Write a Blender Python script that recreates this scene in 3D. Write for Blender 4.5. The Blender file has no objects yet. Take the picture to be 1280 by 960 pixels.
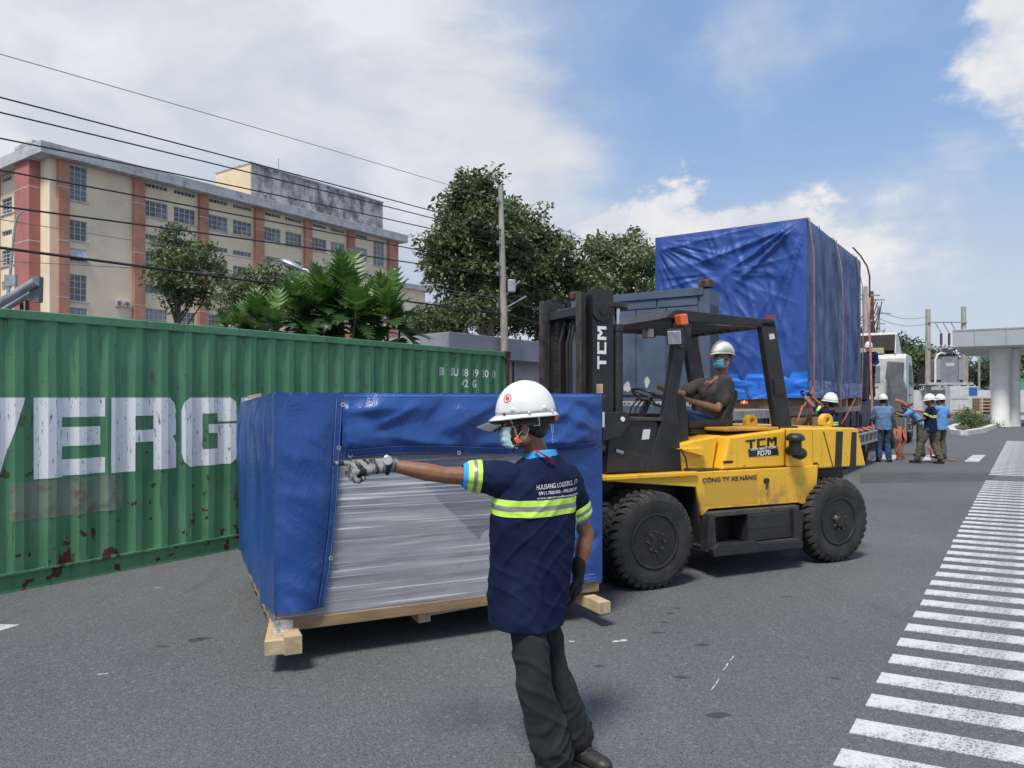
import bpy, bmesh, math, random
from math import sin, cos, pi, radians, atan2, sqrt, hypot
from mathutils import Vector, Matrix, noise
from mathutils.bvhtree import BVHTree

S = bpy.context.scene
C = bpy.data.collections.new('scene'); S.collection.children.link(C)
random.seed(7)

# ------------------------------------------------------------ camera
F, EYE, HY = 924.0, 1.68, 497.0
cd = bpy.data.cameras.new('camera'); cam = bpy.data.objects.new('camera', cd); C.objects.link(cam)
cam.location = (0, 0, EYE); cam.rotation_euler = (pi/2, 0, 0)
cd.sensor_width = 36; cd.lens = F/1280*36; cd.shift_y = 17/1280
cd.clip_start = 0.05; cd.clip_end = 3000
S.camera = cam

# ------------------------------------------------------------ light, sky, exposure
SUN_EL, SUN_AZ = 60, -155          # azimuth from +Y towards +X
SUN_W, SKY_W = 2.6, 0.090
S.view_settings.view_transform = 'Standard'; S.view_settings.look = 'None'
S.view_settings.exposure = 0.60; S.view_settings.gamma = 1
sl = bpy.data.lights.new('sun', 'SUN'); sun = bpy.data.objects.new('sun', sl); C.objects.link(sun)
sl.energy = SUN_W; sl.angle = radians(14); sl.color = (1, .95, .87)
sdir = Vector((sin(radians(SUN_AZ))*cos(radians(SUN_EL)), cos(radians(SUN_AZ))*cos(radians(SUN_EL)), sin(radians(SUN_EL))))
sun.rotation_euler = sdir.to_track_quat('Z', 'Y').to_euler(); sun.location = (0, 0, 30)

class NT:
    """small node-tree writer"""
    def __init__(s, t): s.t = t; s.n = t.nodes; s.l = t.links
    def new(s, ty, **k):
        n = s.n.new(ty)
        for a, b in k.items(): setattr(n, a, b)
        return n
    def put(s, sock, v):
        if v is None: return
        if isinstance(v, bpy.types.NodeSocket): s.l.new(v, sock)
        else:
            if sock.type == 'RGBA' and hasattr(v, '__len__') and len(v) == 3: v = (*v, 1)
            sock.default_value = v
    def m(s, op, a, b=None, c=None, clamp=False):
        n = s.new('ShaderNodeMath', operation=op, use_clamp=clamp)
        for i, v in enumerate((a, b, c)): s.put(n.inputs[i], v)
        return n.outputs[0]
    def v(s, op, a, b=None, sc=None):
        n = s.new('ShaderNodeVectorMath', operation=op)
        s.put(n.inputs[0], a)
        if b is not None: s.put(n.inputs[1], b)
        if sc is not None: s.put(n.inputs['Scale'], sc)
        return n.outputs['Value'] if op in ('LENGTH', 'DISTANCE', 'DOT_PRODUCT') else n.outputs[0]
    def rng(s, x, a, b, c=0.0, d=1.0, smooth=True):
        n = s.new('ShaderNodeMapRange', interpolation_type='SMOOTHSTEP' if smooth else 'LINEAR')
        for i, v in enumerate((x, a, b, c, d)): s.put(n.inputs[i], v)
        return n.outputs[0]
    def noise(s, vec, scale, detail=4, rough=.55, dist=0.0, col=False):
        n = s.new('ShaderNodeTexNoise'); s.put(n.inputs['Vector'], vec)
        s.put(n.inputs['Scale'], scale); s.put(n.inputs['Detail'], detail); s.put(n.inputs['Roughness'], rough); s.put(n.inputs['Distortion'], dist)
        return n.outputs['Color' if col else 'Fac']
    def vor(s, vec, scale, feature='F1', out='Distance', rnd=1.0):
        n = s.new('ShaderNodeTexVoronoi', feature=feature); s.put(n.inputs['Vector'], vec); s.put(n.inputs['Scale'], scale)
        s.put(n.inputs['Randomness'], rnd)
        return n.outputs[out]
    def mix(s, f, a, b, mode='MIX'):
        n = s.new('ShaderNodeMix', data_type='RGBA', blend_type=mode)
        s.put(n.inputs[0], f); s.put(n.inputs[6], a); s.put(n.inputs[7], b)
        return n.outputs[2]
    def map(s, vec, scale=(1, 1, 1), loc=(0, 0, 0), rot=(0, 0, 0)):
        n = s.new('ShaderNodeMapping'); s.put(n.inputs[0], vec); n.inputs[1].default_value = loc; n.inputs[2].default_value = rot; n.inputs[3].default_value = scale
        return n.outputs[0]
    def sep(s, vec):
        n = s.new('ShaderNodeSeparateXYZ'); s.put(n.inputs[0], vec); return n.outputs
    def bump(s, h, strength=.3, dist=.01, nrm=None):
        n = s.new('ShaderNodeBump'); s.put(n.inputs['Height'], h); s.put(n.inputs['Strength'], strength); s.put(n.inputs['Distance'], dist)
        if nrm is not None: s.put(n.inputs['Normal'], nrm)
        return n.outputs[0]

def pdir(px, py): return Vector(((px-640)/F, 1, (HY-py)/F)).normalized()

W = bpy.data.worlds.new('World'); S.world = W; W.use_nodes = True
w = NT(W.node_tree); w.n.clear()
out = w.new('ShaderNodeOutputWorld'); bg = w.new('ShaderNodeBackground'); bg.inputs[1].default_value = SKY_W
sky = w.new('ShaderNodeTexSky', sky_type='NISHITA'); sky.sun_disc = False
sky.sun_elevation = radians(SUN_EL); sky.sun_rotation = radians(SUN_AZ); sky.air_density = 1.3; sky.dust_density = 1.8; sky.ozone_density = 2.2; sky.altitude = 20
tc = w.new('ShaderNodeTexCoord'); D = w.v('NORMALIZE', tc.outputs['Generated'])
dz = w.sep(D)[2]
n1 = w.noise(w.map(D, (1, 1, 1.7)), 3.2, 7, .55, .3)
n2 = w.noise(w.map(D, (1, 1, 1.6), (3.1, 1.7, 5)), 11, 6, .6)
n3 = w.noise(w.map(D, (1, 1, 1.4), (1, 7, 2)), 1.6, 3, .5)
wob = w.m('MULTIPLY', w.m('SUBTRACT', n1, .5), .42)
wob = w.m('ADD', wob, w.m('MULTIPLY', w.m('SUBTRACT', n2, .5), .16))
wob2 = w.m('ADD', w.m('MULTIPLY', w.m('SUBTRACT', n2, .5), .17), w.m('MULTIPLY', w.m('SUBTRACT', n1, .5), .10))
def blob(px, py, r, soft, stretch=1.0, wv=None):
    """cloud bank round one direction of the sky"""
    c = pdir(px, py)
    d = w.v('SUBTRACT', D, tuple(c))
    d = w.v('LENGTH', w.v('MULTIPLY', d, (1/stretch, 1/stretch, 1)))
    d = w.m('SUBTRACT', d, wob if wv is None else wv)
    return w.rng(d, r+soft, r-soft)
def mx(*a):
    r = a[0]
    for b in a[1:]: r = w.m('MAXIMUM', r, b)
    return r
bank = mx(blob(200, 60, .40, .16, 1.2), blob(560, 110, .17, .11, 1.0), blob(480, 300, .20, .12, 1.2), blob(0, 330, .3, .12))
wisp = mx(w.m('MULTIPLY', blob(900, 85, .02, .10, 1.6), .55), w.m('MULTIPLY', blob(1050, 30, -.02, .10, 2.0), .45), w.m('MULTIPLY', blob(1215, 212, -.02, .05), .55), w.m('MULTIPLY', blob(740, 170, .0, .12), .4))
cumu = mx(blob(790, 345, .088, .014, 1.5, wob2), blob(880, 325, .088, .014, 1.6, wob2), blob(960, 310, .070, .020, 1.6, wob2), blob(1070, 310, .045, .06, 1.8, wob2), blob(1315, 45, .080, .022, .9, wob2), blob(690, 350, .05, .05, 2.0, wob2))
back = w.rng(w.sep(D)[1], .55, .1)                      # the rest of the sky, broken cloud
gen = w.m('MULTIPLY', back, w.rng(n1, .38, .60))
cov = mx(bank, wisp, w.m('MULTIPLY', cumu, .95), gen)
shade = w.rng(w.m('ADD', w.m('MULTIPLY', n3, .5), w.m('MULTIPLY', n1, .5)), .43, .57)
glow = w.rng(w.v('DISTANCE', D, tuple(pdir(120, 60))), .75, .05)
ccol = w.mix(shade, (3.4, 4.0, 5.0), (5.3, 5.5, 5.9))
ccol = w.mix(w.m('MULTIPLY', glow, w.rng(n1, .35, .65, .25, .8)), ccol, (6.5, 6.6, 6.7))
lit = w.rng(n2, .35, .68)
cumc = w.mix(lit, (4.8, 5.1, 5.7), (6.5, 6.4, 6.35))
ccol = w.mix(cumu, ccol, cumc)
blue = w.mix(.6, sky.outputs[0], (2.05, 3.4, 6.0))
hz = w.rng(dz, .36, .04)
blue = w.mix(w.m('MULTIPLY', hz, .88), blue, (4.5, 5.0, 5.7))
col = w.mix(cov, blue, ccol)
w.put(bg.inputs[0], col); w.l.new(bg.outputs[0], out.inputs[0])

# ------------------------------------------------------------ mesh helpers
def V3(p): return Vector(p)
class MB:
    def __init__(s): s.v = []; s.f = []; s.mi = []; s.cur = 0
    def add(s, vs, fs):
        o = len(s.v); s.v += [tuple(p) for p in vs]
        for f in fs: s.f.append(tuple(i+o for i in f)); s.mi.append(s.cur)
        return s
    def box(s, x0, x1, y0, y1, z0, z1):
        x0, x1 = min(x0, x1), max(x0, x1); y0, y1 = min(y0, y1), max(y0, y1); z0, z1 = min(z0, z1), max(z0, z1)
        return s.add([(x0,y0,z0),(x1,y0,z0),(x1,y1,z0),(x0,y1,z0),(x0,y0,z1),(x1,y0,z1),(x1,y1,z1),(x0,y1,z1)],
                     [(0,3,2,1),(4,5,6,7),(0,1,5,4),(1,2,6,5),(2,3,7,6),(3,0,4,7)])
    def prism(s, poly, vec):
        """planar polygon of 3D points pushed along vec"""
        poly = [V3(p) for p in poly]; vec = V3(vec); n = len(poly)
        nr = Vector((0,0,0))
        for i in range(n): nr += poly[i].cross(poly[(i+1) % n])
        if nr.dot(vec) > 0: poly.reverse()
        vs = poly + [p+vec for p in poly]
        fs = [tuple(range(n)), tuple(reversed(range(n, 2*n)))] + [(i, i+n, (i+1) % n+n, (i+1) % n) for i in range(n)]
        fs[2:] = [tuple(reversed(f)) for f in [((i+1) % n, (i+1) % n+n, i+n, i) for i in range(n)]]
        return s.add(vs, [tuple(reversed(f)) if False else f for f in fs])
    def py(s, poly, y0, y1): return s.prism([(x, y0, z) for x, z in poly], (0, y1-y0, 0))
    def px(s, poly, x0, x1): return s.prism([(x0, y, z) for y, z in poly], (x1-x0, 0, 0))
    def pz(s, poly, z0, z1): return s.prism([(x, y, z0) for x, y in poly], (0, 0, z1-z0))
    def tube(s, path, r, n=8, cap=True, flat=1.0):
        path = [V3(p) for p in path]; k = len(path); rs = r if hasattr(r, '__len__') else [r]*k
        o = len(s.v); vs = []; up = None
        for i, p in enumerate(path):
            t = (path[min(i+1, k-1)]-path[max(i-1, 0)])
            t = t.normalized() if t.length > 1e-9 else Vector((0, 0, 1))
            if up is None:
                up = Vector((0, 0, 1)) if abs(t.z) < .9 else Vector((1, 0, 0))
            a = t.cross(up)
            a = a.normalized() if a.length > 1e-6 else t.orthogonal().normalized()
            b = t.cross(a).normalized(); up = -b if False else up
            for j in range(n):
                th = 2*pi*j/n; vs.append(p+a*cos(th)*rs[i]+b*sin(th)*rs[i]*flat)
        fs = [(i*n+j, i*n+(j+1) % n, (i+1)*n+(j+1) % n, (i+1)*n+j) for i in range(k-1) for j in range(n)]
        if cap: fs += [tuple(reversed(range(n))), tuple(range((k-1)*n, k*n))]
        return s.add(vs, fs)
    def beam(s, p0, p1, wd, ht, up=(0, 0, 1)):
        p0, p1 = V3(p0), V3(p1); t = (p1-p0).normalized(); up = V3(up)
        a = t.cross(up)
        if a.length < 1e-4: a = t.orthogonal()
        a = a.normalized(); b = a.cross(t).normalized()
        vs = [p+a*sx*wd/2+b*sz*ht/2 for p in (p0, p1) for sx, sz in ((-1,-1),(1,-1),(1,1),(-1,1))]
        return s.add(vs, [(3,2,1,0),(4,5,6,7),(0,1,5,4),(1,2,6,5),(2,3,7,6),(3,0,4,7)])
    def lathe(s, prof, c=(0,0,0), ax='y', n=24, close=False):
        """prof: (radius, height) along axis"""
        vs = []
        for r, h in prof:
            for j in range(n):
                th = 2*pi*j/n; a, b = r*cos(th), r*sin(th)
                p = {'z': (a, b, h), 'y': (a, h, b), 'x': (h, a, b)}[ax]
                vs.append((p[0]+c[0], p[1]+c[1], p[2]+c[2]))
        k = len(prof)
        fs = [(i*n+j, i*n+(j+1) % n, (i+1)*n+(j+1) % n, (i+1)*n+j) for i in range(k-1) for j in range(n)]
        if close: fs += [((k-1)*n+j, (k-1)*n+(j+1) % n, (j+1) % n, j) for j in range(n)]
        else: fs += [tuple(reversed(range(n))), tuple(range((k-1)*n, k*n))]
        if ax == 'y': fs = [tuple(reversed(f)) for f in fs]
        return s.add(vs, fs)
    def ell(s, c, r, rot=None, n=14, m=9):
        c = V3(c); vs = []; rot = rot or Matrix.Identity(3)
        if not hasattr(r, '__len__'): r = (r, r, r)
        for i in range(m+1):
            ph = pi*i/m
            for j in range(n):
                th = 2*pi*j/n
                vs.append(c+rot @ Vector((r[0]*sin(ph)*cos(th), r[1]*sin(ph)*sin(th), r[2]*cos(ph))))
        fs = [(i*n+j, (i+1)*n+j, (i+1)*n+(j+1) % n, i*n+(j+1) % n) for i in range(m) for j in range(n)]
        return s.add(vs, fs)
    def cap(s, p0, p1, r0, r1=None, flat=1.0, flatdir=None, n=12):
        """round-ended tapered limb"""
        r1 = r0 if r1 is None else r1; p0, p1 = V3(p0), V3(p1); t = p1-p0; L = t.length
        t = t.normalized() if L > 1e-6 else Vector((0, 0, 1))
        fd = V3(flatdir) if flatdir is not None else t.orthogonal()
        b = (fd-t*fd.dot(t)).normalized(); a = t.cross(b)
        rows = [(-r0*cos(q), r0*sin(q)) for q in (.05, .5, 1.05)]+[(0, r0), (L*.5, (r0+r1)/2), (L, r1)]+[(L+r1*cos(q), r1*sin(q)) for q in (1.05, .5, .05)]
        vs = [p0+t*h+a*cos(2*pi*j/n)*r+b*sin(2*pi*j/n)*r*flat for h, r in rows for j in range(n)]
        k = len(rows); fs = [(i*n+j, i*n+(j+1) % n, (i+1)*n+(j+1) % n, (i+1)*n+j) for i in range(k-1) for j in range(n)]
        fs += [tuple(reversed(range(n))), tuple(range((k-1)*n, k*n))]
        return s.add(vs, fs)
    def patch(s, fn, nu, nv, flip=False):
        vs = [fn(i/nu, j/nv) for j in range(nv+1) for i in range(nu+1)]
        q = [(j*(nu+1)+i, j*(nu+1)+i+1, (j+1)*(nu+1)+i+1, (j+1)*(nu+1)+i) for j in range(nv) for i in range(nu)]
        if flip: q = [tuple(reversed(f)) for f in q]
        return s.add(vs, q)
    def mesh(s, name, mats, ang=35):
        me = bpy.data.meshes.new(name); me.from_pydata(s.v, [], s.f)
        if not isinstance(mats, (list, tuple)): mats = [mats]
        for m in mats: me.materials.append(m)
        if max(s.mi or [0]): me.polygons.foreach_set('material_index', s.mi)
        me.validate()
        fixn(me)
        if ang: smooth(me, ang)
        return me
    def build(s, name, mats, parent=None, ang=35, bevel=0, **tags):
        return link(name, s.mesh(name, mats, ang), parent, bevel, **tags)
def fixn(me):
    bm = bmesh.new(); bm.from_mesh(me); bmesh.ops.recalc_face_normals(bm, faces=bm.faces); bm.to_mesh(me); bm.free()
def smooth(me, ang):
    me.polygons.foreach_set('use_smooth', [True]*len(me.polygons))
    if ang < 180: me.set_sharp_from_angle(angle=radians(ang))
def link(name, me, parent=None, bevel=0, **tags):
    o = bpy.data.objects.new(name, me); C.objects.link(o); o.parent = parent
    if bevel:
        b = o.modifiers.new('bevel', 'BEVEL'); b.width = bevel; b.segments = 2; b.limit_method = 'ANGLE'; b.angle_limit = radians(40); b.harden_normals = False
    for k, v in tags.items(): o[k] = v
    return o
def thing(name, label, cat, loc=(0,0,0), adir=None, group=None, rz=0):
    o = bpy.data.objects.new(name, None); C.objects.link(o); o.location = loc
    o.rotation_euler.z = atan2(adir[1], adir[0]) if adir else rz
    o.empty_display_size = .2; o['label'] = label; o['category'] = cat
    if group: o['group'] = group
    return o
def dup(root, loc=None, rz=None, label=None, sc=None):
    """copy a thing with its parts and their sub-parts"""
    r = root.copy(); C.objects.link(r)
    if loc: r.location = loc
    if rz is not None: r.rotation_euler.z = rz
    if sc: r.scale = (sc,)*3 if not hasattr(sc, '__len__') else sc
    if label: r['label'] = label
    for ch in list(root.children):
        c = ch.copy(); C.objects.link(c); c.parent = r
        for g in ch.children:
            d = g.copy(); C.objects.link(d); d.parent = c
    return r
def remesh(mb, name, mat, voxel, it=6, disp=None, ang=180):
    """fuse overlapping solids into one continuous surface"""
    me = mb.mesh(name, mat, 0); o = bpy.data.objects.new(name, me); C.objects.link(o)
    r = o.modifiers.new('r', 'REMESH'); r.mode = 'VOXEL'; r.voxel_size = voxel; r.use_smooth_shade = True
    q = o.modifiers.new('s', 'SMOOTH'); q.factor = .5; q.iterations = it
    dg = bpy.context.evaluated_depsgraph_get(); ev = o.evaluated_get(dg)
    m2 = bpy.data.meshes.new_from_object(ev); m2.name = name
    bpy.data.objects.remove(o); bpy.data.meshes.remove(me)
    m2.materials.clear(); m2.materials.append(mat)
    if disp:
        ns = [v.normal.copy() for v in m2.vertices]
        for v, n in zip(m2.vertices, ns): v.co += n*disp(v.co, n)
    smooth(m2, ang)
    return m2
def band(me, name, mat, planes, off=.003, parent=None, **tags):
    """the piece of a surface between cutting planes, lifted off it as sewn-on tape"""
    bm = bmesh.new(); bm.from_mesh(me)
    for co, no in planes:
        bmesh.ops.bisect_plane(bm, geom=bm.verts[:]+bm.edges[:]+bm.faces[:], plane_co=co, plane_no=no, clear_outer=True)
    bm.normal_update()
    for v in bm.verts: v.co += v.normal*off
    m = bpy.data.meshes.new(name); bm.to_mesh(m); bm.free(); m.materials.clear(); m.materials.append(mat)
    o = link(name, m, parent, **tags)
    return o
def text_mesh(body, size, mat, name='lettering', extrude=0, bold=0.0, sx=1.0, align='LEFT'):
    c = bpy.data.curves.new(name, 'FONT'); c.body = body; c.size = size; c.offset = bold; c.extrude = extrude; c.align_x = align; c.resolution_u = 3
    o = bpy.data.objects.new(name, c); C.objects.link(o)
    dg = bpy.context.evaluated_depsgraph_get(); me = bpy.data.meshes.new_from_object(o.evaluated_get(dg))
    bpy.data.objects.remove(o); bpy.data.curves.remove(c); me.name = name
    me.materials.clear(); me.materials.append(mat)
    for v in me.vertices: v.co.x *= sx
    return me
def place_text(me, org, ux, uy):
    """text plane mapped to origin + x*ux + y*uy"""
    org, ux, uy = V3(org), V3(ux), V3(uy)
    for v in me.vertices: v.co = org+ux*v.co.x+uy*v.co.y+ux.cross(uy)*v.co.z
    return me
def P(px, py, d): return Vector(((px-640)/F*d, d, EYE+(HY-py)/F*d))
def G(px, py, z=0): return P(px, py, (EYE-z)*F/(py-HY))
def nz(p, s=1.0, o=0.0): return noise.noise((p[0]*s+o, p[1]*s+o*1.7, p[2]*s-o))

# ------------------------------------------------------------ materials
def mat(name, c1, rough=.6, c2=None, scale=4.0, metal=0.0, bump=0.0, bscale=60.0, detail=5, stretch=(1,1,1), spec=.5, lo=.35, hi=.65, dirt=None, dscale=2.0, damt=.5, coat=0.0, sheen=0.0, rvar=0.0):
    m = bpy.data.materials.new(name); m.use_nodes = True; t = NT(m.node_tree); b = t.n['Principled BSDF']
    oc = t.new('ShaderNodeTexCoord').outputs['Object']; mp = t.map(oc, stretch)
    col = c1
    nf = t.noise(mp, scale, detail)
    if c2: col = t.mix(t.rng(nf, lo, hi), c1, c2)
    if dirt:
        dn = t.noise(t.map(oc, (1, 1, 1), (5, 3, 1)), dscale, 7, .65)
        col = t.mix(t.m('MULTIPLY', t.rng(dn, .5, .72), damt), col, dirt)
    t.put(b.inputs['Base Color'], col); b.inputs['Metallic'].default_value = metal
    if rvar: t.put(b.inputs['Roughness'], t.rng(nf, .3, .7, rough-rvar, rough+rvar))
    else: b.inputs['Roughness'].default_value = rough
    b.inputs['Specular IOR Level'].default_value = spec
    if coat: b.inputs['Coat Weight'].default_value = coat
    if sheen: b.inputs['Sheen Weight'].default_value = sheen
    if bump:
        t.put(b.inputs['Normal'], t.bump(t.noise(mp, bscale, 4), bump, .01))
    return m
def parts_of(m): t = NT(m.node_tree); return t, t.n['Principled BSDF']

def m_asphalt():
    m = bpy.data.materials.new('asphalt'); m.use_nodes = True; t, b = parts_of(m)
    p = t.new('ShaderNodeTexCoord').outputs['Object']
    sp = t.vor(p, 165, out='Color'); spk = t.sep(sp)[0]
    sp2 = t.sep(t.vor(p, 55, out='Color'))[1]
    big = t.noise(p, .35, 5, .6); mid = t.noise(p, 2.2, 6, .65)
    base = t.mix(t.rng(big, .3, .7), (.094, .098, .103), (.122, .126, .130))
    base = t.mix(t.m('MULTIPLY', t.rng(mid, .45, .75), .25), base, (.080, .082, .086))
    base = t.mix(t.rng(spk, .80, .97, 0, .8), base, (.19, .19, .19))
    base = t.mix(t.rng(sp2, .90, .99, 0, .25), base, (.28, .27, .255))
    base = t.mix(t.rng(spk, .25, .05, 0, .7), base, (.030, .031, .034))
    # tyre-worn lanes and drips
    dr = t.noise(t.map(p, (3, .5, 1), rot=(0, 0, radians(35))), 1.3, 5, .7)
    base = t.mix(t.rng(dr, .56, .74, 0, .45), base, (.068, .069, .072))
    t.put(b.inputs['Base Color'], base)
    b.inputs['Roughness'].default_value = .88; b.inputs['Specular IOR Level'].default_value = .35
    h = t.m('ADD', t.m('MULTIPLY', t.vor(p, 130), .7), t.m('MULTIPLY', t.noise(p, 240, 3), .5))
    t.put(b.inputs['Normal'], t.bump(h, .38, .005))
    return m
def m_paint_line():
    m = bpy.data.materials.new('road_paint'); m.use_nodes = True; t, b = parts_of(m)
    p = t.new('ShaderNodeTexCoord').outputs['Object']
    g = t.sep(t.vor(p, 110, out='Color'))[0]; wv = t.noise(p, 2.5, 6, .7)
    c = t.mix(t.rng(wv, .35, .7), (.60, .60, .61), (.44, .45, .46))
    wear = t.m('MULTIPLY', t.rng(g, .55, .85), t.rng(wv, .38, .62, .2, 1))
    c = t.mix(wear, c, (.16, .16, .16)); c = t.mix(t.rng(t.noise(p, 9, 5, .7), .62, .72), c, (.33, .33, .33))
    t.put(b.inputs['Base Color'], c); b.inputs['Roughness'].default_value = .75
    t.put(b.inputs['Normal'], t.bump(t.vor(p, 130), .4, .005)); return m
def m_container():
    m = bpy.data.materials.new('green_container_paint'); m.use_nodes = True; t, b = parts_of(m)
    p = t.new('ShaderNodeTexCoord').outputs['Object']; z = t.sep(p)[2]
    st = t.noise(t.map(p, (5, 1, .35)), 3.0, 6, .7); n = t.noise(p, 1.2, 5)
    c = t.mix(t.rng(n, .3, .7), (.075, .225, .110), (.115, .300, .155))
    c = t.mix(t.rng(st, .45, .75, 0, .6), c, (.035, .135, .068))
    c = t.mix(t.rng(t.noise(p, 30, 4, .7), .66, .74, 0, .6), c, (.22, .33, .24))
    low = t.rng(z, 1.15, .15)
    rb = t.noise(t.map(p, (1, 1, .8)), 3.6, 5, .6)
    rust = t.m('MULTIPLY', t.rng(rb, .61, .64), low)
    stk = t.noise(t.map(p, (20, 1, .7)), 1.6, 5, .75)
    rust = t.m('MAXIMUM', rust, t.rng(stk, .60, .66, 0, .8))
    spot = t.noise(p, 8.5, 3, .5)
    rust = t.m('MAXIMUM', rust, t.m('MULTIPLY', t.rng(spot, .63, .66), t.rng(z, 2.1, .4, .3, 1)))
    rc = t.mix(t.noise(p, 40, 4), (.035, .016, .012), (.13, .05, .028))
    c = t.mix(rust, c, rc)
    t.put(b.inputs['Base Color'], c); t.put(b.inputs['Roughness'], t.rng(rust, 0, 1, .5, .9))
    t.put(b.inputs['Normal'], t.bump(t.m('ADD', t.noise(p, 90, 3), t.m('MULTIPLY', rust, .5)), .25, .006)); return m
def m_container_letters():
    m = bpy.data.materials.new('worn_white_lettering'); m.use_nodes = True; t, b = parts_of(m)
    p = t.new('ShaderNodeTexCoord').outputs['Object']
    c = t.mix(t.rng(t.noise(p, 2, 5), .3, .7), (.84, .85, .87), (.88, .88, .88))
    flake = t.noise(t.map(p, (14, 1, 2.2)), 2.6, 7, .75)
    f = t.rng(flake, .585, .61)
    c = t.mix(f, c, t.mix(t.noise(p, 12, 3), (.03, .13, .06), (.12, .055, .03)))
    c = t.mix(t.rng(t.noise(t.map(p, (9, 1, .5), (2, 0, 3)), 2, 4, .6), .6, .75, 0, .4), c, (.45, .33, .24))
    t.put(b.inputs['Base Color'], c); b.inputs['Roughness'].default_value = .6; return m
def m_tarp(name, c1, c2, rough=.32, bs=.35):
    m = bpy.data.materials.new(name); m.use_nodes = True; t, b = parts_of(m)
    p = t.new('ShaderNodeTexCoord').outputs['Object']
    n = t.noise(p, 1.1, 5); c = t.mix(t.rng(n, .3, .7), c1, c2)
    c = t.mix(t.rng(t.noise(p, 5, 6, .7), .55, .8, 0, .18), c, (.10, .13, .20))
    t.put(b.inputs['Base Color'], c); b.inputs['Specular IOR Level'].default_value = .5
    t.put(b.inputs['Roughness'], t.rng(t.noise(p, 3, 5, .6), .3, .7, rough-.06, rough+.12))
    cr = t.noise(t.map(p, (1, 1, .6)), 4.5, 6, .62, 1.2)
    cr = t.m('ABSOLUTE', t.m('SUBTRACT', cr, .5))
    t.put(b.inputs['Normal'], t.bump(cr, bs, .05)); return m
def m_film():
    m = bpy.data.materials.new('stretch_film'); m.use_nodes = True; t, b = parts_of(m)
    p = t.new('ShaderNodeTexCoord').outputs['Object']
    s = t.noise(t.map(p, (.45, .5, 9), rot=(0, radians(-1.5), 0)), 1.6, 4, .55, .6)
    s2 = t.noise(t.map(p, (.30, .35, 42), rot=(0, radians(1.2), 0)), 1.3, 3, .5, .2)
    s3 = t.noise(p, 1.1, 3)
    d = t.m('MAXIMUM', t.rng(s, .50, .72, 0, .75), t.rng(s2, .56, .66, 0, 1)); d = t.m('MULTIPLY', d, t.rng(s3, .3, .6, .45, 1))  # streaks of bunched film, with its sheen also put into the opacity
    t.put(b.inputs['Base Color'], (.66,.67,.72)); b.inputs['Roughness'].default_value = .22
    t.put(b.inputs['Alpha'], t.rng(d, 0, 1, .24, .85, smooth=False))
    t.put(b.inputs['Normal'], t.bump(t.m('ADD', t.m('MULTIPLY', s, .6), t.m('MULTIPLY', s2, .35)), .55, .02)); return m
def m_leaf(name, c1, c2, c3=None, rough=.5):
    m = bpy.data.materials.new(name); m.use_nodes = True; t, b = parts_of(m)
    g = t.new('ShaderNodeNewGeometry'); oi = t.new('ShaderNodeObjectInfo')
    r = t.m('FRACT', t.m('ADD', g.outputs['Random Per Island'], t.m('MULTIPLY', oi.outputs['Random'], .37)))
    c = t.mix(r, c1, c2)
    if c3: c = t.mix(t.rng(r, .86, .97), c, c3)
    p = t.new('ShaderNodeTexCoord').outputs['Object']
    c = t.mix(t.rng(t.noise(p, 1.5, 3), .4, .7, 0, .35), c, c2)
    t.put(b.inputs['Base Color'], c); b.inputs['Roughness'].default_value = rough; b.inputs['Specular IOR Level'].default_value = .35
    tr = t.new('ShaderNodeBsdfTranslucent'); t.put(tr.inputs[0], t.mix(.5, c, c2))
    ms = t.new('ShaderNodeMixShader'); ms.inputs[0].default_value = .22
    t.l.new(b.outputs[0], ms.inputs[1]); t.l.new(tr.outputs[0], ms.inputs[2]); t.l.new(ms.outputs[0], t.n['Material Output'].inputs[0])
    return m
def m_mildew():
    m = bpy.data.materials.new('mildewed_render'); m.use_nodes = True; t, b = parts_of(m)
    p = t.new('ShaderNodeTexCoord').outputs['Object']
    a = t.noise(t.map(p, (1, 1, .55)), .9, 8, .72); c = t.mix(t.rng(a, .38, .60), (.55, .55, .56), (.13, .13, .14))
    c = t.mix(t.rng(t.noise(p, .25, 4), .45, .7, 0, .6), c, (.34, .34, .36))
    t.put(b.inputs['Base Color'], c); b.inputs['Roughness'].default_value = .95; return m
def m_wood(name, c1, c2):
    return mat(name, c1, .75, c2, 2.2, stretch=(1, 8, 8), bump=.3, bscale=20, dirt=(.12, .08, .045), dscale=6, damt=.35)
def m_glass(name, col, rough=.08):
    m = mat(name, col, rough, spec=.8); return m

def m_yellow(name, c1, c2, r):
    m = bpy.data.materials.new(name); m.use_nodes = True; t, b = parts_of(m); p = t.new('ShaderNodeTexCoord').outputs['Object']
    c = t.mix(t.rng(t.noise(p, 1.3, 5), .3, .7), c1, c2)
    c = t.mix(t.rng(t.noise(t.map(p, (7, 7, .8)), 1.4, 6, .7), .52, .78, 0, .45), c, (.26, .15, .045))
    g = t.noise(p, 22, 5, .7); c = t.mix(t.rng(g, .655, .68), c, (.07, .05, .035))
    sc = t.noise(t.map(p, (2.0, 2, 38), rot=(0, .25, 0)), 2.0, 4, .6); c = t.mix(t.rng(sc, .66, .69, 0, .7), c, (.50, .36, .16))
    lo_ = t.rng(t.sep(p)[2], .95, .55); c = t.mix(t.m('MULTIPLY', lo_, t.rng(t.noise(p, 6, 6, .7), .40, .62, 0, .75)), c, (.15, .115, .075))
    t.put(b.inputs['Base Color'], c); t.put(b.inputs['Roughness'], t.rng(t.noise(p, 3, 5), .3, .7, r-.06, r+.16)); b.inputs['Coat Weight'].default_value = .2
    t.put(b.inputs['Normal'], t.bump(t.noise(p, 9, 4), .06, .02)); return m
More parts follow.
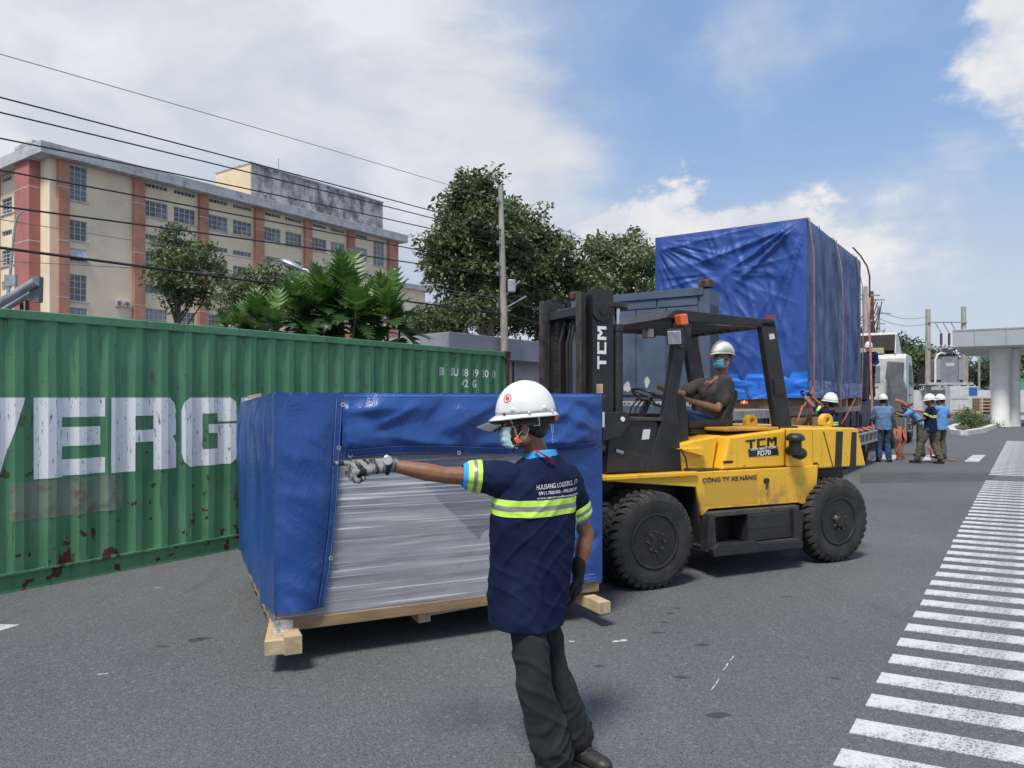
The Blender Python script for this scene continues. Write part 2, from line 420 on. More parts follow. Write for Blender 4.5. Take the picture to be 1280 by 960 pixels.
def m_pane():
    m = bpy.data.materials.new('window_glass'); m.use_nodes = True; t, b = parts_of(m); oi = t.new('ShaderNodeObjectInfo'); p = t.new('ShaderNodeTexCoord').outputs['Object']
    r = oi.outputs['Random']; c = t.mix(t.rng(r, .5, .9), (.05,.065,.08), (.20,.22,.24)); c = t.mix(t.rng(t.noise(t.v('ADD', p, t.v('SCALE', (1,1,1), sc=r)), 1.1, 2), .52, .58, 0, .6), c, (.26,.27,.27))
    t.put(b.inputs['Base Color'], c); b.inputs['Roughness'].default_value = .12; b.inputs['Specular IOR Level'].default_value = .9; return m
M = dict(
 asphalt=m_asphalt(), line=m_paint_line(), green=m_container(), letters=m_container_letters(),
 rust=mat('rusty_frame', (.075,.04,.028), .85, (.15,.075,.045), 9, bump=.4),
 patch=mat('faded_patch', (.17,.25,.17), .6, (.24,.28,.20), 5, dirt=(.14,.06,.04), dscale=7, damt=.8),
 cloth_blue=m_tarp('blue_pvc_tarpaulin', (.016,.058,.225), (.026,.086,.30), .26, .35),
 cloth_big=m_tarp('crinkled_blue_tarpaulin', (.013,.050,.235), (.024,.082,.330), .50, .32),
 cloth_side=m_tarp('side_blue_tarpaulin', (.020,.052,.165), (.040,.088,.235), .40, .6),
 cloth_bright=m_tarp('bright_blue_sheet', (.012,.125,.56), (.02,.17,.68), .38, .6),
 seam=mat('dark_seam', (.008,.012,.03), .7), stitch=mat('pale_stitching', (.20,.29,.52), .6),
 eyelet=mat('eyelet_metal', (.6,.6,.58), .35, metal=.8),
 film=m_film(), grey_sheet=mat('grey_foil_sheet', (.20,.205,.235), .4, (.27,.28,.31), 3, bump=.4, bscale=6),
 dark_sheet=mat('dark_sheet', (.035,.045,.085), .35, (.055,.065,.11), 3, bump=.4, bscale=6),
 wood=m_wood('pale_timber', (.56,.42,.24), (.46,.33,.18)), wood_d=m_wood('brown_timber', (.30,.20,.11), (.20,.13,.075)),
 wood_end=mat('timber_end_grain', (.50,.40,.27), .8, (.38,.28,.17), 14),
 yellow=m_yellow('forklift_yellow_paint', (.84,.49,.03), (.76,.42,.03), .34),
 yellow_d=mat('worn_yellow_paint', (.60,.32,.02), .5, (.45,.24,.03), 3, dirt=(.12,.08,.04), dscale=9, damt=.6),
 black=mat('black_paint', (.012,.013,.015), .42, (.022,.022,.024), 3, dirt=(.06,.055,.05), dscale=4, damt=.4, rvar=.08),
 blackm=mat('matt_black_steel', (.018,.018,.020), .6, (.030,.030,.031), 4, dirt=(.075,.065,.055), dscale=5, damt=.5),
 deck_dirt=mat('scuffed_step_steel', (.035,.035,.036), .7, (.065,.06,.052), 5, dirt=(.11,.085,.055), dscale=6, damt=.7),
 chrome=mat('bright_rod', (.6,.6,.6), .2, metal=1.0), greasy=mat('greasy_steel', (.05,.045,.04), .5, (.10,.085,.06), 12, metal=.4),
 rubber=mat('tyre_rubber', (.017,.017,.018), .82, (.032,.031,.029), 6, dirt=(.085,.078,.066), dscale=5, damt=.6, bump=.25, bscale=60),
 rim=mat('dark_wheel_rim', (.010,.010,.012), .5, (.018,.018,.018), 8, dirt=(.05,.045,.04), dscale=9, damt=.35),
 white=mat('white_paint', (.72,.72,.70), .5, (.60,.60,.58), 4), whitel=mat('white_lettering', (.78,.78,.76), .5),
 amber=mat('amber_lens', (.75,.13,.02), .25, coat=.5), red=mat('red_lens', (.35,.03,.02), .3),
 lens=mat('headlamp_glass', (.55,.56,.56), .12, (.75,.75,.74), 20, metal=.5),
 vinyl=mat('black_vinyl', (.015,.015,.016), .48, (.022,.022,.022), 6, bump=.1),
 rackblue=mat('rack_blue_grey_paint', (.062,.088,.140), .5, (.085,.112,.165), 1.2, dirt=(.035,.045,.07), dscale=2, damt=.6, rvar=.1),
 rackdark=mat('rack_navy_paint', (.016,.024,.050), .55, (.03,.038,.06), 2, dirt=(.07,.05,.04), dscale=5, damt=.5),
 railer=mat('perforated_rail', (.38,.38,.37), .6, (.26,.25,.24), 7),
 trailerblue=mat('trailer_blue', (.030,.080,.22), .5, (.05,.10,.22), 5, dirt=(.05,.05,.05), dscale=5, damt=.6),
 orange=mat('orange_webbing', (.46,.14,.075), .85, (.34,.10,.055), 9), pink=mat('faded_pink_webbing', (.50,.24,.21), .8, (.38,.13,.10), 5),
 beige=mat('beige_render', (.82,.69,.51), .9, (.75,.63,.46), .35, bump=.15, bscale=3, dirt=(.33,.27,.19), dscale=.5, damt=.35),
 yellowb=mat('yellow_render', (.70,.57,.37), .9, (.64,.52,.34), .6), pier=mat('terracotta_render', (.52,.26,.18), .9, (.41,.19,.13), .6, dirt=(.23,.11,.08), dscale=1, damt=.5),
 pier_r=mat('red_render', (.43,.165,.15), .9, (.37,.14,.13), .6, dirt=(.20,.09,.08), dscale=1, damt=.4),
 conc=mat('weathered_concrete', (.50,.51,.52), .9, (.38,.39,.40), 1.0, dirt=(.12,.12,.12), dscale=1.6, damt=.6, bump=.2, bscale=8),
 mildew=m_mildew(), trim=mat('pale_trim', (.62,.58,.52), .8, (.5,.46,.42), 2),
 wglass=m_pane(), wframe=mat('window_frame', (.48,.52,.55), .6),
 leaf_d=m_leaf('dark_tree_leaves', (.078,.115,.048), (.155,.205,.085), (.24,.28,.13)),
 leaf_m=m_leaf('mid_tree_leaves', (.078,.120,.048), (.150,.205,.085), (.16,.20,.08)),
 leaf_p=m_leaf('pale_tree_leaves', (.105,.145,.072), (.195,.24,.12), (.20,.24,.12)),
 leaf_h=m_leaf('haze_tinted_leaves', (.055,.085,.060), (.095,.130,.088)),  # distance haze is put into the leaf colour, greyed and faded
 leaf_b=m_leaf('lobed_plant_leaves', (.050,.110,.026), (.095,.185,.042), (.22,.33,.06), .35),
 leaf_bd=m_leaf('dark_lobed_leaves', (.022,.055,.016), (.045,.095,.025), None, .4),
 bark=mat('bark', (.16,.14,.11), .95, (.09,.075,.06), 6, bump=.6, bscale=12, stretch=(1,1,.3)), stem=mat('green_stem', (.10,.14,.05), .8, (.14,.13,.08), 6),
 shed=mat('grey_sheet_fascia', (.27,.275,.32), .7, (.33,.33,.37), .7, dirt=(.20,.20,.22), dscale=1.2, damt=.4), shedwall=mat('pale_grey_wall', (.40,.41,.43), .85, (.34,.35,.37), 1),
 pole=mat('concrete_pole', (.42,.40,.35), .9, (.28,.25,.21), 3, stretch=(1,1,.3), bump=.2, bscale=30), wire=mat('cable_rubber', (.02,.02,.022), .7), wire_l=mat('thin_grey_cable', (.16,.17,.18), .6),
 galv_l=mat('pale_grey_cabinet_paint', (.60,.61,.61), .6, (.50,.51,.51), 1.5, dirt=(.3,.3,.3), dscale=2, damt=.4), galv=mat('galvanised_steel', (.42,.44,.46), .45, (.32,.34,.36), 6, metal=.5), porcelain=mat('brown_insulator', (.10,.06,.05), .3),
 skin=mat('tanned_skin', (.25,.115,.066), .48, (.19,.082,.046), 9, bump=.2, bscale=150, dirt=(.32,.15,.09), dscale=14, damt=.5), skin_l=mat('brown_skin', (.32,.165,.10), .5, (.27,.135,.08), 14),
 hair=mat('black_hair', (.010,.009,.009), .55, bump=.5, bscale=120),
 navy=mat('navy_polo_cloth', (.005,.010,.040), .88, (.009,.016,.055), 5, bump=.25, bscale=260, spec=.2),
 cyan=mat('bright_blue_trim', (.035,.34,.72), .8, bump=.15, bscale=200), hivis=mat('lime_tape', (.60,.88,.12), .6, (.52,.80,.10), 8), refl=mat('grey_reflective_tape', (.26,.27,.25), .35, metal=.3),
 trousers=mat('charcoal_work_trousers', (.008,.010,.012), .95, (.016,.017,.020), 6, bump=.35, bscale=220, dirt=(.04,.038,.036), dscale=5, damt=.5),
 jeans=mat('blue_jeans', (.020,.045,.11), .9, (.035,.07,.15), 8, bump=.3, bscale=200), khaki=mat('khaki_trousers', (.11,.095,.072), .9, (.085,.072,.055), 6, bump=.3, bscale=90),
 grey_tee=mat('grey_brown_t_shirt', (.060,.052,.050), .9, (.078,.068,.064), 6, bump=.2, bscale=200), tee_red=mat('red_print', (.18,.02,.03), .8),
 denim=mat('faded_denim_shirt', (.13,.22,.36), .9, (.09,.16,.28), 7, bump=.3, bscale=60), skyblue=mat('sky_blue_shirt', (.13,.32,.62), .9, (.10,.26,.54), 5),
 boot=mat('black_leather', (.014,.013,.013), .5, (.03,.027,.024), 14, bump=.2, dirt=(.08,.07,.06), dscale=8, damt=.4), sole=mat('boot_sole', (.03,.028,.026), .85),
 glove=mat('knit_glove', (.018,.018,.019), .95, (.26,.26,.25), 4.5, lo=.44, hi=.54, stretch=(14,2,2), bump=.6, bscale=60), glove_b=mat('black_glove', (.012,.012,.013), .9, bump=.5, bscale=200),
 helmet=mat('white_helmet_plastic', (.78,.78,.76), .28, (.72,.72,.69), 3, coat=.3, dirt=(.45,.43,.40), dscale=9, damt=.35), visor=mat('grey_peak', (.07,.075,.085), .4, coat=.2),
 mask=mat('pale_surgical_mask', (.46,.68,.76), .85, (.52,.72,.79), 9, bump=.2), mask_b=mat('blue_surgical_mask', (.14,.47,.66), .85), strapw=mat('white_strap', (.62,.62,.60), .8), strapb=mat('black_strap', (.015,.015,.016), .8),
 orangep=mat('orange_buckle', (.85,.16,.02), .4), redcloth=mat('red_lanyard', (.42,.018,.03), .7), watch=mat('watch_steel', (.7,.7,.68), .2, metal=1), dial=mat('watch_dial', (.75,.76,.78), .3),
 curb=mat('painted_kerb', (.62,.62,.60), .8, (.5,.5,.48), 3, bump=.2), grass=m_leaf('grass_blades', (.06,.11,.03), (.11,.16,.05)), soil=mat('soil', (.10,.08,.05), 1, (.07,.06,.04), 8),
 fascia=mat('grey_panel_fascia', (.36,.38,.40), .5, (.40,.42,.44), 1), column=mat('white_column_render', (.80,.79,.76), .8, (.72,.71,.68), 1.5, bump=.1),
 wallw=mat('white_boundary_wall', (.62,.63,.62), .85, (.52,.53,.53), .8, dirt=(.35,.36,.35), dscale=.8, damt=.5), sign=mat('blue_sign', (.03,.12,.40), .5),
 xformer=mat('transformer_grey', (.17,.19,.21), .55, (.22,.24,.26), 2), cab=mat('white_cab_paint', (.62,.62,.60), .4, (.52,.52,.50), 3, dirt=(.28,.27,.25), dscale=3, damt=.5), cabgrey=mat('grey_panel', (.10,.105,.11), .6, (.14,.145,.15), 3), defl=mat('deflector_shade_dark', (.035,.03,.028), .7, (.05,.045,.04), 4),
 greenw=mat('green_cladding', (.12,.33,.24), .7), pave=mat('pale_paving', (.36,.36,.35), .85, (.30,.30,.29), 3), chalk=mat('chalk_mark', (.50,.51,.51), .9),
)
RD = (.574, .819)      # direction of the road
# ------------------------------------------------------------ ground and markings
g = MB().box(-400, 600, -30, 900, -.6, 0); link('ground', g.mesh('ground', M['asphalt'], 0), None, kind='structure')
cwE = Vector((1.492, 3.148, 0))+Vector((-.02, 0, 0))
base = G(1042, 957); rd = Vector((RD[0], RD[1], 0)); st = Vector((.898, -.440, 0))
cw = bpy.data.objects.new('crosswalk', None); C.objects.link(cw); cw['kind'] = 'structure'; cw.location = (base.x, base.y, 0)
sm = MB().prism([(0,0,0), tuple(st*4.2), tuple(st*4.2+rd*.195), tuple(rd*.195)], (0,0,.004)).mesh('stripe', M['line'], 0)
for i in range(-5, 78):
    if 36 <= i <= 38: continue
    o = link('stripe', sm, cw); p = rd*(.398*i); o.location = (p.x+random.uniform(-.01,.01), p.y, .0005); o.scale.y = 1
for (pts, lab) in (([G(1205,577), G(1216,568.8), G(1232,569), G(1223,577.6)], 0), ([G(1153,575.5), G(1158,568.8), G(1170,568.8), G(1163,575.5)], 0), ([G(1090,575.5), G(1103,568.4), G(1126,568.8), G(1116,576)], 0), ([G(-40,792), G(-16,781), G(26,781.5), G(2,788.5)], 0)):
    link('lane_dash', MB().prism([(p.x, p.y, .001) for p in pts], (0,0,.004)).mesh('lane_dash', M['line'], 0), None, kind='structure')
# darker resurfaced strip, joints in the asphalt
m_st = mat('dark_asphalt_patch', (.062,.064,.067), .9, (.082,.084,.086), 3, bump=.4, bscale=150)
link('asphalt_patch', MB().prism([(p.x,p.y,0) for p in (G(1075,604), G(1075,591), G(1250,591), G(1238,601))], (0,0,.003)).mesh('asphalt_patch', m_st, 0), None, kind='structure')
def scuff(name, pts, w, m):
    mb = MB()
    for i in range(len(pts)-1):
        a, b = pts[i], pts[i+1]; d = (b-a).normalized(); n = Vector((-d.y, d.x, 0))*w*random.uniform(.6,1.2)
        mb.prism([tuple(q) for q in (a+n*.3, (a+b)/2+n, b+n*.2, b-n*.3, (a+b)/2-n*.8, a-n*.2)], (0,0,.002))
    link(name, mb.mesh(name, m, 0), None, kind='structure')
for i, (x0, y0, x1, y1, wd, mm) in enumerate(((889,863,899,848,.006,'chalk'),(904,838,910,829,.006,'chalk'),(912,826,917,820,.006,'chalk'),(765,802.5,784,800,.02,'chalk'),(711,802,718,802,.018,'chalk'),(121,843,136,842,.006,'chalk'),(193,735,201,735,.006,'chalk'))):
    scuff('chalk_mark', [G(x0,y0), G((x0+x1)/2+1,(y0+y1)/2), G(x1,y1)], wd, M[mm])
dk = mat('oil_spot', (.05,.051,.053), .8)
for (x, y, r) in ((845,760,.03),(838,767,.03),(830,778,.025),(878,806,.04),(852,847,.035),(895,894,.05),(822,791,.03),(985,746,.03),(749,833,.03),(1045,848,.025),(255,798,.035),(245,800,.05),(203,808,.03)):
    c = G(x, y); mb = MB(); mb.prism([(c.x+r*(1.5 if j in (0,4) else 1)*cos(2*pi*j/9)*random.uniform(.7,1.2), c.y+r*.8*sin(2*pi*j/9)*random.uniform(.6,1.2), .0) for j in range(9)], (0,0,.002))
    link('oil_spot', mb.mesh('oil_spot', dk, 0), None, kind='structure')

# ------------------------------------------------------------ green shipping container
CO = (-4.37, 6.31, 0); PIT = .263; XA, XB = -4.62, 7.56
cont = thing('shipping_container', 'green corrugated shipping container with rust patches and large white letters', 'container', CO, RD)
def prof(x):
    u = ((x+4.62) % PIT)/PIT
    if u < .26: return 0
    if u < .50: return .034*(u-.26)/.24
    if u < .76: return .034
    return .034*(1-(u-.76)/.24)
xs = []
k = 0
while XA+k*PIT < XB:
    for u in (0, .26, .50, .76): xs.append(XA+k*PIT+u*PIT)
    k += 1
xs = [x for x in xs if x < XB-.08]+[XB-.08]
def wav(x, z): return .006*nz((x*.9, 0, z*1.3))+.004*nz((x*3, 4, z*3))
mb = MB(); zs = [.15+2.22*j/14 for j in range(15)]
mb.add([(x, prof(x)+wav(x, z), z) for z in zs for x in xs], [(j*len(xs)+i, j*len(xs)+i+1, (j+1)*len(xs)+i+1, (j+1)*len(xs)+i) for j in range(14) for i in range(len(xs)-1)])
mb.build('side_panel', M['green'], cont, 20)
MB().box(XA, XB-.12, -.012, .07, 2.362, 2.445).build('top_rail', M['green'], cont, 30, .008)
mb = MB().box(XA, XB-.12, .012, .05, .012, .148).box(XA, XB-.12, -.014, .06, .148, .166).box(XA, XB-.12, -.006, .06, 0, .014)
mb.build('bottom_rail', M['green'], cont, 30)
MB().box(XA, XB-.12, 2.37, 2.43, 0, 2.44).build('far_side_panel', M['green'], cont, 30)
mb = MB()
mb.patch(lambda u, v: (XA+u*(XB-XA-.1), .06+v*2.31, 2.425+.012*(1 if int(u*92) % 2 else 0)), 92, 1); mb.box(XA, XB-.1, .06, 2.38, .1, .16)
mb.build('roof', M['green'], cont, 30)
MB().box(XB-.125, XB-.02, -.004, .12, .12, 2.33).box(XB-.125, XB-.02, 2.33, 2.43, .12, 2.33).build('corner_post', M['rust'], cont, 30, .006)
MB().box(XB-.09, XB-.03, .12, 2.33, .14, 2.33).build('door_end', M['green'], cont, 30)
for yy in (-.018, 2.29):
    for zz in (0, 2.342):
        cb = MB().box(XB-.19, XB, yy, yy+.16, zz, zz+.118)
        h = MB(); link('corner_casting', cb.mesh('corner_casting', M['rust'], 30), cont, .006)
        hh = h.box(XB-.115, XB-.06, yy-.0025, yy+.01, zz+.03, zz+.09).mesh('casting_hole', M['vinyl'], 30); c_ = link('casting_hole', hh, C.objects[-1])
def on_side(me, name, material, off=.0035, parent=None):
    """paint: cut flat shapes along the corrugation folds and lay them on the steel"""
    bm = bmesh.new(); bm.from_mesh(me)
    x0 = min(v.co.x for v in bm.verts); x1 = max(v.co.x for v in bm.verts)
    for x in xs:
        if x0 < x < x1: bmesh.ops.bisect_plane(bm, geom=bm.verts[:]+bm.edges[:]+bm.faces[:], plane_co=(x,0,0), plane_no=(1,0,0))
    z0 = min(v.co.z for v in bm.verts); z1 = max(v.co.z for v in bm.verts)
    for z in zs:
        if z0 < z < z1: bmesh.ops.bisect_plane(bm, geom=bm.verts[:]+bm.edges[:]+bm.faces[:], plane_co=(0,0,z), plane_no=(0,0,1))
    for v in bm.verts: v.co.y = prof(v.co.x)+wav(v.co.x, v.co.z)-off
    for f in bm.faces:
        if f.normal.y > 0: f.normal_flip()
    bm.to_mesh(me); bm.free(); me.name = name; me.materials.clear(); me.materials.append(material)
    me.update(); return link(name, me, parent or cont)
def flat(polys):
    mb = MB()
    for pl in polys: mb.add([(x, 0, z) for x, z in pl], [tuple(range(len(pl)))])
    me = bpy.data.meshes.new('f'); me.from_pydata(mb.v, [], mb.f); return me
def R_(x0, x1, z0, z1): return [(x0,z0),(x1,z0),(x1,z1),(x0,z1)]
T, B_ = 1.68, .955
LET = [
 ('V', [[(-.47,T),(-.26,T),(-.165,1.30),(-.165,B_),(-.25,B_)], [(-.165,1.30),(-.03,T),(.196,T),(-.012,B_),(-.165,B_)]]),
 ('E', [R_(.272,.505,B_,T), R_(.505,.88,1.50,T), R_(.505,.845,1.235,1.41), R_(.505,.88,B_+.012,1.115)]),
 ('R', [R_(.932,1.165,B_,T), [(1.165,1.50),(1.365,1.50),(1.365,T),(1.165,T)], [(1.365,1.30),(1.60,1.30),(1.605,1.36),(1.605,1.56),(1.585,1.63),(1.53,T),(1.365,T)], R_(1.165,1.365,1.24,1.36), [(1.365,B_),(1.605,B_),(1.605,1.22),(1.57,1.285),(1.60,1.30),(1.365,1.30)]]),
 ('G', [[(1.657,1.10),(1.68,1.01),(1.74,B_),(1.90,B_),(1.90,T),(1.74,T),(1.68,1.63),(1.657,1.55)], R_(1.90,2.08,1.51,T), [(2.08,1.42),(2.31,1.42),(2.31,1.56),(2.285,1.64),(2.22,T),(2.08,T)], [(2.08,B_),(2.22,B_),(2.285,1.0),(2.31,1.09),(2.31,1.395),(2.08,1.395)], R_(1.90,2.08,B_,1.13), R_(1.955,2.08,1.30,1.395)]),
 ('R', [R_(2.37,2.60,B_,T), R_(2.60,2.80,1.50,T), R_(2.80,3.04,B_,T), R_(2.60,2.80,1.24,1.36)]),
]
for ch, pl in LET: on_side(flat(pl), 'painted_letter', M['letters'])
on_side(flat([R_(.078,1.054,.60,.938)]), 'faded_patch', M['patch'], .0025)
for s_, x0, z0 in (('EI',547,468.5),('SU',561,469.2),('18',575,470),('19',588,470.6),('30',600,471.2),('/1',611,471.8),('42',574,483.6),('G',586.5,484),('1',594,484.3)):
    d0 = Vector((CO[0], CO[1])); k_ = (x0-640)/F; a_ = (k_*CO[1]-CO[0])/(RD[0]-k_*RD[1]); dd = CO[1]+a_*RD[1]; zz = EYE+(HY-z0)/F*dd
    tm = text_mesh(s_, .165, M['whitel'], bold=.003, sx=.78)
    a_ = XA+(round((a_-XA)/PIT-.50)+.50)*PIT
    for v in tm.vertices: v.co = Vector((a_+v.co.x, 0, zz+v.co.y))
    on_side(tm, 'serial_number', M['whitel'])

# ------------------------------------------------------------ factory building
BO = (-33.15, 53, 0)
bld = thing('factory_building', 'cream four storey factory building with terracotta piers, left background', 'building', BO, RD)
def holed(mb, u0, u1, z0, z1, holes, f, deep=.22):
    """a wall face with real openings and reveals; f(u, z, depth) -> point"""
    us = sorted({u0, u1} | {h[i] for h in holes for i in (0, 1)}); zz = sorted({z0, z1} | {h[i] for h in holes for i in (2, 3)})
    for i in range(len(us)-1):
        for j in range(len(zz)-1):
            cu, cz = (us[i]+us[i+1])/2, (zz[j]+zz[j+1])/2
            if any(h[0] < cu < h[1] and h[2] < cz < h[3] for h in holes): continue
            mb.add([f(us[i],zz[j],0), f(us[i+1],zz[j],0), f(us[i+1],zz[j+1],0), f(us[i],zz[j+1],0)], [(0,1,2,3)])
    for a, b, c, d in holes:
        q = [(a,c),(b,c),(b,d),(a,d)]
        for i in range(4):
            p, r = q[i], q[(i+1) % 4]
            mb.add([f(*p,0), f(*r,0), f(*r,deep), f(*p,deep)], [(0,1,2,3)])
bays = [(6.8,11.5),(12.3,17.0),(17.9,22.6),(23.4,28.1),(28.95,33.6)]
holes = []
wins = []
for a, b in bays:
    for w0, w1 in ((a+.1, a+2.05), (a+2.6, a+4.5)):
        w1 = min(w1, b-.08)
        wins += [(w0,w1,18.45,18.80,6,1),(w0,w1,16.15,17.40,4,3),(w0,w1,14.30,14.72,5,1),(w0,w1,12.05,13.35,4,3),(w0,w1,10.0,10.75,5,1),(w0,w1,7.5,8.8,5,3),(w0,w1,4.2,5.4,4,3)]
for w in ((1.28,2.55,16.2,18.75,3,6),(1.28,2.55,13.25,14.75,3,3),(1.28,2.55,11.75,12.65,3,1),(1.28,2.55,8.8,10.75,3,4),(1.28,2.55,6.5,8.3,3,3),(31.9,33.5,15.9,18.6,3,5),(31.9,33.5,11.5,13.6,3,3)): wins.append(w)
wins = [w for w in wins if not (w[0] > 31.5 and w[1] > 31.9 and w[4] in (4,5,6))]
holes = [w[:4] for w in wins]
mb = MB(); holed(mb, 0, 35.3, 0, 18.9, holes, lambda u, z, d: (u, d, z))
lw = [(b0,b1,z0,z1,nx,nz_) for b0, b1 in ((4.2,5.9),(6.3,8.1),(9.3,11.1),(11.6,13.4)) for z0, z1, nx, nz_ in ((18.4,18.75,5,1),(15.9,17.1,3,4),(14.2,14.6,4,1),(11.9,13.1,3,4),(10.0,10.7,4,1),(7.5,8.7,3,3))]
holed(mb, 0, 22, 0, 18.9, [w[:4] for w in lw], lambda u, z, d: (d, u, z))
mb.add([(35.3,0,0),(35.3,22,0),(35.3,22,18.9),(35.3,0,18.9)], [(0,1,2,3)]); mb.add([(0,22,0),(35.3,22,0),(35.3,22,18.9),(0,22,18.9)], [(0,1,2,3)])
mb.build('wall', M['beige'], bld, 0)
for a0, a1 in ((.45,1.18),(5.95,6.8),(11.5,12.3),(17.0,17.9),(22.6,23.4),(28.1,28.95),(33.95,35.35)):
    o = MB().box(a0, a1, -.38, .02, 0, 18.86).build('pier', M['pier'], bld, 0)
    for zc in (16.9, 13.0, 8.9): MB().box(a0-.01, a1+.01, -.395, .02, zc, zc+.06).build('string_course', M['trim'], o, 0)
for b0, b1 in ((1.45,3.9),(8.35,9.1),(13.7,14.5)):
    o = MB().box(-.75, .02, b0, b1, 0, 18.84).build('pier', M['pier_r'], bld, 0)
    for zc in (16.9, 13.0, 8.9): MB().box(-.765, .02, b0-.01, b1+.01, zc, zc+.06).build('string_course', M['trim'], o, 0)
wm = {}
def window(w, side=0):
    key = (round(w[1]-w[0],2), round(w[3]-w[2],2), w[4], w[5], side)
    if key not in wm:
        W_, H_ = key[0], key[1]; fr = MB(); ft = .05
        fr.box(0, W_, .08, .14, 0, ft).box(0, W_, .08, .14, H_-ft, H_).box(0, ft, .08, .14, ft, H_-ft).box(W_-ft, W_, .08, .14, ft, H_-ft)
        for i in range(1, w[4]): fr.box(W_*i/w[4]-.03, W_*i/w[4]+.03, .09, .13, ft, H_-ft)
        for i in range(1, w[5]): fr.box(ft, W_-ft, .085, .125, H_*i/w[5]-.025, H_*i/w[5]+.025)
        pn = MB().box(.01, W_-.01, .14, .16, .01, H_-.01)
        wm[key] = (fr.mesh('window', M['wframe'], 0), pn.mesh('pane', M['wglass'], 0), MB().box(-.15, W_+.15, -.10, .0, -.10, -.02).mesh('sill', M['trim'], 0))
    f, p, s = wm[key]; o = link('window', f, bld)
    if side: o.rotation_euler.z = -pi/2 if False else pi/2; o.location = (0, w[0], w[2]); o.scale = (1, -1, 1)
    else: o.location = (w[0], 0, w[2])
    link('pane', p, o)
    if w[3]-w[2] > .9: link('sill', s, o)
for w in wins: window(w)
for w in lw: window(w, 1)
# tilted awning sashes left open
for i in range(3):
    o = MB().box(-.2, .2, -.02, .02, -.8, 0).build('open_sash', M['wframe'], bld, 0); o.location = (1.5+i*.42, .05, 12.6); o.rotation_euler.x = radians(-22)
mb = MB().box(-1.0, 36.2, -1.0, -.05, 18.86, 19.70).box(-1.0, -.05, -.05, 22.5, 18.86, 19.70).box(35.4, 36.2, -.05, 22.5, 18.86, 19.70).box(-.05, 35.4, -.05, 22.5, 18.86, 19.2)
mb.build('cornice', M['conc'], bld, 0, .03)
mb = MB().box(17.33, 17.40, .88, 6.3, 19.2, 23.15); mb.build('end_wall_render', M['yellowb'], bld, 0)
mb = MB().box(17.4, 34.2, .88, 6.3, 19.2, 23.15); mb.build('tank_house', M['mildew'], bld, 0)
MB().box(17.25, 34.3, .80, 6.4, 23.15, 23.28).build('coping', M['conc'], bld, 0)
MB().box(.4, 2.3, 3.2, 5.4, 19.2, 20.5).build('roof_hut', M['pier'], bld, 0)
MB().box(.0, 2.7, 2.8, 5.8, 20.5, 20.75).build('roof_slab', M['conc'], bld, 0)
MB().box(35.32, 40.5, .3, 12, 0, 14.0).build('side_wing', M['beige'], bld, 0); MB().box(35.32, 41.1, -.3, 12, 14.0, 14.5).build('wing_coping', M['conc'], bld, 0)
MB().box(40.5, 47, -.4, 10, 0, 10.6).build('low_wing', M['beige'], bld, 0); MB().box(35.3, 48, -1.4, 11, 10.6, 11.3).build('low_wing_roof', M['conc'], bld, 0)
MB().tube([(22,3,23.2),(22,3,25.2)], .03, 6).build('mast_rod', M['wire_l'], bld)
for a in (4.6, 5.2):
    o = MB().box(a, a+.5, -.32, -.01, 8.7, 9.15).build('air_conditioner', M['trim'], bld, 0)
    MB().lathe([(.01,-.34),(.15,-.34),(.17,-.322)], (a+.2,0,8.92), 'y', 12).build('fan_grille', M['wire_l'], o)

# ------------------------------------------------------------ grey guard-house behind the container
A_, Bq, Cq = Vector((-1.88,22,0)), Vector((2.9,28.8,0)), Vector((-5.9,26.8,0))
shed = thing('guard_house', 'low grey building with deep flat fascia behind the green container', 'building', A_)
Dq = Bq+(Cq-A_)
loc = lambda p: (p.x-A_.x, p.y-A_.y)
foot = [loc(p) for p in (A_, Bq, Dq, Cq)]
MB().pz(foot, 2.92, 3.65).build('roof_fascia', M['shed'], shed, 0, .02)
cc = sum((Vector((*p, 0)) for p in foot), Vector())/4
MB().pz([tuple((Vector((*p,0))-cc).xy*.84+cc.xy) for p in foot], 0, 2.92).build('wall', M['shedwall'], shed, 0)
pp = Vector((*foot[0],0)).lerp(Vector((*foot[1],0)), .47); pq = (pp-cc)*.845+cc
MB().beam((pq.x-.08,pq.y,0), (pq.x-.08,pq.y,2.9), .10, .12).build('door_post', M['blackm'], shed, 0)

# ------------------------------------------------------------ utility poles and overhead cables
PO = Vector((-.30, 24, 0))
def along(t, z=0): return PO+Vector((RD[0]*t, RD[1]*t, z))
pole = thing('utility_pole', 'tall concrete utility pole standing in front of the big tree', 'utility pole', PO)
MB().tube([(.12,0,0),(.03,0,4.5),(-.07,0,8.55)], [.14,.115,.075], 12).build('shaft', M['pole'], pole)
for z in (8.0, 7.1, 6.6, 5.9, 5.6, 4.6): MB().tube([(-.16,-.15,z),(.16,.15,z)], .022, 6).tube([(-.16,-.15,z),(-.16,-.15,z+.14)], [.03,.045], 8).build('insulator_bracket', M['galv'], pole)
MB().box(.16, .42, -.12, .1, 5.1, 5.5).build('junction_box', M['galv'], pole, 30, .02)
MB().beam((.1,0,4.6),(.75,.2,5.0),.05,.05).beam((.1,0,5.0),(.55,.15,5.5),.04,.04).build('cable_bracket', M['galv'], pole)
def qfit(p, t):
    (a, x), (b, y), (c, z) = p
    return x*(t-b)*(t-c)/((a-b)*(a-c))+y*(t-a)*(t-c)/((b-a)*(b-c))+z*(t-a)*(t-b)/((c-a)*(c-b))
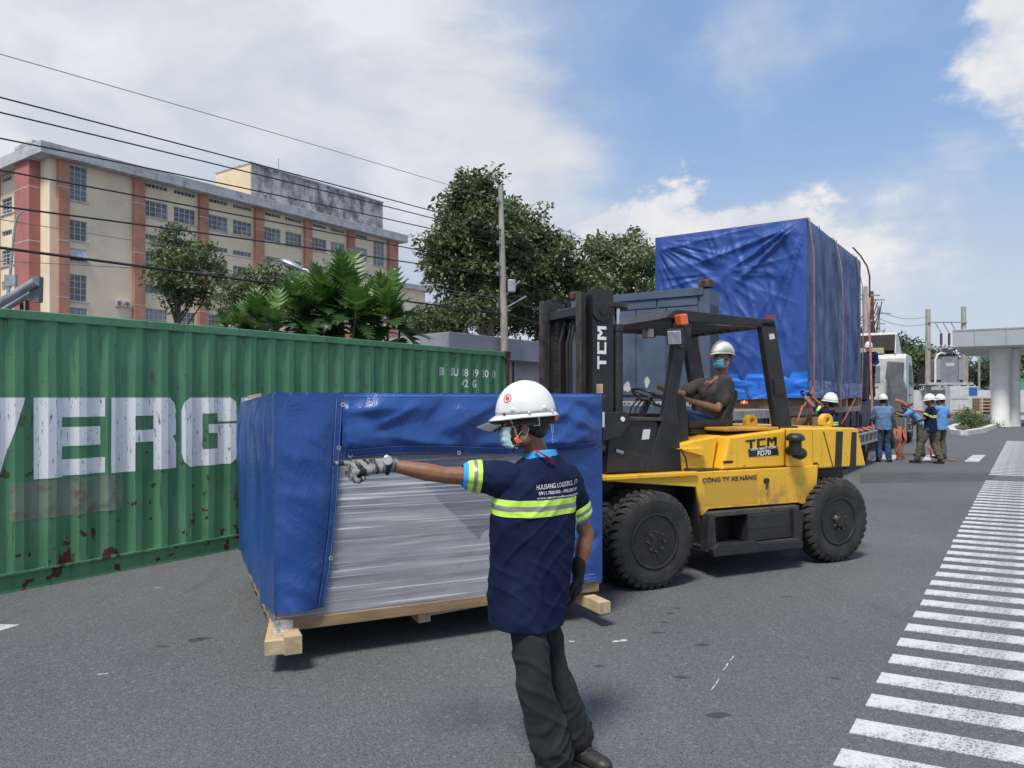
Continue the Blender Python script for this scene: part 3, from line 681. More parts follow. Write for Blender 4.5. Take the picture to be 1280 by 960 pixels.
cabs = [((7.39,7.83,8.05),.008,'wire_l','topmost thin grey cable crossing the sky'),((6.67,6.97,7.12),.015,'wire','upper black cable above the factory roof'),((6.42,6.76,6.92),.015,'wire','black cable just under the upper one, crossing the factory roof'),
 ((5.99,6.43,6.62),.015,'wire','black cable crossing the factory cornice'),((5.46,5.77,5.92),.016,'wire','black cable crossing the factory upper windows'),((4.86,5.36,5.60),.018,'wire','black cable crossing the middle of the factory piers'),
 ((4.17,4.31,4.40),.026,'wire','lowest and thickest black cable, just above the lobed plants'),((4.64,4.80,4.90),.007,'wire_l','thin pale cable between the two lowest black cables'),((3.95,4.62,4.84),.006,'wire_l','faint lower pale cable in front of the factory')]
for (za, zb, zc), r, mm, lab in cabs:
    pts = [along(t, qfit(((-14.3,za),(-5.4,zb),(0,zc)), t)) for t in [-33+1.5*i for i in range(23)]]
    zc2 = zc
    pts += [along(t, zc2-4*.55*(t/33)*(1-t/33)) for t in (3,6,9,12,16.5,21,25,29,33)]+[along(t, zc2-4*.55*((t-33)/34)*(1-(t-33)/34)) for t in (38,44,50,56,62,67)]
    o = MB().tube([tuple(p) for p in pts], r, 5).build('overhead_cable', M[mm]); o['label'] = lab; o['category'] = 'cable'; o['group'] = 'overhead cables along the road'
# cable group of poles behind the truck
for i, (px, d, zt, lab, w_) in enumerate(((1089, 74, 12.3, 'rust brown pole just right of the tarped load', .30), (1098, 80, 11.6, 'concrete pole with crossarms behind the truck cab', .20), (1082, 70, 12.2, 'concrete pole half hidden by the tarped load', .25))):
    b0 = P(px, HY, d); q = thing('utility_pole', lab, 'utility pole', (b0.x, b0.y, 0), group='poles beyond the truck')
    MB().tube([(0,0,0),(0,0,zt)], [w_*1.2,w_*.8], 8).build('shaft', M['pole'] if i else M['rust'], q)
    for z in (zt-.8, zt-3.2, zt-6): MB().beam((-1.3,-.3,z),(1.5,.3,z),.12,.12).build('crossarm', M['galv'], q); 
    mb = MB()
    for j in range(10): mb.tube([(random.uniform(-1.2,1.5),.1,zt-.8-random.random()*3),(random.uniform(-.7,.7),.1,zt-3-random.random()*3),(random.uniform(-.4,1.5),.2,zt-6)], .05, 5)
    mb.build('hanging_cable', M['wire'], q)
# transformer station
TD = 84.0
tl = P(1160, HY, TD); tr = P(1204.5, HY, TD)
def pole2(p, zt, lab):
    q = thing('utility_pole', lab, 'utility pole', (p.x, p.y, 0), group='poles of the transformer station')
    MB().tube([(0,0,0),(0,0,zt)], [.33,.26], 10).build('shaft', M['pole'], q); return q
pole2(tl, 11.7, 'left pole of the transformer station'); pole2(tr, 12.0, 'right pole of the transformer station')
xf = thing('transformer', 'grey finned transformer on a platform between two concrete poles', 'transformer', ((tl.x+tr.x)/2, TD, 0))
hw = (tr.x-tl.x)/2
for z in (10.2, 7.3): MB().beam((-hw-.2,-.3,z),(hw+.2,-.3,z),.14,.14).build('crossbar', M['galv'], xf)
MB().box(-hw-.5, hw+.5, -1, 1, 3.1, 3.4).build('platform', M['conc'], xf, 0)
o = MB().box(-.95, .95, -.8, .8, 3.4, 6.3).build('tank', M['xformer'], xf, 0, .05); MB().box(-.5, .5, -.83, -.8, 5.2, 5.6).build('notice_plate', M['line'], o, 0)
for s_ in (-1, 1):
    mb = MB()
    for j in range(7): mb.box(s_*.98, s_*1.6, -.8+j*.25, -.72+j*.25, 3.7, 6.0)
    mb.build('cooling_fins', M['galv'], xf, 0)
for x in (-.9, 0, .9):
    o = MB().lathe([(.06,7.6),(.14,7.7),(.14,8.9),(.06,9.0)], (x+.2,-.3,0), 'z', 8).build('fuse_switch', M['porcelain'], xf)
    MB().tube([(x+.2,-.3,7.6),(x*.5,-.3,7.0),(x*.5,0,6.3)], .04, 5).tube([(x+.2,-.3,9.0),(x-.5,-.3,10.2)], .04, 5).build('lead_wire', M['wire_l'], xf)
MB().tube([(-1.7,-.9,3.4),(-1.7,-.9,5.9),(-1.5,-.9,6.5),(-1.0,-.9,6.7),(-.4,-.5,6.6)], .12, 8).build('cable_conduit', M['white'], xf)
MB().ell((0,0,6.6),(.7,.5,.35)).build('bushing_cluster', M['blackm'], xf)
for k_, (z0, z1) in enumerate(((11.2,10.9),(10.4,10.1),(9.2,8.4))):
    a = P(1100, HY, 80); a.z = z0-.2; b = tl.copy(); b.z = z1
    pts = [a.lerp(b, i/8)-Vector((0,0,.5*4*(i/8)*(1-i/8))) for i in range(9)]
    o = MB().tube(pts, .03, 5).build('overhead_cable', M['wire_l']); o['label'] = ['upper','middle','lower'][k_]+' thin cable running to the left pole of the transformer station'; o['category'] = 'cable'; o['group'] = 'cables of the transformer station'

# boundary wall, cabinet, pallets
wl = MB().prism([(p.x,p.y,0) for p in (P(1135,HY,85), P(1500,HY,85), P(1500,HY,85.3), P(1135,HY,85.3))], (0,0,2.55)).build('boundary_wall', M['wallw'], None, 0)
wl['label'] = 'white boundary wall across the far end of the yard'; wl['category'] = 'wall'
cb = P(1188, HY, 80); cab_ = thing('switch_cabinet', 'pale grey metal cabinet with a blue sign against the white wall', 'cabinet', (cb.x, 80, 0))
MB().box(0, 3.0, 0, 1, .0, 2.9).build('body', M['galv_l'], cab_, 0, .03); MB().box(2.0, 2.9, -.03, 0, 1.9, 2.8).build('blue_sign', M['sign'], cab_, 0); MB().box(.1,2.0,-.02,0,1.5,1.56).box(.2,2.0,-.02,0,.3,.36).box(.9,.95,-.02,0,.3,1.0).box(1.45,1.5,-.02,0,.3,1.0).build('door_rail', M['wire_l'], cab_, 0)
plm = MB()
for j in range(2): plm.box(0, 2.4, 0, 1.2, j*.5, j*.5+.05)
pl_slat = MB().box(0, 2.6, -.03, .03, 0, .10).mesh('slat', M['wood'], 0); pl_blk = MB().box(-.12,.12,-.6,.6,0,.22).mesh('block', M['wood_d'], 0)
for k_ in range(5):
    b0 = P(1224, HY, 76); q = thing('pallet', ['bottom wooden pallet of the stack beside the white column','second wooden pallet from the bottom of the stack beside the column','middle wooden pallet of the stack beside the white column','second wooden pallet from the top of the stack beside the column','topmost wooden pallet of the stack beside the white column'][k_], 'pallet', (b0.x, 76, .34*k_), group='stacked wooden pallets')
    for j in range(3): o = link('block', pl_blk, q); o.location = (.15+j*1.1, .6, 0)
    for j in range(4): o = link('slat', pl_slat, q); o.location = (0, .04+.38*j, .23)
b0 = P(1181, HY, 70); q = thing('timber_stack', 'low stack of pale timbers lying before the white wall', 'timber', (b0.x, 70, 0))
for j in range(3): MB().box(0, 3.5, j*.3, j*.3+.2, 0, .18).build('bearer', M['wood_d'], q, 0); MB().box(.1, 3.3, j*.3, j*.3+.24, .18, .40).build('timber', M['wood'], q, 0)
for px, lab in ((1180,'left thin lamp post seen beyond the wall'),(1224,'middle thin post beyond the white wall'),(1238.5,'thin post nearest the white column, beyond the wall'),(1209,'slim pole right beside the transformer station')):
    b0 = P(px, HY, 95); o = MB().tube([(0,0,0),(0,0,7.5 if px > 1200 else 6)], .13, 6).build('post', M['pole']); o.location = (b0.x, 95, 0); o['label'] = lab; o['category'] = 'post'; o['group'] = 'posts beyond the far wall'
hb = P(1268, HY, 60); hy_ = thing('hydrant', 'dark red standpipe between the column and the right edge', 'hydrant', (hb.x, 60, 0))
MB().tube([(0,0,0),(0,0,1.1)], .13, 8).build('riser', M['red'], hy_); MB().tube([(-.4,0,1.15),(.4,0,1.15)], .12, 8).build('head', M['red'], hy_)
gb = P(1268, HY, 120); o = MB().box(0, 14, 0, 10, 0, 9.8).build('green_building', M['greenw'], None, 0); o.location = (P(1273,HY,120).x, 120, 0); o['label'] = 'green clad building at the right edge behind the column'; o['category'] = 'building'
o = MB().box(0, 30, 0, 10, 0, 5.5).box(-.2,30,-.3,10,6.6,7.6).build('white_building', M['wallw'], None, 0); o.location = (P(1261,HY,118).x, 131, 0); o['label'] = 'white low building seen between the column and the green building'; o['category'] = 'building'
# canopy and column
CD = 43.0
cp = thing('canopy', 'grey fascia canopy on thick white columns at the right edge', 'canopy', P(1243, HY, CD).xy.to_3d()*1)
cp.location = (P(1251,HY,CD).x, CD, 0); cp.rotation_euler.z = atan2(-.574, .819)
zt = EYE+(HY-407)/F*40.2; zb = EYE+(HY-430.5)/F*40.2
MB().box(-2.25, 14, -2.1, 9, zb+.0, zt).build('roof_fascia', M['fascia'], cp, 0, .02)
MB().box(-2.15, 13.9, -2.0, 8.9, zb-.03, zb-.002).build('soffit', M['white'], cp, 0)
mb = MB()
for x in (-.02,): mb.lathe([(.56,0),(.47,.4),(.46,zb-1.2),(.56,zb-.05)], (x,0,0), 'z', 20)
mb.build('column', M['column'], cp); MB().box(-2.27, 14, -2.12, -2.10, zt-.12, zt-.04).build('fascia_trim', M['galv'], cp, 0); fseam = MB().box(-.012,.012,-2.112,-2.098,zb+.02,zt-.13).mesh('panel_joint', M['xformer'], 0)
for i in range(9): o = link('panel_joint', fseam, cp); o.location = (-1.2+i*1.5, 0, 0)
MB().lathe([(.36,0),(.32,.4),(.31,zb-1.2),(.38,zb-.05)], (.62,.7,0), 'z', 16).build('column', M['column'], cp)
pv = MB().prism([(p.x,p.y,0) for p in (G(1250,530.5), G(1400,533), G(1400,516), G(1256,522))], (0,0,.12)); link('pavement', pv.mesh('pavement', M['pave'], 0), None, kind='structure')
# planter
pk = [G(1188,538), G(1192,542.5), G(1205,544), G(1228,540.5), G(1247,533), G(1252,526), G(1238,528), G(1212,531), G(1197,534)]
cen = sum(pk, Vector())/len(pk)
plant_ = thing('planter_kerb', 'white kerbed planting island with a small shrub', 'planter', (cen.x, cen.y, 0))
kb = MB()
for i in range(len(pk)):
    a, b = pk[i]-cen, pk[(i+1) % len(pk)]-cen; kb.beam((a.x,a.y,.09),(b.x,b.y,.09),.28,.24)
kb.build('kerb', M['curb'], plant_, 30); MB().pz([((p-cen).x*.96,(p-cen).y*.96) for p in pk], 0, .12).build('soil', M['soil'], plant_, 0)
# ------------------------------------------------------------ trees and plants
import numpy as np
def leaf_mesh(name, m, centers, radii, n, size, seed, clump=.45, per=26, droop=.25, hollow=.55, asp=.5):
    rs = np.random.RandomState(seed)
    vol = np.array([r[0]*r[1]*r[2] for r in radii]); vol = vol**.75; pr = vol/vol.sum()
    nc = max(6, n//per); idx = rs.choice(len(radii), nc, p=pr)
    d = rs.normal(size=(nc, 3)); d /= np.linalg.norm(d, axis=1)[:, None]
    rad = hollow+(1-hollow)*rs.rand(nc)**.6
    cc = np.array(centers)[idx]+d*np.array(radii)[idx]*rad[:, None]
    cc += rs.normal(size=(nc,3))*clump*.3
    own = np.repeat(np.arange(nc), per); N = len(own)
    q = rs.normal(size=(N, 3)); q *= (clump*rs.rand(N)**.5/np.linalg.norm(q, axis=1))[:, None]; q[:, 2] *= .7
    c = cc[own]+q
    ax = q/ (np.linalg.norm(q, axis=1)[:, None]+1e-6)+rs.normal(size=(N,3))*.55; ax[:, 2] -= droop
    ax /= np.linalg.norm(ax, axis=1)[:, None]
    up = rs.normal(size=(N,3))*.6; up[:, 2] += 1; sd = np.cross(ax, up); sd /= np.linalg.norm(sd, axis=1)[:, None]+1e-6
    L = size*(.6+.8*rs.rand(N))[:, None]; Wd = L*asp
    v = np.empty((N, 4, 3)); v[:,0] = c-ax*L*.5; v[:,1] = c+sd*Wd*.5; v[:,2] = c+ax*L*.5; v[:,3] = c-sd*Wd*.5
    me = bpy.data.meshes.new(name); me.vertices.add(N*4); me.vertices.foreach_set('co', v.reshape(-1).astype(np.float32))
    me.loops.add(N*4); me.loops.foreach_set('vertex_index', np.arange(N*4, dtype=np.int32))
    me.polygons.add(N); me.polygons.foreach_set('loop_start', np.arange(0, N*4, 4, dtype=np.int32)); me.polygons.foreach_set('loop_total', np.full(N, 4, dtype=np.int32))
    me.update(calc_edges=True); me.materials.append(m); return me
def tree(name, label, trunk_px, depth, blobs, n, size, leafm, seed, tr=.16, clump=.5, group=None, squash=.85, cat='tree', per=26, base_z=0, hollow=.5):
    """blobs: (px, py, r px) outline discs of the crown in the photograph, made into lobes round the trunk"""
    b = P(trunk_px, HY, depth); r0 = random.Random(seed); t = thing(name, label, cat, (b.x, b.y, base_z), group=group)
    cs, rr = [], []
    for x, y, r in blobs:
        R = r/F*depth; q = P(x, y, depth)-Vector((b.x, b.y, base_z)); q.y += r0.uniform(-1, 1)*R*.9
        cs.append(tuple(q)); rr.append((R, R*1.1, R*squash))
    top = max(c[2] for c in cs); low = min(c[2]-r[2] for c, r in zip(cs, rr))
    fork = max(.35*top, low*.8, .4); tb = MB()
    tb.tube([(0,0,0),(tr*.4,0,fork*.5),(tr*.2,tr*.3,fork),(0,0,fork+(top-fork)*.55),(tr*.5,0,top*.80)], [tr*1.15,tr*.9,tr*.75,tr*.4,tr*.1], 9)
    for c in cs:
        s = Vector((0,0,fork+(min(c[2],top)-fork)*r0.uniform(-.05,.4))); e = Vector(c); m_ = (s+e)/2+Vector((r0.uniform(-.3,.3),r0.uniform(-.3,.3),-.1))*tr*3
        tb.tube([s, m_, e], [tr*.42,tr*.28,tr*.07], 6)
        for j in range(5):
            dv = Vector((r0.gauss(0,1), r0.gauss(0,1), r0.gauss(.4,1))).normalized()*Vector(rr[cs.index(c)]).length*.5
            tb.tube([m_.lerp(e, r0.random()), e+dv*.5, e+dv], [tr*.15,tr*.09,tr*.03], 5)
    tb.build('trunk', M['bark'], t, 60)
    link('crown', leaf_mesh('crown', leafm, cs, rr, n, size, seed, clump, per, hollow=hollow), t)
    return t
tree('broadleaf_tree', 'tall dark green tree standing left of the concrete utility pole', 612, 27, [(590,240,26),(612,235,18),(565,262,26),(600,275,38),(560,300,32),(590,320,42),(556,340,28),(635,290,32),(580,365,32),(625,345,40),(545,312,20),(605,385,26),(570,385,18)], 23000, .20, M['leaf_d'], 11, .2, .42, per=34, hollow=.35)
tree('broadleaf_tree', 'dark tree behind the forklift mast, right of the concrete pole', 712, 29, [(660,280,24),(655,310,34),(685,305,28),(660,345,36),(700,330,26),(690,360,34),(730,355,30),(650,375,26),(640,262,16)], 16000, .20, M['leaf_d'], 12, .17, .42, per=34, hollow=.35)
tree('broadleaf_tree', 'paler loose tree between the forklift mast and the tarped load', 765, 33, [(745,318,24),(765,310,22),(790,300,16),(735,345,30),(775,340,34),(800,330,24),(760,370,30),(800,365,26),(815,345,16),(725,370,24),(812,318,14),(828,330,14)], 12000, .20, M['leaf_p'], 13, .17, .42, per=30, hollow=.3)
tree('broadleaf_tree', 'slim round tree in front of the factory facade', 222, 34, [(222,290,14),(215,305,24),(240,318,28),(205,325,22),(232,345,34),(205,348,24),(262,335,22),(268,352,18),(225,368,24),(195,308,12),(248,366,20)], 8500, .19, M['leaf_m'], 14, .11, .40, per=30, hollow=.35)
tree('broadleaf_tree', 'bushy dark tree behind the lobed plants, before the factory', 325, 30, [(330,345,20),(315,362,24),(345,360,24),(300,378,20),(360,352,14),(330,385,26),(290,392,14)], 8000, .16, M['leaf_d'], 15, .1, .4)
tree('low_tree', 'low tree behind the lobed plants at their left', 372, 28, [(372,365,18),(400,345,12),(390,380,20)], 3000, .15, M['leaf_m'], 25, .08, .4)
tree('low_tree', 'low pale green tree above the grey fascia, left part', 548, 30, [(530,400,16),(550,395,18),(572,402,16),(520,412,10),(560,412,16)], 4500, .15, M['leaf_m'], 16, .09, .4)
tree('low_tree', 'bright green low tree above the grey fascia beside the pole', 650, 31, [(640,395,22),(665,400,22),(690,395,20),(600,400,20),(620,410,16),(675,415,18)], 7000, .15, M['leaf_m'], 17, .09, .4)
tree('distant_tree', 'bright green rounded tree beyond the truck cab', 1142, 90, [(1142,452,14),(1128,462,12),(1155,462,14),(1140,470,14),(1168,455,12)], 4200, .55, M['leaf_m'], 18, .3, 1.2, 'trees beyond the far wall')
tree('distant_tree', 'hazy grey green tree behind the raised roof deflector of the truck', 1136, 110, [(1130,432,12),(1142,443,13),(1118,440,12),(1155,440,10)], 2400, .6, M['leaf_h'], 19, .3, 1.3, 'trees beyond the far wall')
tree('distant_tree', 'hazy domed tree behind the transformer', 1186, 115, [(1185,448,11),(1176,458,12),(1196,457,12),(1187,468,14)], 2600, .6, M['leaf_h'], 20, .3, 1.3, 'trees beyond the far wall')
tree('distant_tree', 'low hazy tree mass between the transformer and the white column', 1222, 110, [(1215,465,12),(1232,460,13),(1240,468,12),(1225,472,12),(1205,470,10)], 3000, .5, M['leaf_h'], 21, .3, 1.2, 'trees beyond the far wall')
tree('distant_tree', 'dark tree at the right edge behind the canopy', 1266, 112, [(1264,452,12),(1272,460,12),(1280,450,14)], 1500, .6, M['leaf_d'], 22, .3, 1.2, 'trees beyond the far wall')
tree('distant_tree', 'tree behind the truck cab, left of the bright green one', 1112, 95, [(1108,470,14),(1120,478,12),(1100,482,12)], 1500, .55, M['leaf_m'], 26, .3, 1.2, 'trees beyond the far wall')
tree('shrub', 'small fine leaved shrub on the kerbed island', 1214, 36.3, [(1207,521,9),(1219,519,10),(1228,522,8),(1201,524,6),(1213,526,9)], 2600, .09, M['leaf_d'], 23, .04, .22, cat='shrub', per=18)
gr = link('grass', leaf_mesh('grass', M['grass'], [(0,0,.14)], [(1.5,1.2,.05)], 3000, .12, 24, .3, 20, droop=-1.2, hollow=.0, asp=.16), None, kind='stuff'); gr.location = (cen.x-.1, cen.y, 0)

# lobed-leaf plants behind the container
def lobed(L=1.0, bend=.5, seed=0):
    rl = random.Random(seed); mb = MB(); n = 15; left, right, mid = [], [], []
    def ctr(s): return Vector((0, L*s*(1-.10*bend*s), L*(.10*s-bend*.42*s*s)))
    for i in range(n+1):
        s = .14+.86*i/n; env = sin(pi*min(1, s*.93+.06))**.75*.37*L
        lob = 1.0 if i % 2 else .46
        if i == n: lob = .05
        w = env*lob; c = ctr(s); sweep = .16*L*lob*(1 if i % 2 else 0)
        mid.append(c); 
        for sgn, lst in ((-1, left), (1, right)):
            lst.append(c+Vector((sgn*w, sweep, w*.28-(.05*L if i % 2 else 0))))
    vs = mid+left+right; k = n+1; fs = []
    for i in range(n):
        fs += [(i, i+1, k+i+1), (i, k+i+1, k+i), (i, 2*k+i, 2*k+i+1), (i, 2*k+i+1, i+1)]
    mb.add(vs, fs); mb.tube([ctr(0), ctr(.08), ctr(.16)], [.012*L,.010*L,.008*L], 5)
    return mb
lm = [[lobed(1, b, i).mesh('leaf', M[mm], 60) for i, b in enumerate((.15,.4,.7,1.0))] for mm in ('leaf_b', 'leaf_bd')]
def lobed_plant(label, px, d, heads, seed):
    b = P(px, HY, d); r0 = random.Random(seed); t = thing('lobed_leaf_plant', label, 'plant', (b.x, b.y, 0), group='lobed leaf plants behind the container')
    sb = MB()
    for x, y, sz, nl, dj in heads:
        h = P(x, y, d+dj)-Vector((b.x, b.y, 0)); sb.tube([(h.x*.25,h.y*.25,0),(h.x*.6,h.y*.6,h.z*.5),tuple(h)], [.05,.04,.02], 7)
        for k in range(nl):
            o = link('leaf', lm[0 if k < nl*.6 else 1][min(3, int(k/nl*4.0))], t)
            s = sz*r0.uniform(.8,1.15); el = radians(78-115*(k/nl)**.9+r0.uniform(-8,8)); az = k*2.399+r0.uniform(-.3,.3)
            s *= .88; o.scale = (s*r0.uniform(.85,1.1), s, s); o.rotation_euler = (el, r0.uniform(-.25,.25), az); o.location = h-Vector((0,0,.35*sz*k/nl))
    sb.build('stem', M['stem'], t, 60)
lobed_plant('lobed leaf plant with a tall crown, middle one of the three behind the container', 415, 13.6, [(395,374,.85,18,0),(430,366,.92,20,.2),(370,386,.8,16,-.1),(412,394,.8,15,.5),(445,388,.75,14,-.1)], 1)
lobed_plant('lobed leaf plant at the right end of the row behind the container', 482, 14.0, [(485,388,.85,18,0),(468,405,.8,12,.3),(500,408,.7,10,.2)], 2)
lobed_plant('low pale lobed leaf plant at the left end of the row behind the container', 305, 12.8, [(300,404,.55,12,0),(322,398,.65,12,.1),(342,402,.7,12,-.1),(285,410,.4,8,0)], 3)

# street lamp among the plants, bent pole and boom at the far left
q = P(392, HY, 17); sl_ = thing('street_lamp', 'street lamp with a flat grey head rising behind the lobed plants', 'street lamp', (q.x, q.y, 0))
h0 = P(350,326,17)-q.to_3d()+Vector((0,0,EYE)) if False else None
def rel(px, py, d, o): v = P(px, py, d); return (v.x-o[0], v.y-o[1], v.z-(o[2] if len(o) > 2 else 0))
o_ = (q.x, q.y, 0)
MB().tube([(0,0,0), rel(392,420,17,o_), rel(390,348,17,o_), rel(384,338,17,o_), rel(376,336,17,o_)], [.06,.05,.04,.035,.03], 8).build('arm', M['galv'], sl_)
hc = Vector(rel(365,331.5,17,o_)); dr = (Vector(rel(379,338,17,o_))-Vector(rel(351,325,17,o_))).normalized()
rm = Matrix((dr, Vector((0,1,0)), dr.cross(Vector((0,1,0))).normalized())).transposed()
o = MB().ell(hc, (.31,.14,.085), rm, 16, 8).build('lamp_head', M['galv'], sl_); MB().ell(hc+Vector((-.03,-.01,-.035)), (.2,.12,.07), rm, 14, 6).build('lens', M['wire_l'], o)
q = P(9, HY, 20); o_ = (q.x, q.y, 0); bp = thing('bent_lamp_post', 'thin pale lamp post with a curved top before the factory corner', 'lamp post', o_)
MB().tube([(0,0,0), rel(9,380,20,o_), rel(14,330,20,o_), rel(18,285,20,o_), rel(22,270,20,o_), rel(29,264,20,o_)], [.05,.045,.035,.03,.028,.025], 8).build('shaft', M['galv'], bp)
MB().box(-.05,.25,-.05,.05,4.7,5.0).build('clamp', M['galv'], bp, 0)
q = P(0, HY, 12.5); o_ = (q.x, q.y, 0); bo = thing('crane_boom', 'pale grey twin tube boom rising behind the container at the far left', 'crane boom', o_)
MB().tube([rel(-60,415,12.5,o_), rel(45,352,12.5,o_)], .075, 14).build('upper_tube', M['galv'], bo); MB().tube([rel(-60,428,12.7,o_), rel(43,364,12.7,o_)], .05, 12).build('lower_tube', M['galv'], bo)
MB().beam(rel(46,346,12.6,o_), rel(45,378,12.6,o_), .12, .16).build('end_bracket', M['wire_l'], bo, 30); MB().beam(rel(27,378,12.8,o_), rel(27,395,12.8,o_), .05,.05).beam(rel(34,375,12.8,o_), rel(34,395,12.8,o_), .05,.05).beam((-.8,.3,0),rel(-60,420,12.6,o_),.3,.3).build('stay', M['rust'], bo, 30)
class Fr:
    """vertical-plane measuring frame: a along, b away from the viewer"""
    def __init__(s, o, d): n = hypot(*d); s.o = o; s.a = (d[0]/n, d[1]/n); s.b = (-s.a[1], s.a[0])
    def B(s, px, py, b=0):
        k = (px-640)/F; ox = s.o[0]+b*s.b[0]; oy = s.o[1]+b*s.b[1]; a = (k*oy-ox)/(s.a[0]-k*s.a[1]); return a, EYE+(HY-py)/F*(oy+a*s.a[1])
    def P3(s, px, py, b=0): a, z = s.B(px, py, b); return Vector((a, b, z))
    def toL(s, p): dx, dy = p[0]-s.o[0], p[1]-s.o[1]; return Vector((dx*s.a[0]+dy*s.a[1], dx*s.b[0]+dy*s.b[1], p[2]))
def ridge(x, y, z, s): return (1-abs(noise.noise((x*s, y*s, z*s)))*2)
def interp(pts, z):
    pts = sorted(pts, key=lambda p: p[1])
    if z <= pts[0][1]: return pts[0][0]
    for (x0, z0), (x1, z1) in zip(pts, pts[1:]):
        if z <= z1: q = (z-z0)/(z1-z0); q = q*q*(3-2*q) if False else q; return x0+(x1-x0)*q
    return pts[-1][0]
# ------------------------------------------------------------ film and tarpaulin wrapped crate on the forks
KC = Fr((-1.47, 4.60), (.906, .423)); LX, LD, ZT = 2.37, 2.3, 1.712
cr = thing('wrapped_crate', 'low square crate under a dark blue tarpaulin with film showing in front, on the forks', 'crate', (-1.47, 4.60, 0), (.906, .423))
hem = [KC.B(x, y) for x, y in ((429,490),(427,520),(424.5,560),(420,640),(413,705),(402,772))]
ZB = .325; zband = KC.B(430,572)[1]-.01; hem_r = [KC.B(x, y)[0] for x, y in ((686,560),(700,735))]
def wr(x, z, k=1.0):
    n = noise.noise((x*1.3+3, 1.7, z*1.1))*.045+noise.noise((x*3.1, 5, z*2.6+x))*.020
    r = max(0, ridge(x*1.0+z*.5, 2, z*1.4-x*.3, 2.1)-.55)*.035+max(0, ridge(x+z*1.1, 9, z*.6, 4.0)-.7)*.02
    return (n+r)*k
def topz(b): return ZT-.075*b/LD
tp = MB()
def fl(u, v):           # left flap of the front
    z = ZB+.02+(topz(0)-ZB-.02)*v; xe = interp(hem, z); x = -.012+(xe+.012)*u; e = min(1, u*6)*min(1, (1-v)*5)
    bulge = .075*sin(pi*min(1,u*1.05))*(1-v)**.7*e
    return (x, -.012-bulge-wr(x, z, .9)*e*min(1, (1-u)*3+.15), z)
tp.patch(fl, 34, 60)
def tb_(u, v):          # top band of the front
    x0 = interp(hem, topz(0)); x = x0-.01+(LX-x0+.01)*u; z0 = zband+.018*sin(u*7)+.012*u; z = z0+(topz(0)-z0)*v; e = min(1, (1-v)*4)*min(1, (1-u)*12)
    if u < .01: e = 0
    sc = .09*e*abs(noise.noise((x*1.7, 3, z*2.4+x*.6)))+.07*e*max(0, ridge(x*.8+z*1.2, 1, z*1.5, 1.9)-.45)+.03*e*max(0, ridge(x*1.3-z*1.6, 4, z*1.1, 3.1)-.4)
    return (x, -.010-sc*min(1, v*5+.15), z)
tp.patch(tb_, 90, 26)
def fr_(u, v):          # right flap
    z = .30+(zband+.02-.30)*v; x0 = hem_r[1]+(hem_r[0]-hem_r[1])*v; x = x0+(LX-x0)*u
    return (x, -.012-abs(wr(x, z, 1.1))*min(1, (1-u)*5)*min(1, (1-v)*6), z)
tp.patch(fr_, 26, 46)
def lf(u, v):           # left side, hanging in long vertical pleats
    b = -.012+(LD+.012)*u; z0 = ZB+.02-.03*min(1,u*10)+.02*sin(u*23); z = z0+(topz(b)-z0)*v; e = min(1, u*12)*min(1, (1-v)*7)
    pl_ = abs(noise.noise((b*5.5+z*.7, 2, z*.9)))*.05+.02*noise.noise((b*14, 1, z*1.4+b))
    return (-.012-(pl_+.015*noise.noise((b*1.5, 7, z*2)))*e, b, z)
tp.patch(lf, 90, 40, True)
def rf(u, v): b = LD*u; z = .30+(topz(b)-.30)*v; return (LX+.008+abs(wr(b+3, z, .6))*min(1,(1-v)*6)*min(1,u*8), b, z)
tp.patch(rf, 30, 20)
def bf(u, v): x = LX*u; return (x, LD+.01, .3+(topz(LD)-.3)*v)
tp.patch(bf, 10, 6, True)
tp.patch(lambda u, v: (-.012+(LX+.02)*u, -.012+(LD+.02)*v, topz(LD*v)+.012*noise.noise((u*4, v*4, 1))*sin(pi*u)*sin(pi*v)), 24, 24)
tarp = tp.build('tarpaulin', M['cloth_blue'], cr, 60)
bm = bmesh.new(); bm.from_mesh(tarp.data); bmesh.ops.remove_doubles(bm, verts=bm.verts, dist=.004); bm.to_mesh(tarp.data); bm.free(); smooth(tarp.data, 180)
tv = BVHTree.FromPolygons([v.co.copy() for v in tarp.data.vertices], [tuple(p.vertices) for p in tarp.data.polygons])
def on_tarp(x, z, off=.004):
    h = tv.ray_cast(Vector((x, -1, z)), Vector((0, 1, 0)))[0]; return (h.x, h.y-off, h.z) if h else (x, -.02-off, z)
# hems: double seam strips, stitching, eyelets
hb_ = MB()
def ribbon(mb, pts, wd, off, dirx):
    vs = []
    for x, z in pts:
        for s_ in (-.5, .5): vs.append(on_tarp(x+(wd*s_ if dirx else 0), z+(0 if dirx else wd*s_), off))
    mb.add(vs, [(2*i, 2*i+1, 2*i+3, 2*i+2) for i in range(len(pts)-1)])
zz_ = [ZB+.04+(topz(0)-.04-ZB-.04)*i/40 for i in range(41)]
ribbon(hb_, [(interp(hem, z)-.026, z) for z in zz_], .045, .005, True)
x0 = interp(hem, zband)+.01
ribbon(hb_, [(x0+(LX-.05-x0)*i/50, zband+.018*sin((i/50)*7)+.036) for i in range(51)], .05, .005, False)
hb_.build('hem', M['cloth_blue'], tarp, 0)
sb_ = MB()
for o_ in (.009, .043): ribbon(sb_, [(interp(hem, z)-o_, z) for z in zz_], .0028, .0085, True)
for o_ in (.012, .058): ribbon(sb_, [(x0+(LX-.05-x0)*i/50, zband+.018*sin((i/50)*7)+o_) for i in range(51)], .0028, .0085, False)
for o_ in (.02, .045): ribbon(sb_, [(hem_r[1]+.05+(LX-.06-hem_r[1]-.05)*i/12, .31+o_) for i in range(13)], .0028, .008, False)
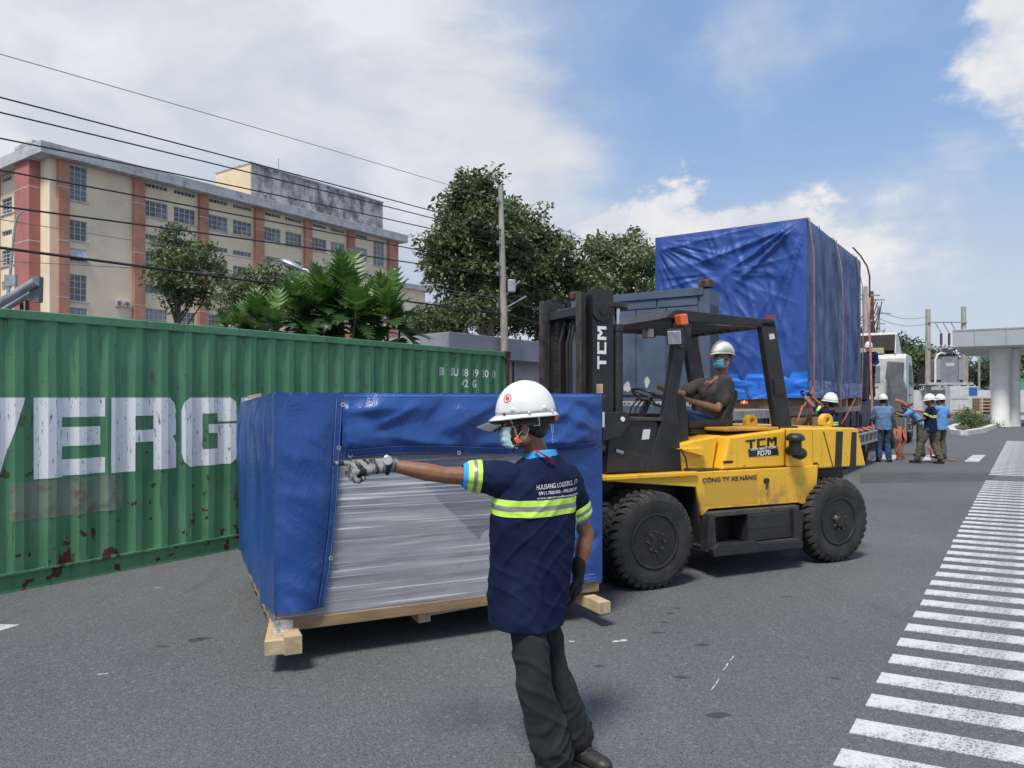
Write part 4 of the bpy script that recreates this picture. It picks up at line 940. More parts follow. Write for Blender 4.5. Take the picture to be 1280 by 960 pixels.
ribbon(sb_, [(interp(hem, topz(0))+.0+(LX-.4)*i/40, topz(0)-.02) for i in range(41)], .002, .008, False)
sb_.build('stitching', M['stitch'], tarp, 0)
for ex, ey in ((424,560),(438,569.5),(573.5,566),(414,698),(429,506)):
    a, z = KC.B(ex, ey, -.03); p = on_tarp(a, z, .009)
    mb = MB().lathe([(.007,-.002),(.007,.003),(.0145,.003),(.0145,-.002)], p, 'y', 16, True); o = mb.build('eyelet', M['eyelet'], tarp, 40)
    MB().lathe([(.001,.001),(.0072,.001)], p, 'y', 12).build('eyelet_hole', M['vinyl'], o, 0) if False else None
MB().tube([on_tarp(KC.B(683,500,-.02)[0], KC.B(683,y,-.02)[1], .012) for y in (508,530,552,575)], .003, 5).tube([on_tarp(KC.B(686,500,-.02)[0], KC.B(686,y,-.02)[1], .012) for y in (512,540,575)], .003, 5).build('tie_cord', M['stitch'], tarp)
# film, inner sheets
fm = MB().patch(lambda u, v: (.0+LX*u, .0+.010*noise.noise((u*2.5, 2, v*16))+.004+.004*noise.noise((u*5, 1, v*50)), .275+(zband+.06-.275)*v), 90, 90)
fm.build('stretch_film', M['film'], cr, 180)
MB().patch(lambda u, v: (-.002+.008*noise.noise((u*6, 1, v*3)), LD*u, .235+.11*v), 40, 4, True).build('side_film', M['grey_sheet'], cr, 180)
MB().box(.01, LX-.01, .03, LD-.02, .29, 1.60).build('foil_sheet', M['grey_sheet'], cr, 0)
def tri(name, pts, b, m): return MB().prism([tuple(KC.P3(x, y, b)) for x, y in pts], (0, .004, 0)).build(name, m, cr, 0)
tri('foil_sheet', ((486,560),(600,673),(700,560)), .020, M['dark_sheet'])
tri('foil_fold', ((606,664),(534,770),(735,735),(735,600)), .017, M['grey_sheet'])
# timber base
for z0, z1, b0 in ((.215,.285,.0),):
    MB().box(.04, LX-.02, b0, b0+.09, z0, z1).build('base_board', M['wood_d'], cr, 0, .003)
for b0 in (.55, 1.1, 1.65, 2.15): MB().box(.04, LX-.02, b0, b0+.09, .235, .285).build('base_board', M['wood_d'], cr, 0, .003)
def beam_(p0, p1, w_, h_, nm='runner'):
    o = MB().beam(p0, p1, w_, h_).build(nm, M['wood'], cr, 0, .004)
    p0, p1 = V3(p0), V3(p1); d = (p1-p0).normalized(); MB().beam(p0-d*.0015, p0-d*.0002, w_*.985, h_*.985).build('end_grain', M['wood_end'], o, 0)
e = KC.P3(365, 804, -.14); beam_((e.x+.005, -.16, .175), (e.x+.02, 2.35, .165), .105, .11)
e = KC.P3(341, 797, -.14); beam_((e.x+.01, -.13, .165), (e.x+.20, .9, .165), .115, .085)
e = KC.P3(748, 760, -.14); beam_((e.x+.02, -.20, .150), (e.x-.10, 2.3, .165), .095, .085); 
beam_((1.0, .10, .17), (1.0, 2.3, .17), .09, .09)
MB().beam(KC.P3(310,497,2.2), KC.P3(326,494,2.2), .08, .03).build('corner_board', M['wood'], cr, 0)
MB().patch(lambda u, v: (-.02+.12*u+.01*noise.noise((u*9,v*9,0)), -.03-.04*sin(pi*u)*v+.012*noise.noise((u*14,v*14,3)), .30-.10*v), 16, 12).build('film_tuft', M['film'], cr, 180)
# ------------------------------------------------------------ forklift
FO = (1.254, 6.44); K = Fr(FO, (.906, .423))
fk = thing('forklift', 'yellow forklift with black mast and overhead guard lifting the wrapped crate', 'forklift', (*FO, 0), (.906, .423))
def nb(px, py, b): return K.B(px, py, b)
tyre = MB(); prof_t = [(.235,.015),(.30,.0),(.355,-.002),(.39,.010),(.412,.035),(.418,.12),(.412,.205),(.39,.23),(.355,.242),(.30,.24),(.235,.225)]
tyre.lathe(prof_t, (0,0,0), 'y', 48, True); tyre_me = tyre.mesh('tyre', M['rubber'], 40)
tr_ = MB(); NL = 34
for i in range(NL):
    for sd in (0, 1):
        th = 2*pi*(i+.5*sd)/NL; c, s_ = cos(th), sin(th); th2 = th+.09*(1); 
        def pt(r, y, t): return (r*cos(t), y, r*sin(t))
        wd_ = .052; y0, y1 = (-.004, .108) if sd == 0 else (.132, .244)
        ya, yb = y0, y1
        vs = []
        for r, yy, tt in ((.352, ya if sd == 0 else yb, th), (.416, .018 if sd == 0 else .222, th), (.434, .045 if sd == 0 else .195, th+.02), (.434, .108 if sd == 0 else .132, th+.09)):
            vs += [pt(r, yy, tt-wd_), pt(r, yy, tt+wd_)]
        inner = []
        for r, yy, tt in ((.34, ya+.008 if sd == 0 else yb-.008, th), (.40, .025 if sd == 0 else .215, th), (.405, .045 if sd == 0 else .195, th+.02), (.405, .108 if sd == 0 else .132, th+.09)):
            inner += [pt(r, yy, tt-wd_*1.15), pt(r, yy, tt+wd_*1.15)]
        q = vs+inner; f = []
        for k in range(3): a = 2*k; f += [(a,a+1,a+3,a+2), (a,a+2,a+10,a+8), (a+1,a+9,a+11,a+3)]
        f += [(6,7,15,14), (0,8,9,1)]
        tr_.add(q, f)
tread_me = tr_.mesh('tread', M['rubber'], 30)
rimf = MB().lathe([(.245,.012),(.248,.004),(.236,.0),(.222,.006),(.216,.03),(.205,.085),(.175,.10),(.135,.10),(.125,.085),(.12,.03),(.105,.012),(.06,.005),(.001,.003)], (0,0,0), 'y', 36).lathe([(.24,.225),(.2,.20),(.001,.18)], (0,0,0), 'y', 24).mesh('rim', M['rim'], 35)
bolt = MB().lathe([(.013,0),(.013,.018)], (0,0,0), 'y', 6)
def bolts(n, r, y):
    mb = MB()
    for i in range(n): t = 2*pi*i/n; mb.lathe([(.012,-.02),(.012,.006)], (r*cos(t), y, r*sin(t)), 'y', 6)
    return mb
bl1 = bolts(10, .155, .092).mesh('wheel_nuts', M['greasy'], 30); bl2 = bolts(8, .085, .004).mesh('hub_bolts', M['greasy'], 30)
rimr = MB().lathe([(.245,.012),(.248,.004),(.236,.0),(.222,.006),(.214,.03),(.205,.045),(.15,.055),(.13,.05),(.09,.03),(.075,.0),(.055,-.02),(.001,-.025)], (0,0,0), 'y', 36).lathe([(.24,.225),(.2,.20),(.001,.18)], (0,0,0), 'y', 24).mesh('rim', M['rim'], 35)
def wheel(a, b, rear=False, flip=False, rot=0):
    o = link('wheel', tyre_me, fk); o.location = (a, b, .425); o.rotation_euler = (0, rot, 0)
    if flip: o.scale = (1, -1, 1)
    t = link('tread', tread_me, o); t['kind'] = 'stuff'
    link('rim', rimr if rear else rimf, o)
    n_ = link('wheel_nuts', bl1, o); n_['kind'] = 'stuff'
    n_ = link('hub_bolts', bl2, o); n_['kind'] = 'stuff'
wheel(0, 0); wheel(-.0, .285, rot=.09); wheel(0, 2.0, flip=True, rot=.2); wheel(0, 1.715, flip=True, rot=.05); wheel(2.345, .1, True, rot=.3); wheel(2.345, 1.9, True, True)
MB().tube([(0,.3,.425),(0,1.7,.425)], .16, 14).build('front_axle', M['greasy'], fk); MB().tube([(2.345,.3,.425),(2.345,1.7,.425)], .10, 12).build('rear_axle', M['greasy'], fk)
MB().box(-.25, 2.05, .56, 1.44, .30, .96).box(2.05, 2.8, .45, 1.55, .52, .95).build('chassis', M['blackm'], fk, 0, .01)
# near and far body sides
side = [nb(*p, .22) for p in ((757,601),(868.6,608.6),(876,644.6),(884.5,636),(997,628),(999,629.5),(1017.5,630.5),(1020.5,585.5))]
side += [(side[-1][0], .995), (side[-3][0]-.0, .985), (-.40, .985)]
side[0] = (-.40, side[0][1])
for b0, b1 in ((.20,.235),(1.765,1.80)): MB().py(side, b0, b1).build('side_panel', M['yellow'], fk, 0, .006)
MB().box(-.40, .95, .235, 1.765, .955, .985).build('floor_plate', M['yellow_d'], fk, 0, .004)
MB().box(-.395, .60, .17, .24, .955, .995).build('fender_lip', M['yellow'], fk, 0, .008)
# engine hood under the seat
h1 = [nb(*p, .27) for p in ((901,588),(910,545.5),(981,536.5),(980,585))]
h1 = [(h1[0][0], .985), h1[1], (1.755, h1[2][1]), (1.755, .985)]
MB().py(h1, .25, 1.75).build('engine_hood', M['yellow'], fk, 0, .022)
h0 = [(.46,.985),(.47,1.215),(.58,1.25),(1.0,1.31),(.93,.985)]
MB().py(h0, .36, 1.64).build('seat_base', M['yellow'], fk, 0, .015)
MB().prism([(.47,.30,1.20),(.78,.30,1.20),(.78,.30,1.12)], (0,.07,0)).build('gusset', M['yellow'], fk, 0, .004)
MB().box(1.04, 1.72, .3, 1.7, 1.352, 1.385).build('hood_lid', M['yellow_d'], fk, 0, .01)
# counterweight and rear side
cwt = [(1.765,.60),(2.165,.60),(2.165,.955),(2.865,.955),(2.85,1.0),(2.745,1.345),(2.60,1.365),(1.765,1.375)]
MB().py([(1.765,.985),(2.18,.985),(2.18,.955),(2.865,.955),(2.745,1.345),(2.70,1.362),(1.765,1.372)], .215, 1.785).build('counterweight', M['yellow'], fk, 0, .025)
MB().py([(2.55,.50),(2.86,.62),(2.865,.955),(2.5,.955)], .5, 1.5).build('tow_block', M['yellow_d'], fk, 0, .02)
def decal(name, pts, m, b=.215, off=.003, parent=None): return MB().prism([(a, b-off, z) for a, z in pts], (0, .0022, 0)).build(name, m, parent or fk, 0)
def nq(pts, b): return [nb(x, y, b) for x, y in pts]
for q in (((1045.3,539.3),(1053.9,539.3),(1052.0,584),(1043.5,584.3)), ((1064.8,540),(1071,540.3),(1070.2,583.6),(1062.3,583.8))): decal('black_stripe', nq(q, .212), M['black'])
decal('panel_seam', nq(((1029,539.5),(1030.2,539.5),(1042.2,584.6),(1041,584.6)), .212), M['vinyl']); decal('panel_seam', nq(((1015.5,538),(1016.3,538),(1016.8,586),(1016,586)), .212), M['yellow_d'])
decal('socket_hole', nq(((1017,578.3),(1022.4,578),(1022.4,582.7),(1017,583)), .212), M['vinyl'])
decal('panel_seam', nq(((981.6,537),(982.5,537),(981.4,584),(980.5,584)), .212), M['vinyl'])
decal('slot', nq(((903.5,577.5),(904.5,576),(915.5,575.6),(916.5,577),(915.5,578.8),(904.5,579.4)), .25), M['vinyl'], .25)
decal('repainted_area', nq(((877.5,597),(947,592.8),(947,628.5),(885,633.2)), .20), mat('repaint_yellow', (.56,.33,.035), .5, (.6,.36,.04), 2), .20, .0015)
# lettering
def fk_text(s, x0, y0, x1, y1, b, material, hgt, bold=.0, name='lettering'):
    """text between two baseline pixels on a side plane"""
    me = text_mesh(s, 1.0, material, name, bold=bold); a0, z0 = nb(x0, y0, b); a1, z1 = nb(x1, y1, b)
    wd = max(v.co.x for v in me.vertices)-min(v.co.x for v in me.vertices); mn = min(v.co.x for v in me.vertices)
    ht = max(v.co.y for v in me.vertices)-min(0, min(v.co.y for v in me.vertices) if False else 0)
    for v in me.vertices:
        u = (v.co.x-mn)/wd; v.co = Vector((a0+(a1-a0)*u, b-.0055, z0+(z1-z0)*u+v.co.y/ht*hgt))
    return link(name, me, fk)
# wide squared TCM emblem built from strokes
def tcm(frm, ux, uz, sx, h, m, b):
    """frm origin; ux/uz unit axes in (a,z); strokes on a side plane"""
    S_ = [[(0,.80),(.30,.80),(.30,1),(0,1)], [(.115,0),(.195,0),(.195,.80),(.115,.80)],
          [(.35,.0),(.63,.0),(.63,.20),(.35,.20)], [(.35,.8),(.63,.8),(.63,1),(.35,1)], [(.35,.20),(.43,.20),(.43,.80),(.35,.80)],
          [(.68,0),(.755,0),(.755,1),(.68,1)], [(.925,0),(1,0),(1,1),(.925,1)], [(.755,1),(.755,.70),(.84,.38),(.84,.70),(.79,1)], [(.84,.70),(.84,.38),(.925,.70),(.925,1),(.89,1)]]
    mb = MB()
    for pl in S_: mb.prism([(frm[0]+ux[0]*x*sx+uz[0]*y*h, b-.005, frm[1]+ux[1]*x*sx+uz[1]*y*h) for x, y in pl], (0,.002,0))
    return mb.build('emblem', m, fk, 0)
a0, z0 = nb(932.5,561.5,.25); a1, z1 = nb(970.5,556.8,.25); L_ = hypot(a1-a0, z1-z0); ux = ((a1-a0)/L_, (z1-z0)/L_)
tcm((a0,z0), ux, (0,1), L_, .088, M['black'], .25)
pq = nq(((934.5,562.2),(972.5,557.8),(973,566.5),(935,571)), .25); decal('model_plate', nq(((934.5,560.5),(972,556.5),(973,568),(936,570.8)), .25) if False else nq(((935,561.6),(971.5,557.8),(973.3,568.5),(936,571.2)), .25), M['vinyl'], .25, .0035)
fk_text('VIEW MAST FORK', 937.5, 563.6, 970.5, 560.0, .25, M['whitel'], .024, .02); fk_text('FD70', 946.5, 569.8, 963, 568.2, .25, M['whitel'], .050, .025)
fk_text('CÔNG TY XE NÂNG', 878, 603.2, 945, 599.0, .20, M['seam'], .050, .02, 'company_name')
# lifting eyes
def eye(px, py, b, r):
    a, z = nb(px, py, b); mb = MB(); n = 14; out = [(a+r*cos(pi*i/n), z+r*sin(pi*i/n)) for i in range(n+1)]; ri = r*.36; zc = z+r*.12
    poly = [(a+r, 1.33)]+out+[(a-r, 1.33)]
    o_ = [(a+r*cos(t), z+r*sin(t)) if sin(t) >= 0 else (a+r*(1 if cos(t) > 0 else -1)*min(1, abs(cos(t))*1.3), z+sin(t)*(z-1.34)) for t in [2*pi*i/28 for i in range(28)]]
    i_ = [(a+ri*cos(t), zc+ri*sin(t)) for t in [2*pi*i/28 for i in range(28)]]
    vs = [(x, b, zz) for x, zz in o_]+[(x, b, zz) for x, zz in i_]+[(x, b+.07, zz) for x, zz in o_]+[(x, b+.07, zz) for x, zz in i_]; f = []
    for k in range(28): j = (k+1) % 28; f += [(k, j, 28+j, 28+k), (56+k, 84+k, 84+j, 56+j), (k, 56+k, 56+j, j), (28+k, 28+j, 84+j, 84+k)]
    mb.add(vs, f).build('lifting_eye', M['yellow'], fk, 40, .006)
eye(940.5, 527, .75, .075); eye(1035, 526.5, .75, .085)
# air intake
a, z = nb(996, 548, .10)
o = MB().lathe([(.001,.085),(.05,.085),(.085,.06),(.092,.035),(.085,.015),(.06,.01)], (a-.02,.10,z-.035), 'z', 20).tube([(a-.02,.10,z),(a-.02,.10,z-.16)], [.062,.055], 18).tube([(a-.02,.10,z-.145),(a+.04,.10,z-.155),(a+.085,.11,z-.15)], [.05,.058,.052], 14).tube([(a+.04,.10,z-.13),(a+.04,.24,z-.13)], .05, 12)
o.build('air_intake', M['vinyl'], fk, 50)
a, z = nb(958, 601, .19); MB().lathe([(.028,-.0),(.028,.03),(.001,.03)], (a, .175, z), 'y', 14).beam((a,.17,z-.01),(a-.03,.16,z-.08),.014,.014).build('fuel_cap', M['vinyl'], fk, 40)
a, z = nb(958.5, 581, .24); MB().lathe([(.012,-.0),(.012,.03)], (930*0+nb(931,582,.24)[0], .235, nb(931,582,.24)[1]), 'y', 10).build('hood_latch', M['yellow_d'], fk, 40)
# step and tool box
s0, s1 = nb(884,647,.12)[0], nb(1001,640,.12)[0]
MB().py([(s0+.02,.60),(s0+.09,.60),(s0+.11,.33),(s0+.06,.25),(s0-.0,.25)], .12, .22).build('step_bracket', M['blackm'], fk, 0, .006)
MB().box(s0+.04, s1, .14, .56, .565, .61).build('tank_top', M['deck_dirt'], fk, 0, .006)
MB().box(s0+.50, s1-.10, .13, .56, .30, .565).build('battery_box', M['black'], fk, 0, .012)
MB().box(s0+.06, s0+.50, .40, .56, .30, .565).build('step_recess', M['blackm'], fk, 0)
MB().box(s0+.50, s1-.10, .127, .135, .42, .428).build('box_seam', M['vinyl'], fk, 0)
MB().py([(s0,.29),(s0+.06,.33),(s0+.5,.33),(s0+.58,.30),(s1-.05,.285),(s1-.05,.21),(s0+.6,.215),(s0+.02,.22)], .04, .10).build('step_rail', M['black'], fk, 0, .008)
MB().box(s0+.03, s1-.06, .09, .56, .27, .295).build('step_tread', M['deck_dirt'], fk, 0, .004)
MB().py([(s1-.12,.59),(s1+.02,.56),(s1-.0,.28),(s1-.10,.22)], .10, .14).build('rear_step_bracket', M['black'], fk, 0, .006)
# front wheel arch plate and mud flap
MB().py([nb(*p,.24) for p in ((868,610),(876,612),(884,640),(886,690),(878,690),(872,640))], .24, .50).build('mud_guard', M['blackm'], fk, 0, .004)
# cowl, dash
cow = [nb(*p, .38) for p in ((757,592),(760,530),(770,523),(816,524),(822,530),(810,590))]
MB().py(cow, .36, 1.64).build('dash_cowl', M['black'], fk, 0, .015)
MB().py([nb(*p,.38) for p in ((770,521),(824,522),(824,526),(770,526))], .34, 1.66).build('dash_top', M['deck_dirt'], fk, 0, .006)
decal('sticker', nq(((804,537),(813,536.5),(811,549),(802,549.5)), .36), M['white'], .36)
MB().py([nb(*p,.30) for p in ((753,516),(780,514),(787,520),(788,528),(776,545),(753,552))], .29, .33).build('tilt_bracket', M['black'], fk, 0, .008)
MB().lathe([(.001,0),(.022,0),(.022,.02)], (nb(779,524,.28)[0], .283, nb(779,524,.28)[1]), 'y', 12).build('bracket_pin', M['whitel'], fk, 40)
decal('white_edge_sticker', nq(((753,515),(755.5,515),(755.5,534),(753,534)), .29), M['white'], .29)
p0 = K.P3(775,565,.42); p1 = K.P3(812,572,.42); MB().tube([p0, p1], .062, 14).build('tilt_cylinder', M['blackm'], fk); MB().tube([K.P3(752,560,.42), p0], .03, 12).build('tilt_rod', M['greasy'], fk); MB().tube([K.P3(769,563,.36), K.P3(778,566,.36)], .022, 10).build('grease_cap', M['chrome'], fk)
MB().tube([K.P3(753,562,.5), K.P3(770,575,.46), K.P3(790,584,.5)], .03, 8).tube([K.P3(755,570,.5), K.P3(772,585,.46)], .03, 8).build('hydraulic_hose', M['vinyl'], fk)
MB().tube([(-.15,.6,.55),(-.15,1.4,.55)], .06, 10).box(-.35,-.05,.5,1.5,.35,.9).build('mast_trunnion', M['greasy'], fk)
# mast
ra = nb(741,361,.45)[0]; rb = nb(767,361,.45)[0]; ZM = 2.665
def rail(b0, a0, a1, z0, z1, sgn):
    mb = MB(); w_ = .10*sgn
    mb.box(a0, a1, b0, b0+.018*sgn, z0, z1); mb.box(a0, a0+.022, b0+.018*sgn, b0+w_, z0, z1); mb.box(a1-.022, a1, b0+.018*sgn, b0+w_, z0, z1)
    return mb.build('outer_rail', M['black'], fk, 0, .003)
rail(.45, ra, rb, .12, ZM, 1); rail(1.37, ra, rb, .12, ZM, -1)
for b0, b1 in ((.52,.60),(1.22,1.30)): MB().box(ra-.085, ra-.03, b0, b1, .10, ZM-.03).box(ra-.03, rb-.06, b0+.03, b1-.03, .1, ZM-.04).build('inner_rail', M['blackm'], fk, 0, .003)
for b0 in (.50, 1.235): MB().box(ra-.10, ra-.085, b0, b0+.085, .3, ZM-.02).build('worn_rail_edge', M['greasy'], fk, 0)
for z0, z1 in ((2.44,2.56),(1.35,1.5),(.2,.4)): MB().box(rb-.02, rb+.03, .47, 1.35, z0, z1).build('mast_crossmember', M['black'], fk, 0, .006)
MB().box(ra-.05, ra+.04, .55, 1.27, 2.44, 2.53).build('inner_crosshead', M['black'], fk, 0, .01)
# rounded top plates over the lift cylinders
for bb, lab in ((.45, 0), (1.11, 1)):
    a0 = nb(745,377,.45)[0]; a1 = nb(793,378,.45)[0]; zc = nb(770,382,.45)[1]; cx = (a0+a1)/2; hw_ = (a1-a0)/2
    pl = [(cx+hw_*cos(2*pi*i/24), bb+.13+.14*sin(2*pi*i/24)) for i in range(24)]
    MB().pz(pl, zc-.015, zc+.035).build('cylinder_crosshead', M['black'], fk, 30, .006)
    ca = nb(773,450,.5)[0]; MB().tube([(ca, bb+.07, .5), (ca, bb+.07, 2.33)], .052, 14).lathe([(.06,2.30),(.06,2.36)], (ca, bb+.07, 0), 'z', 14).build('lift_cylinder', M['blackm'], fk)
    MB().tube([(ca, bb+.07, 2.33), (ca, bb+.07, zc)], .026, 12).build('lift_rod', M['chrome'], fk)
for bb in (.68, 1.14):
    mb = MB(); z = .6
    while z < 2.5: mb.box(ra+.00, ra+.03, bb, bb+.035, z, z+.038); mb.box(ra+.006, ra+.024, bb-.006, bb+.041, z+.038, z+.05); z += .05
    o = mb.build('lift_chain', M['greasy'], fk, 0); o['kind'] = 'stuff'
    MB().lathe([(.055,0),(.06,.005),(.05,.02),(.06,.045),(.055,.05)], (ra+.05, bb-.01, 2.5), 'y', 18).build('chain_pulley', M['greasy'], fk)
for bb in (.80, .87, 1.02): MB().tube([(ra-.02,bb,.5),(ra-.03,bb,2.2),(ra+.03,bb,2.42),(ra+.08,bb,2.3),(ra+.10,bb,.9)], .016, 8).build('mast_hose', M['vinyl'], fk)
MB().lathe([(.10,0),(.10,.02)], (nb(752,388,.44)[0], .432, nb(752,388,.44)[1]), 'y', 20).lathe([(.035,-.01),(.035,.0)], (nb(754,389,.43)[0], .432, nb(754,389,.43)[1]), 'y', 14).build('roller_boss', M['black'], fk)
decal('sticker', nq(((745.5,480),(753.5,480),(753.5,491.5),(745.5,491.5)), .45), M['wood_end'], .45, .003)
# vertical emblem on the mast, reading upwards
a0, z0 = nb(757.5,461.5,.45); _, z1 = nb(757.5,408,.45); wv_ = a0-nb(746.5,461,.45)[0]
tcm((a0, z0), (0, 1), (-1, 0), z1-z0, wv_, M['whitel'], .45)
# carriage, backrest and forks
MB().box(ra-.20, ra-.11, .30, 1.50, .25, .38).box(ra-.20, ra-.11, .30, 1.50, .72, .84).build('carriage', M['blackm'], fk, 0, .01)
mb = MB()
for i in range(9): mb.box(ra-.19, ra-.15, .32+i*.16, .345+i*.16, .84, 1.55)
mb.box(ra-.19, ra-.15, .32, 1.625, 1.55, 1.60); mb.build('load_backrest', M['blackm'], fk, 0)
cl = lambda a, b, z: K.toL(Vector((-1.47+a*.906-b*.423, 4.6+a*.423+b*.906, z)))
for bb in (.62, 1.28):
    p0 = Vector((ra-.26, bb, .085)); p1 = Vector((ra-2.95, bb, .07))
    MB().prism([(ra-.20, bb, .80),(ra-.26, bb, .80),(ra-.27, bb, .115),(ra-2.84, bb, .088),(ra-2.84, bb, .07),(ra-.22, bb, .055),(ra-.20, bb, .08)], (0,.13,0)).build('fork', M['rust'], fk, 30, .004)
# overhead guard
gN, gF = .35, 1.65
def gp(px, py): return nb(px, py, gN)
roof_z = lambda a: 2.50+(gp(969,399)[1]-gp(841,385)[1])/(gp(969,399)[0]-gp(841,385)[0])*(a-.447)
a0, a1 = gp(842,386)[0], gp(969,400)[0]; za, zb2 = gp(842,386)[1], gp(969,400)[1]
for b0, b1 in ((gN, gN+.09), (gF-.09, gF)):
    MB().py([(a0-.10, za-.09),(a0+.02,za),(a1,zb2),(a1+.01,zb2-.085),(a0+.1,za-.115)], b0, b1).build('guard_side_rail', M['black'], fk, 0, .012)
MB().py([(a0-.10,za-.095),(a0+.02,za-.004),(a0+.12,za-.008),(a0+.02,za-.095)], gN+.09, gF-.09).build('guard_front_rail', M['black'], fk, 0, .012)
MB().box(a1-.09, a1-.005, gN+.09, gF-.09, zb2-.08, zb2-.01).build('guard_rear_rail', M['black'], fk, 0, .01)
for i in range(8):
    b = gN+.17+i*(gF-gN-.34)/7; MB().beam((a0+.05,b,za-.05),(a1-.06,b,zb2-.045),.035,.04).build('guard_bar', M['black'], fk, 0)
def fleg(b0): return MB().py([gp(*p) for p in ((845,398),(862,398),(857,440),(846,505),(853,590),(807,591),(829,520),(838,470))], b0, b0+.07).build('front_leg', M['black'], fk, 0, .012)
fleg(gN); fleg(gF-.07)
MB().py([gp(*p) for p in ((845,405),(864,405),(862,430),(850,436),(845,430))], gN-.012, gN+.03).build('lamp_bracket', M['blackm'], fk, 0, .004)
for b0 in (gN, gF-.075):
    MB().py([gp(*p) for p in ((951,402),(969.5,402),(974,430),(991,536),(971,536),(955,430))], b0, b0+.075).build('rear_leg', M['black'], fk, 0, .012)
    MB().box(gp(971,536)[0]-.04, gp(991,536)[0]+.05, b0-.02, b0+.1, 1.36, 1.39).build('leg_foot', M['blackm'], fk, 0, .004)
MB().py([gp(*p) for p in ((966,474),(978,474),(979,492),(968,494))], gN-.02, gN+.10).build('rear_lamp_box', M['blackm'], fk, 0, .006)
MB().box(gp(978,480)[0], gp(981,480)[0], gN, gN+.08, gp(980,488)[1], gp(980,477)[1]).build('rear_lamp', M['red'], fk, 0, .004)
decal('sticker', nq(((961,417.5),(967.5,417),(968.5,423.5),(962,424.5)), gN), M['white'], gN)
decal('top_red_lamp', nq(((957,393),(969,394.5),(969.5,399),(957,398)), gN), M['red'], gN)
o = MB().py([gp(*p) for p in ((842,394),(851,393),(853,407),(844,408))], gN-.10, gN-.0).build('indicator', M['amber'], fk, 0, .012)
def lamp(px, py, b):
    a, z = nb(px, py, b); o = MB().box(-.03, .05, -.075, .075, -.075, .075).build('headlamp', M['vinyl'], fk, 0, .015); o.location = (a, b, z); o.rotation_euler = (0, radians(-16), radians(40))
    MB().box(-.041, -.028, -.062, .062, -.062, .062).build('glass', M['lens'], o, 0, .006); MB().box(-.0, .03, -.015, .015, .07, .12).build('bracket', M['blackm'], o, 0)
lamp(844, 421, gN-.09); lamp(811, 414, 1.5)
# seat, side panel, steering
a, z = nb(885, 545, .62)
MB().box(a-.22, a+.27, .62, 1.12, 1.31, 1.37).build('seat_pan', M['blackm'], fk, 0, .01)
MB().box(a-.25, a+.26, .60, 1.14, 1.37, 1.46).build('seat', M['vinyl'], fk, 0, .03)
MB().py([(a+.15,1.40),(a+.27,1.38),(a+.40,1.66),(a+.41,1.76),(a+.33,1.78),(a+.29,1.66)], .62, 1.12).build('seat_back', M['vinyl'], fk, 40, .03)
MB().py([nb(*p,.46) for p in ((838,500),(842,493),(853,493),(857,500),(860,545),(858,560),(842,560),(836,545))], .44, .52).build('side_shield', M['vinyl'], fk, 0, .02)
sw = K.P3(812, 497, .95); rt = Matrix.Rotation(radians(28), 3, 'Y')
ring = [tuple(sw+rt @ Vector((.19*cos(2*pi*i/28), .19*sin(2*pi*i/28), 0))) for i in range(29)]
o = MB().tube(ring, .014, 8, False)
for k in range(3): o.tube([tuple(sw), tuple(sw+rt @ Vector((.185*cos(2*pi*k/3+.5), .185*sin(2*pi*k/3+.5), 0)))], .01, 6)
o.ell(sw, (.04,.04,.025)).build('steering_wheel', M['vinyl'], fk)
MB().tube([tuple(sw), tuple(sw+rt @ Vector((0,0,-.42)))], .035, 10).build('steering_column', M['vinyl'], fk)
for i in range(3):
    p = K.P3(786+i*6, 522, .75+.08*i); MB().tube([tuple(p), tuple(p+Vector((.03,0,.10))), tuple(p+Vector((.10,0,.17)))], .008, 6).ell(p+Vector((.10,0,.18)), .018).build('control_lever', M['vinyl'], fk)
p = K.P3(829, 592, .26); MB().tube([tuple(p), tuple(K.P3(845,560,.26)), ], .009, 6).build('brake_lever', M['vinyl'], fk) if False else None
MB().tube([tuple(K.P3(860,590,.26)), tuple(K.P3(857,572,.26)), tuple(K.P3(851,561,.28))], .008, 6).build('hand_lever', M['vinyl'], fk)
MB().beam(tuple(K.P3(858,587,.27)), tuple(K.P3(896,587,.27)), .09, .03).build('floor_bar', M['greasy'], fk, 0, .008)
MB().box(-.1, .5, .5, 1.5, .986, .992).build('floor_mat', M['vinyl'], fk, 0)
# ------------------------------------------------------------ flat rack, trailer, big tarped load, tractor
RO = (2.98, 11.17); RK = Fr(RO, RD)
def xf_(c): return c
rk = thing('flat_rack', 'blue grey flat rack with solid end walls carrying the tall tarped load', 'flat rack', (*RO, 0), RD)
def end_wall(x0, x1, m, nm='end_wall'):
    o = MB().box(x0+.05, x1-.05, .16, 2.28, 1.50, 3.31).build(nm, m, rk, 0, .006)
    for b0, b1 in ((0,.17),(2.27,2.44)): MB().box(x0+.02, x1-.02, b0+.01, b1-.01, 1.46, 3.32).build('corner_post', m, rk, 0, .008)
    MB().box(x0, x1, .10, 2.34, 3.24, 3.36).build('top_rail', m, rk, 0, .006)
    for j, b in enumerate((.18,.70,1.22,1.74)): MB().box(x0+.025, x0+.055, b+.012, b+.508, 1.72, 3.08).build('wall_panel', m, o, 0, .006)
    for j, b in enumerate((.18,.86,1.54)): MB().box(x0+.025, x0+.055, b+.012, b+.668, 3.10, 3.235).build('wall_panel', m, o, 0, .006)
    for b in (.0, 2.265): MB().box(x0-.005, x0+.2, b-.005, b+.175, 3.36, 3.475).build('corner_casting', M['rust'], rk, 0, .008); MB().box(x0-.008, x0+.0, b+.06, b+.12, 3.38, 3.45).box(x0+.06, x0+.13, b-.008, b+.0, 3.38, 3.45).build('casting_hole', M['vinyl'], C.objects[-1], 0)
    return o
ew = end_wall(0, .5, M['rackblue']); end_wall(11.69, 12.19, M['rackdark'])
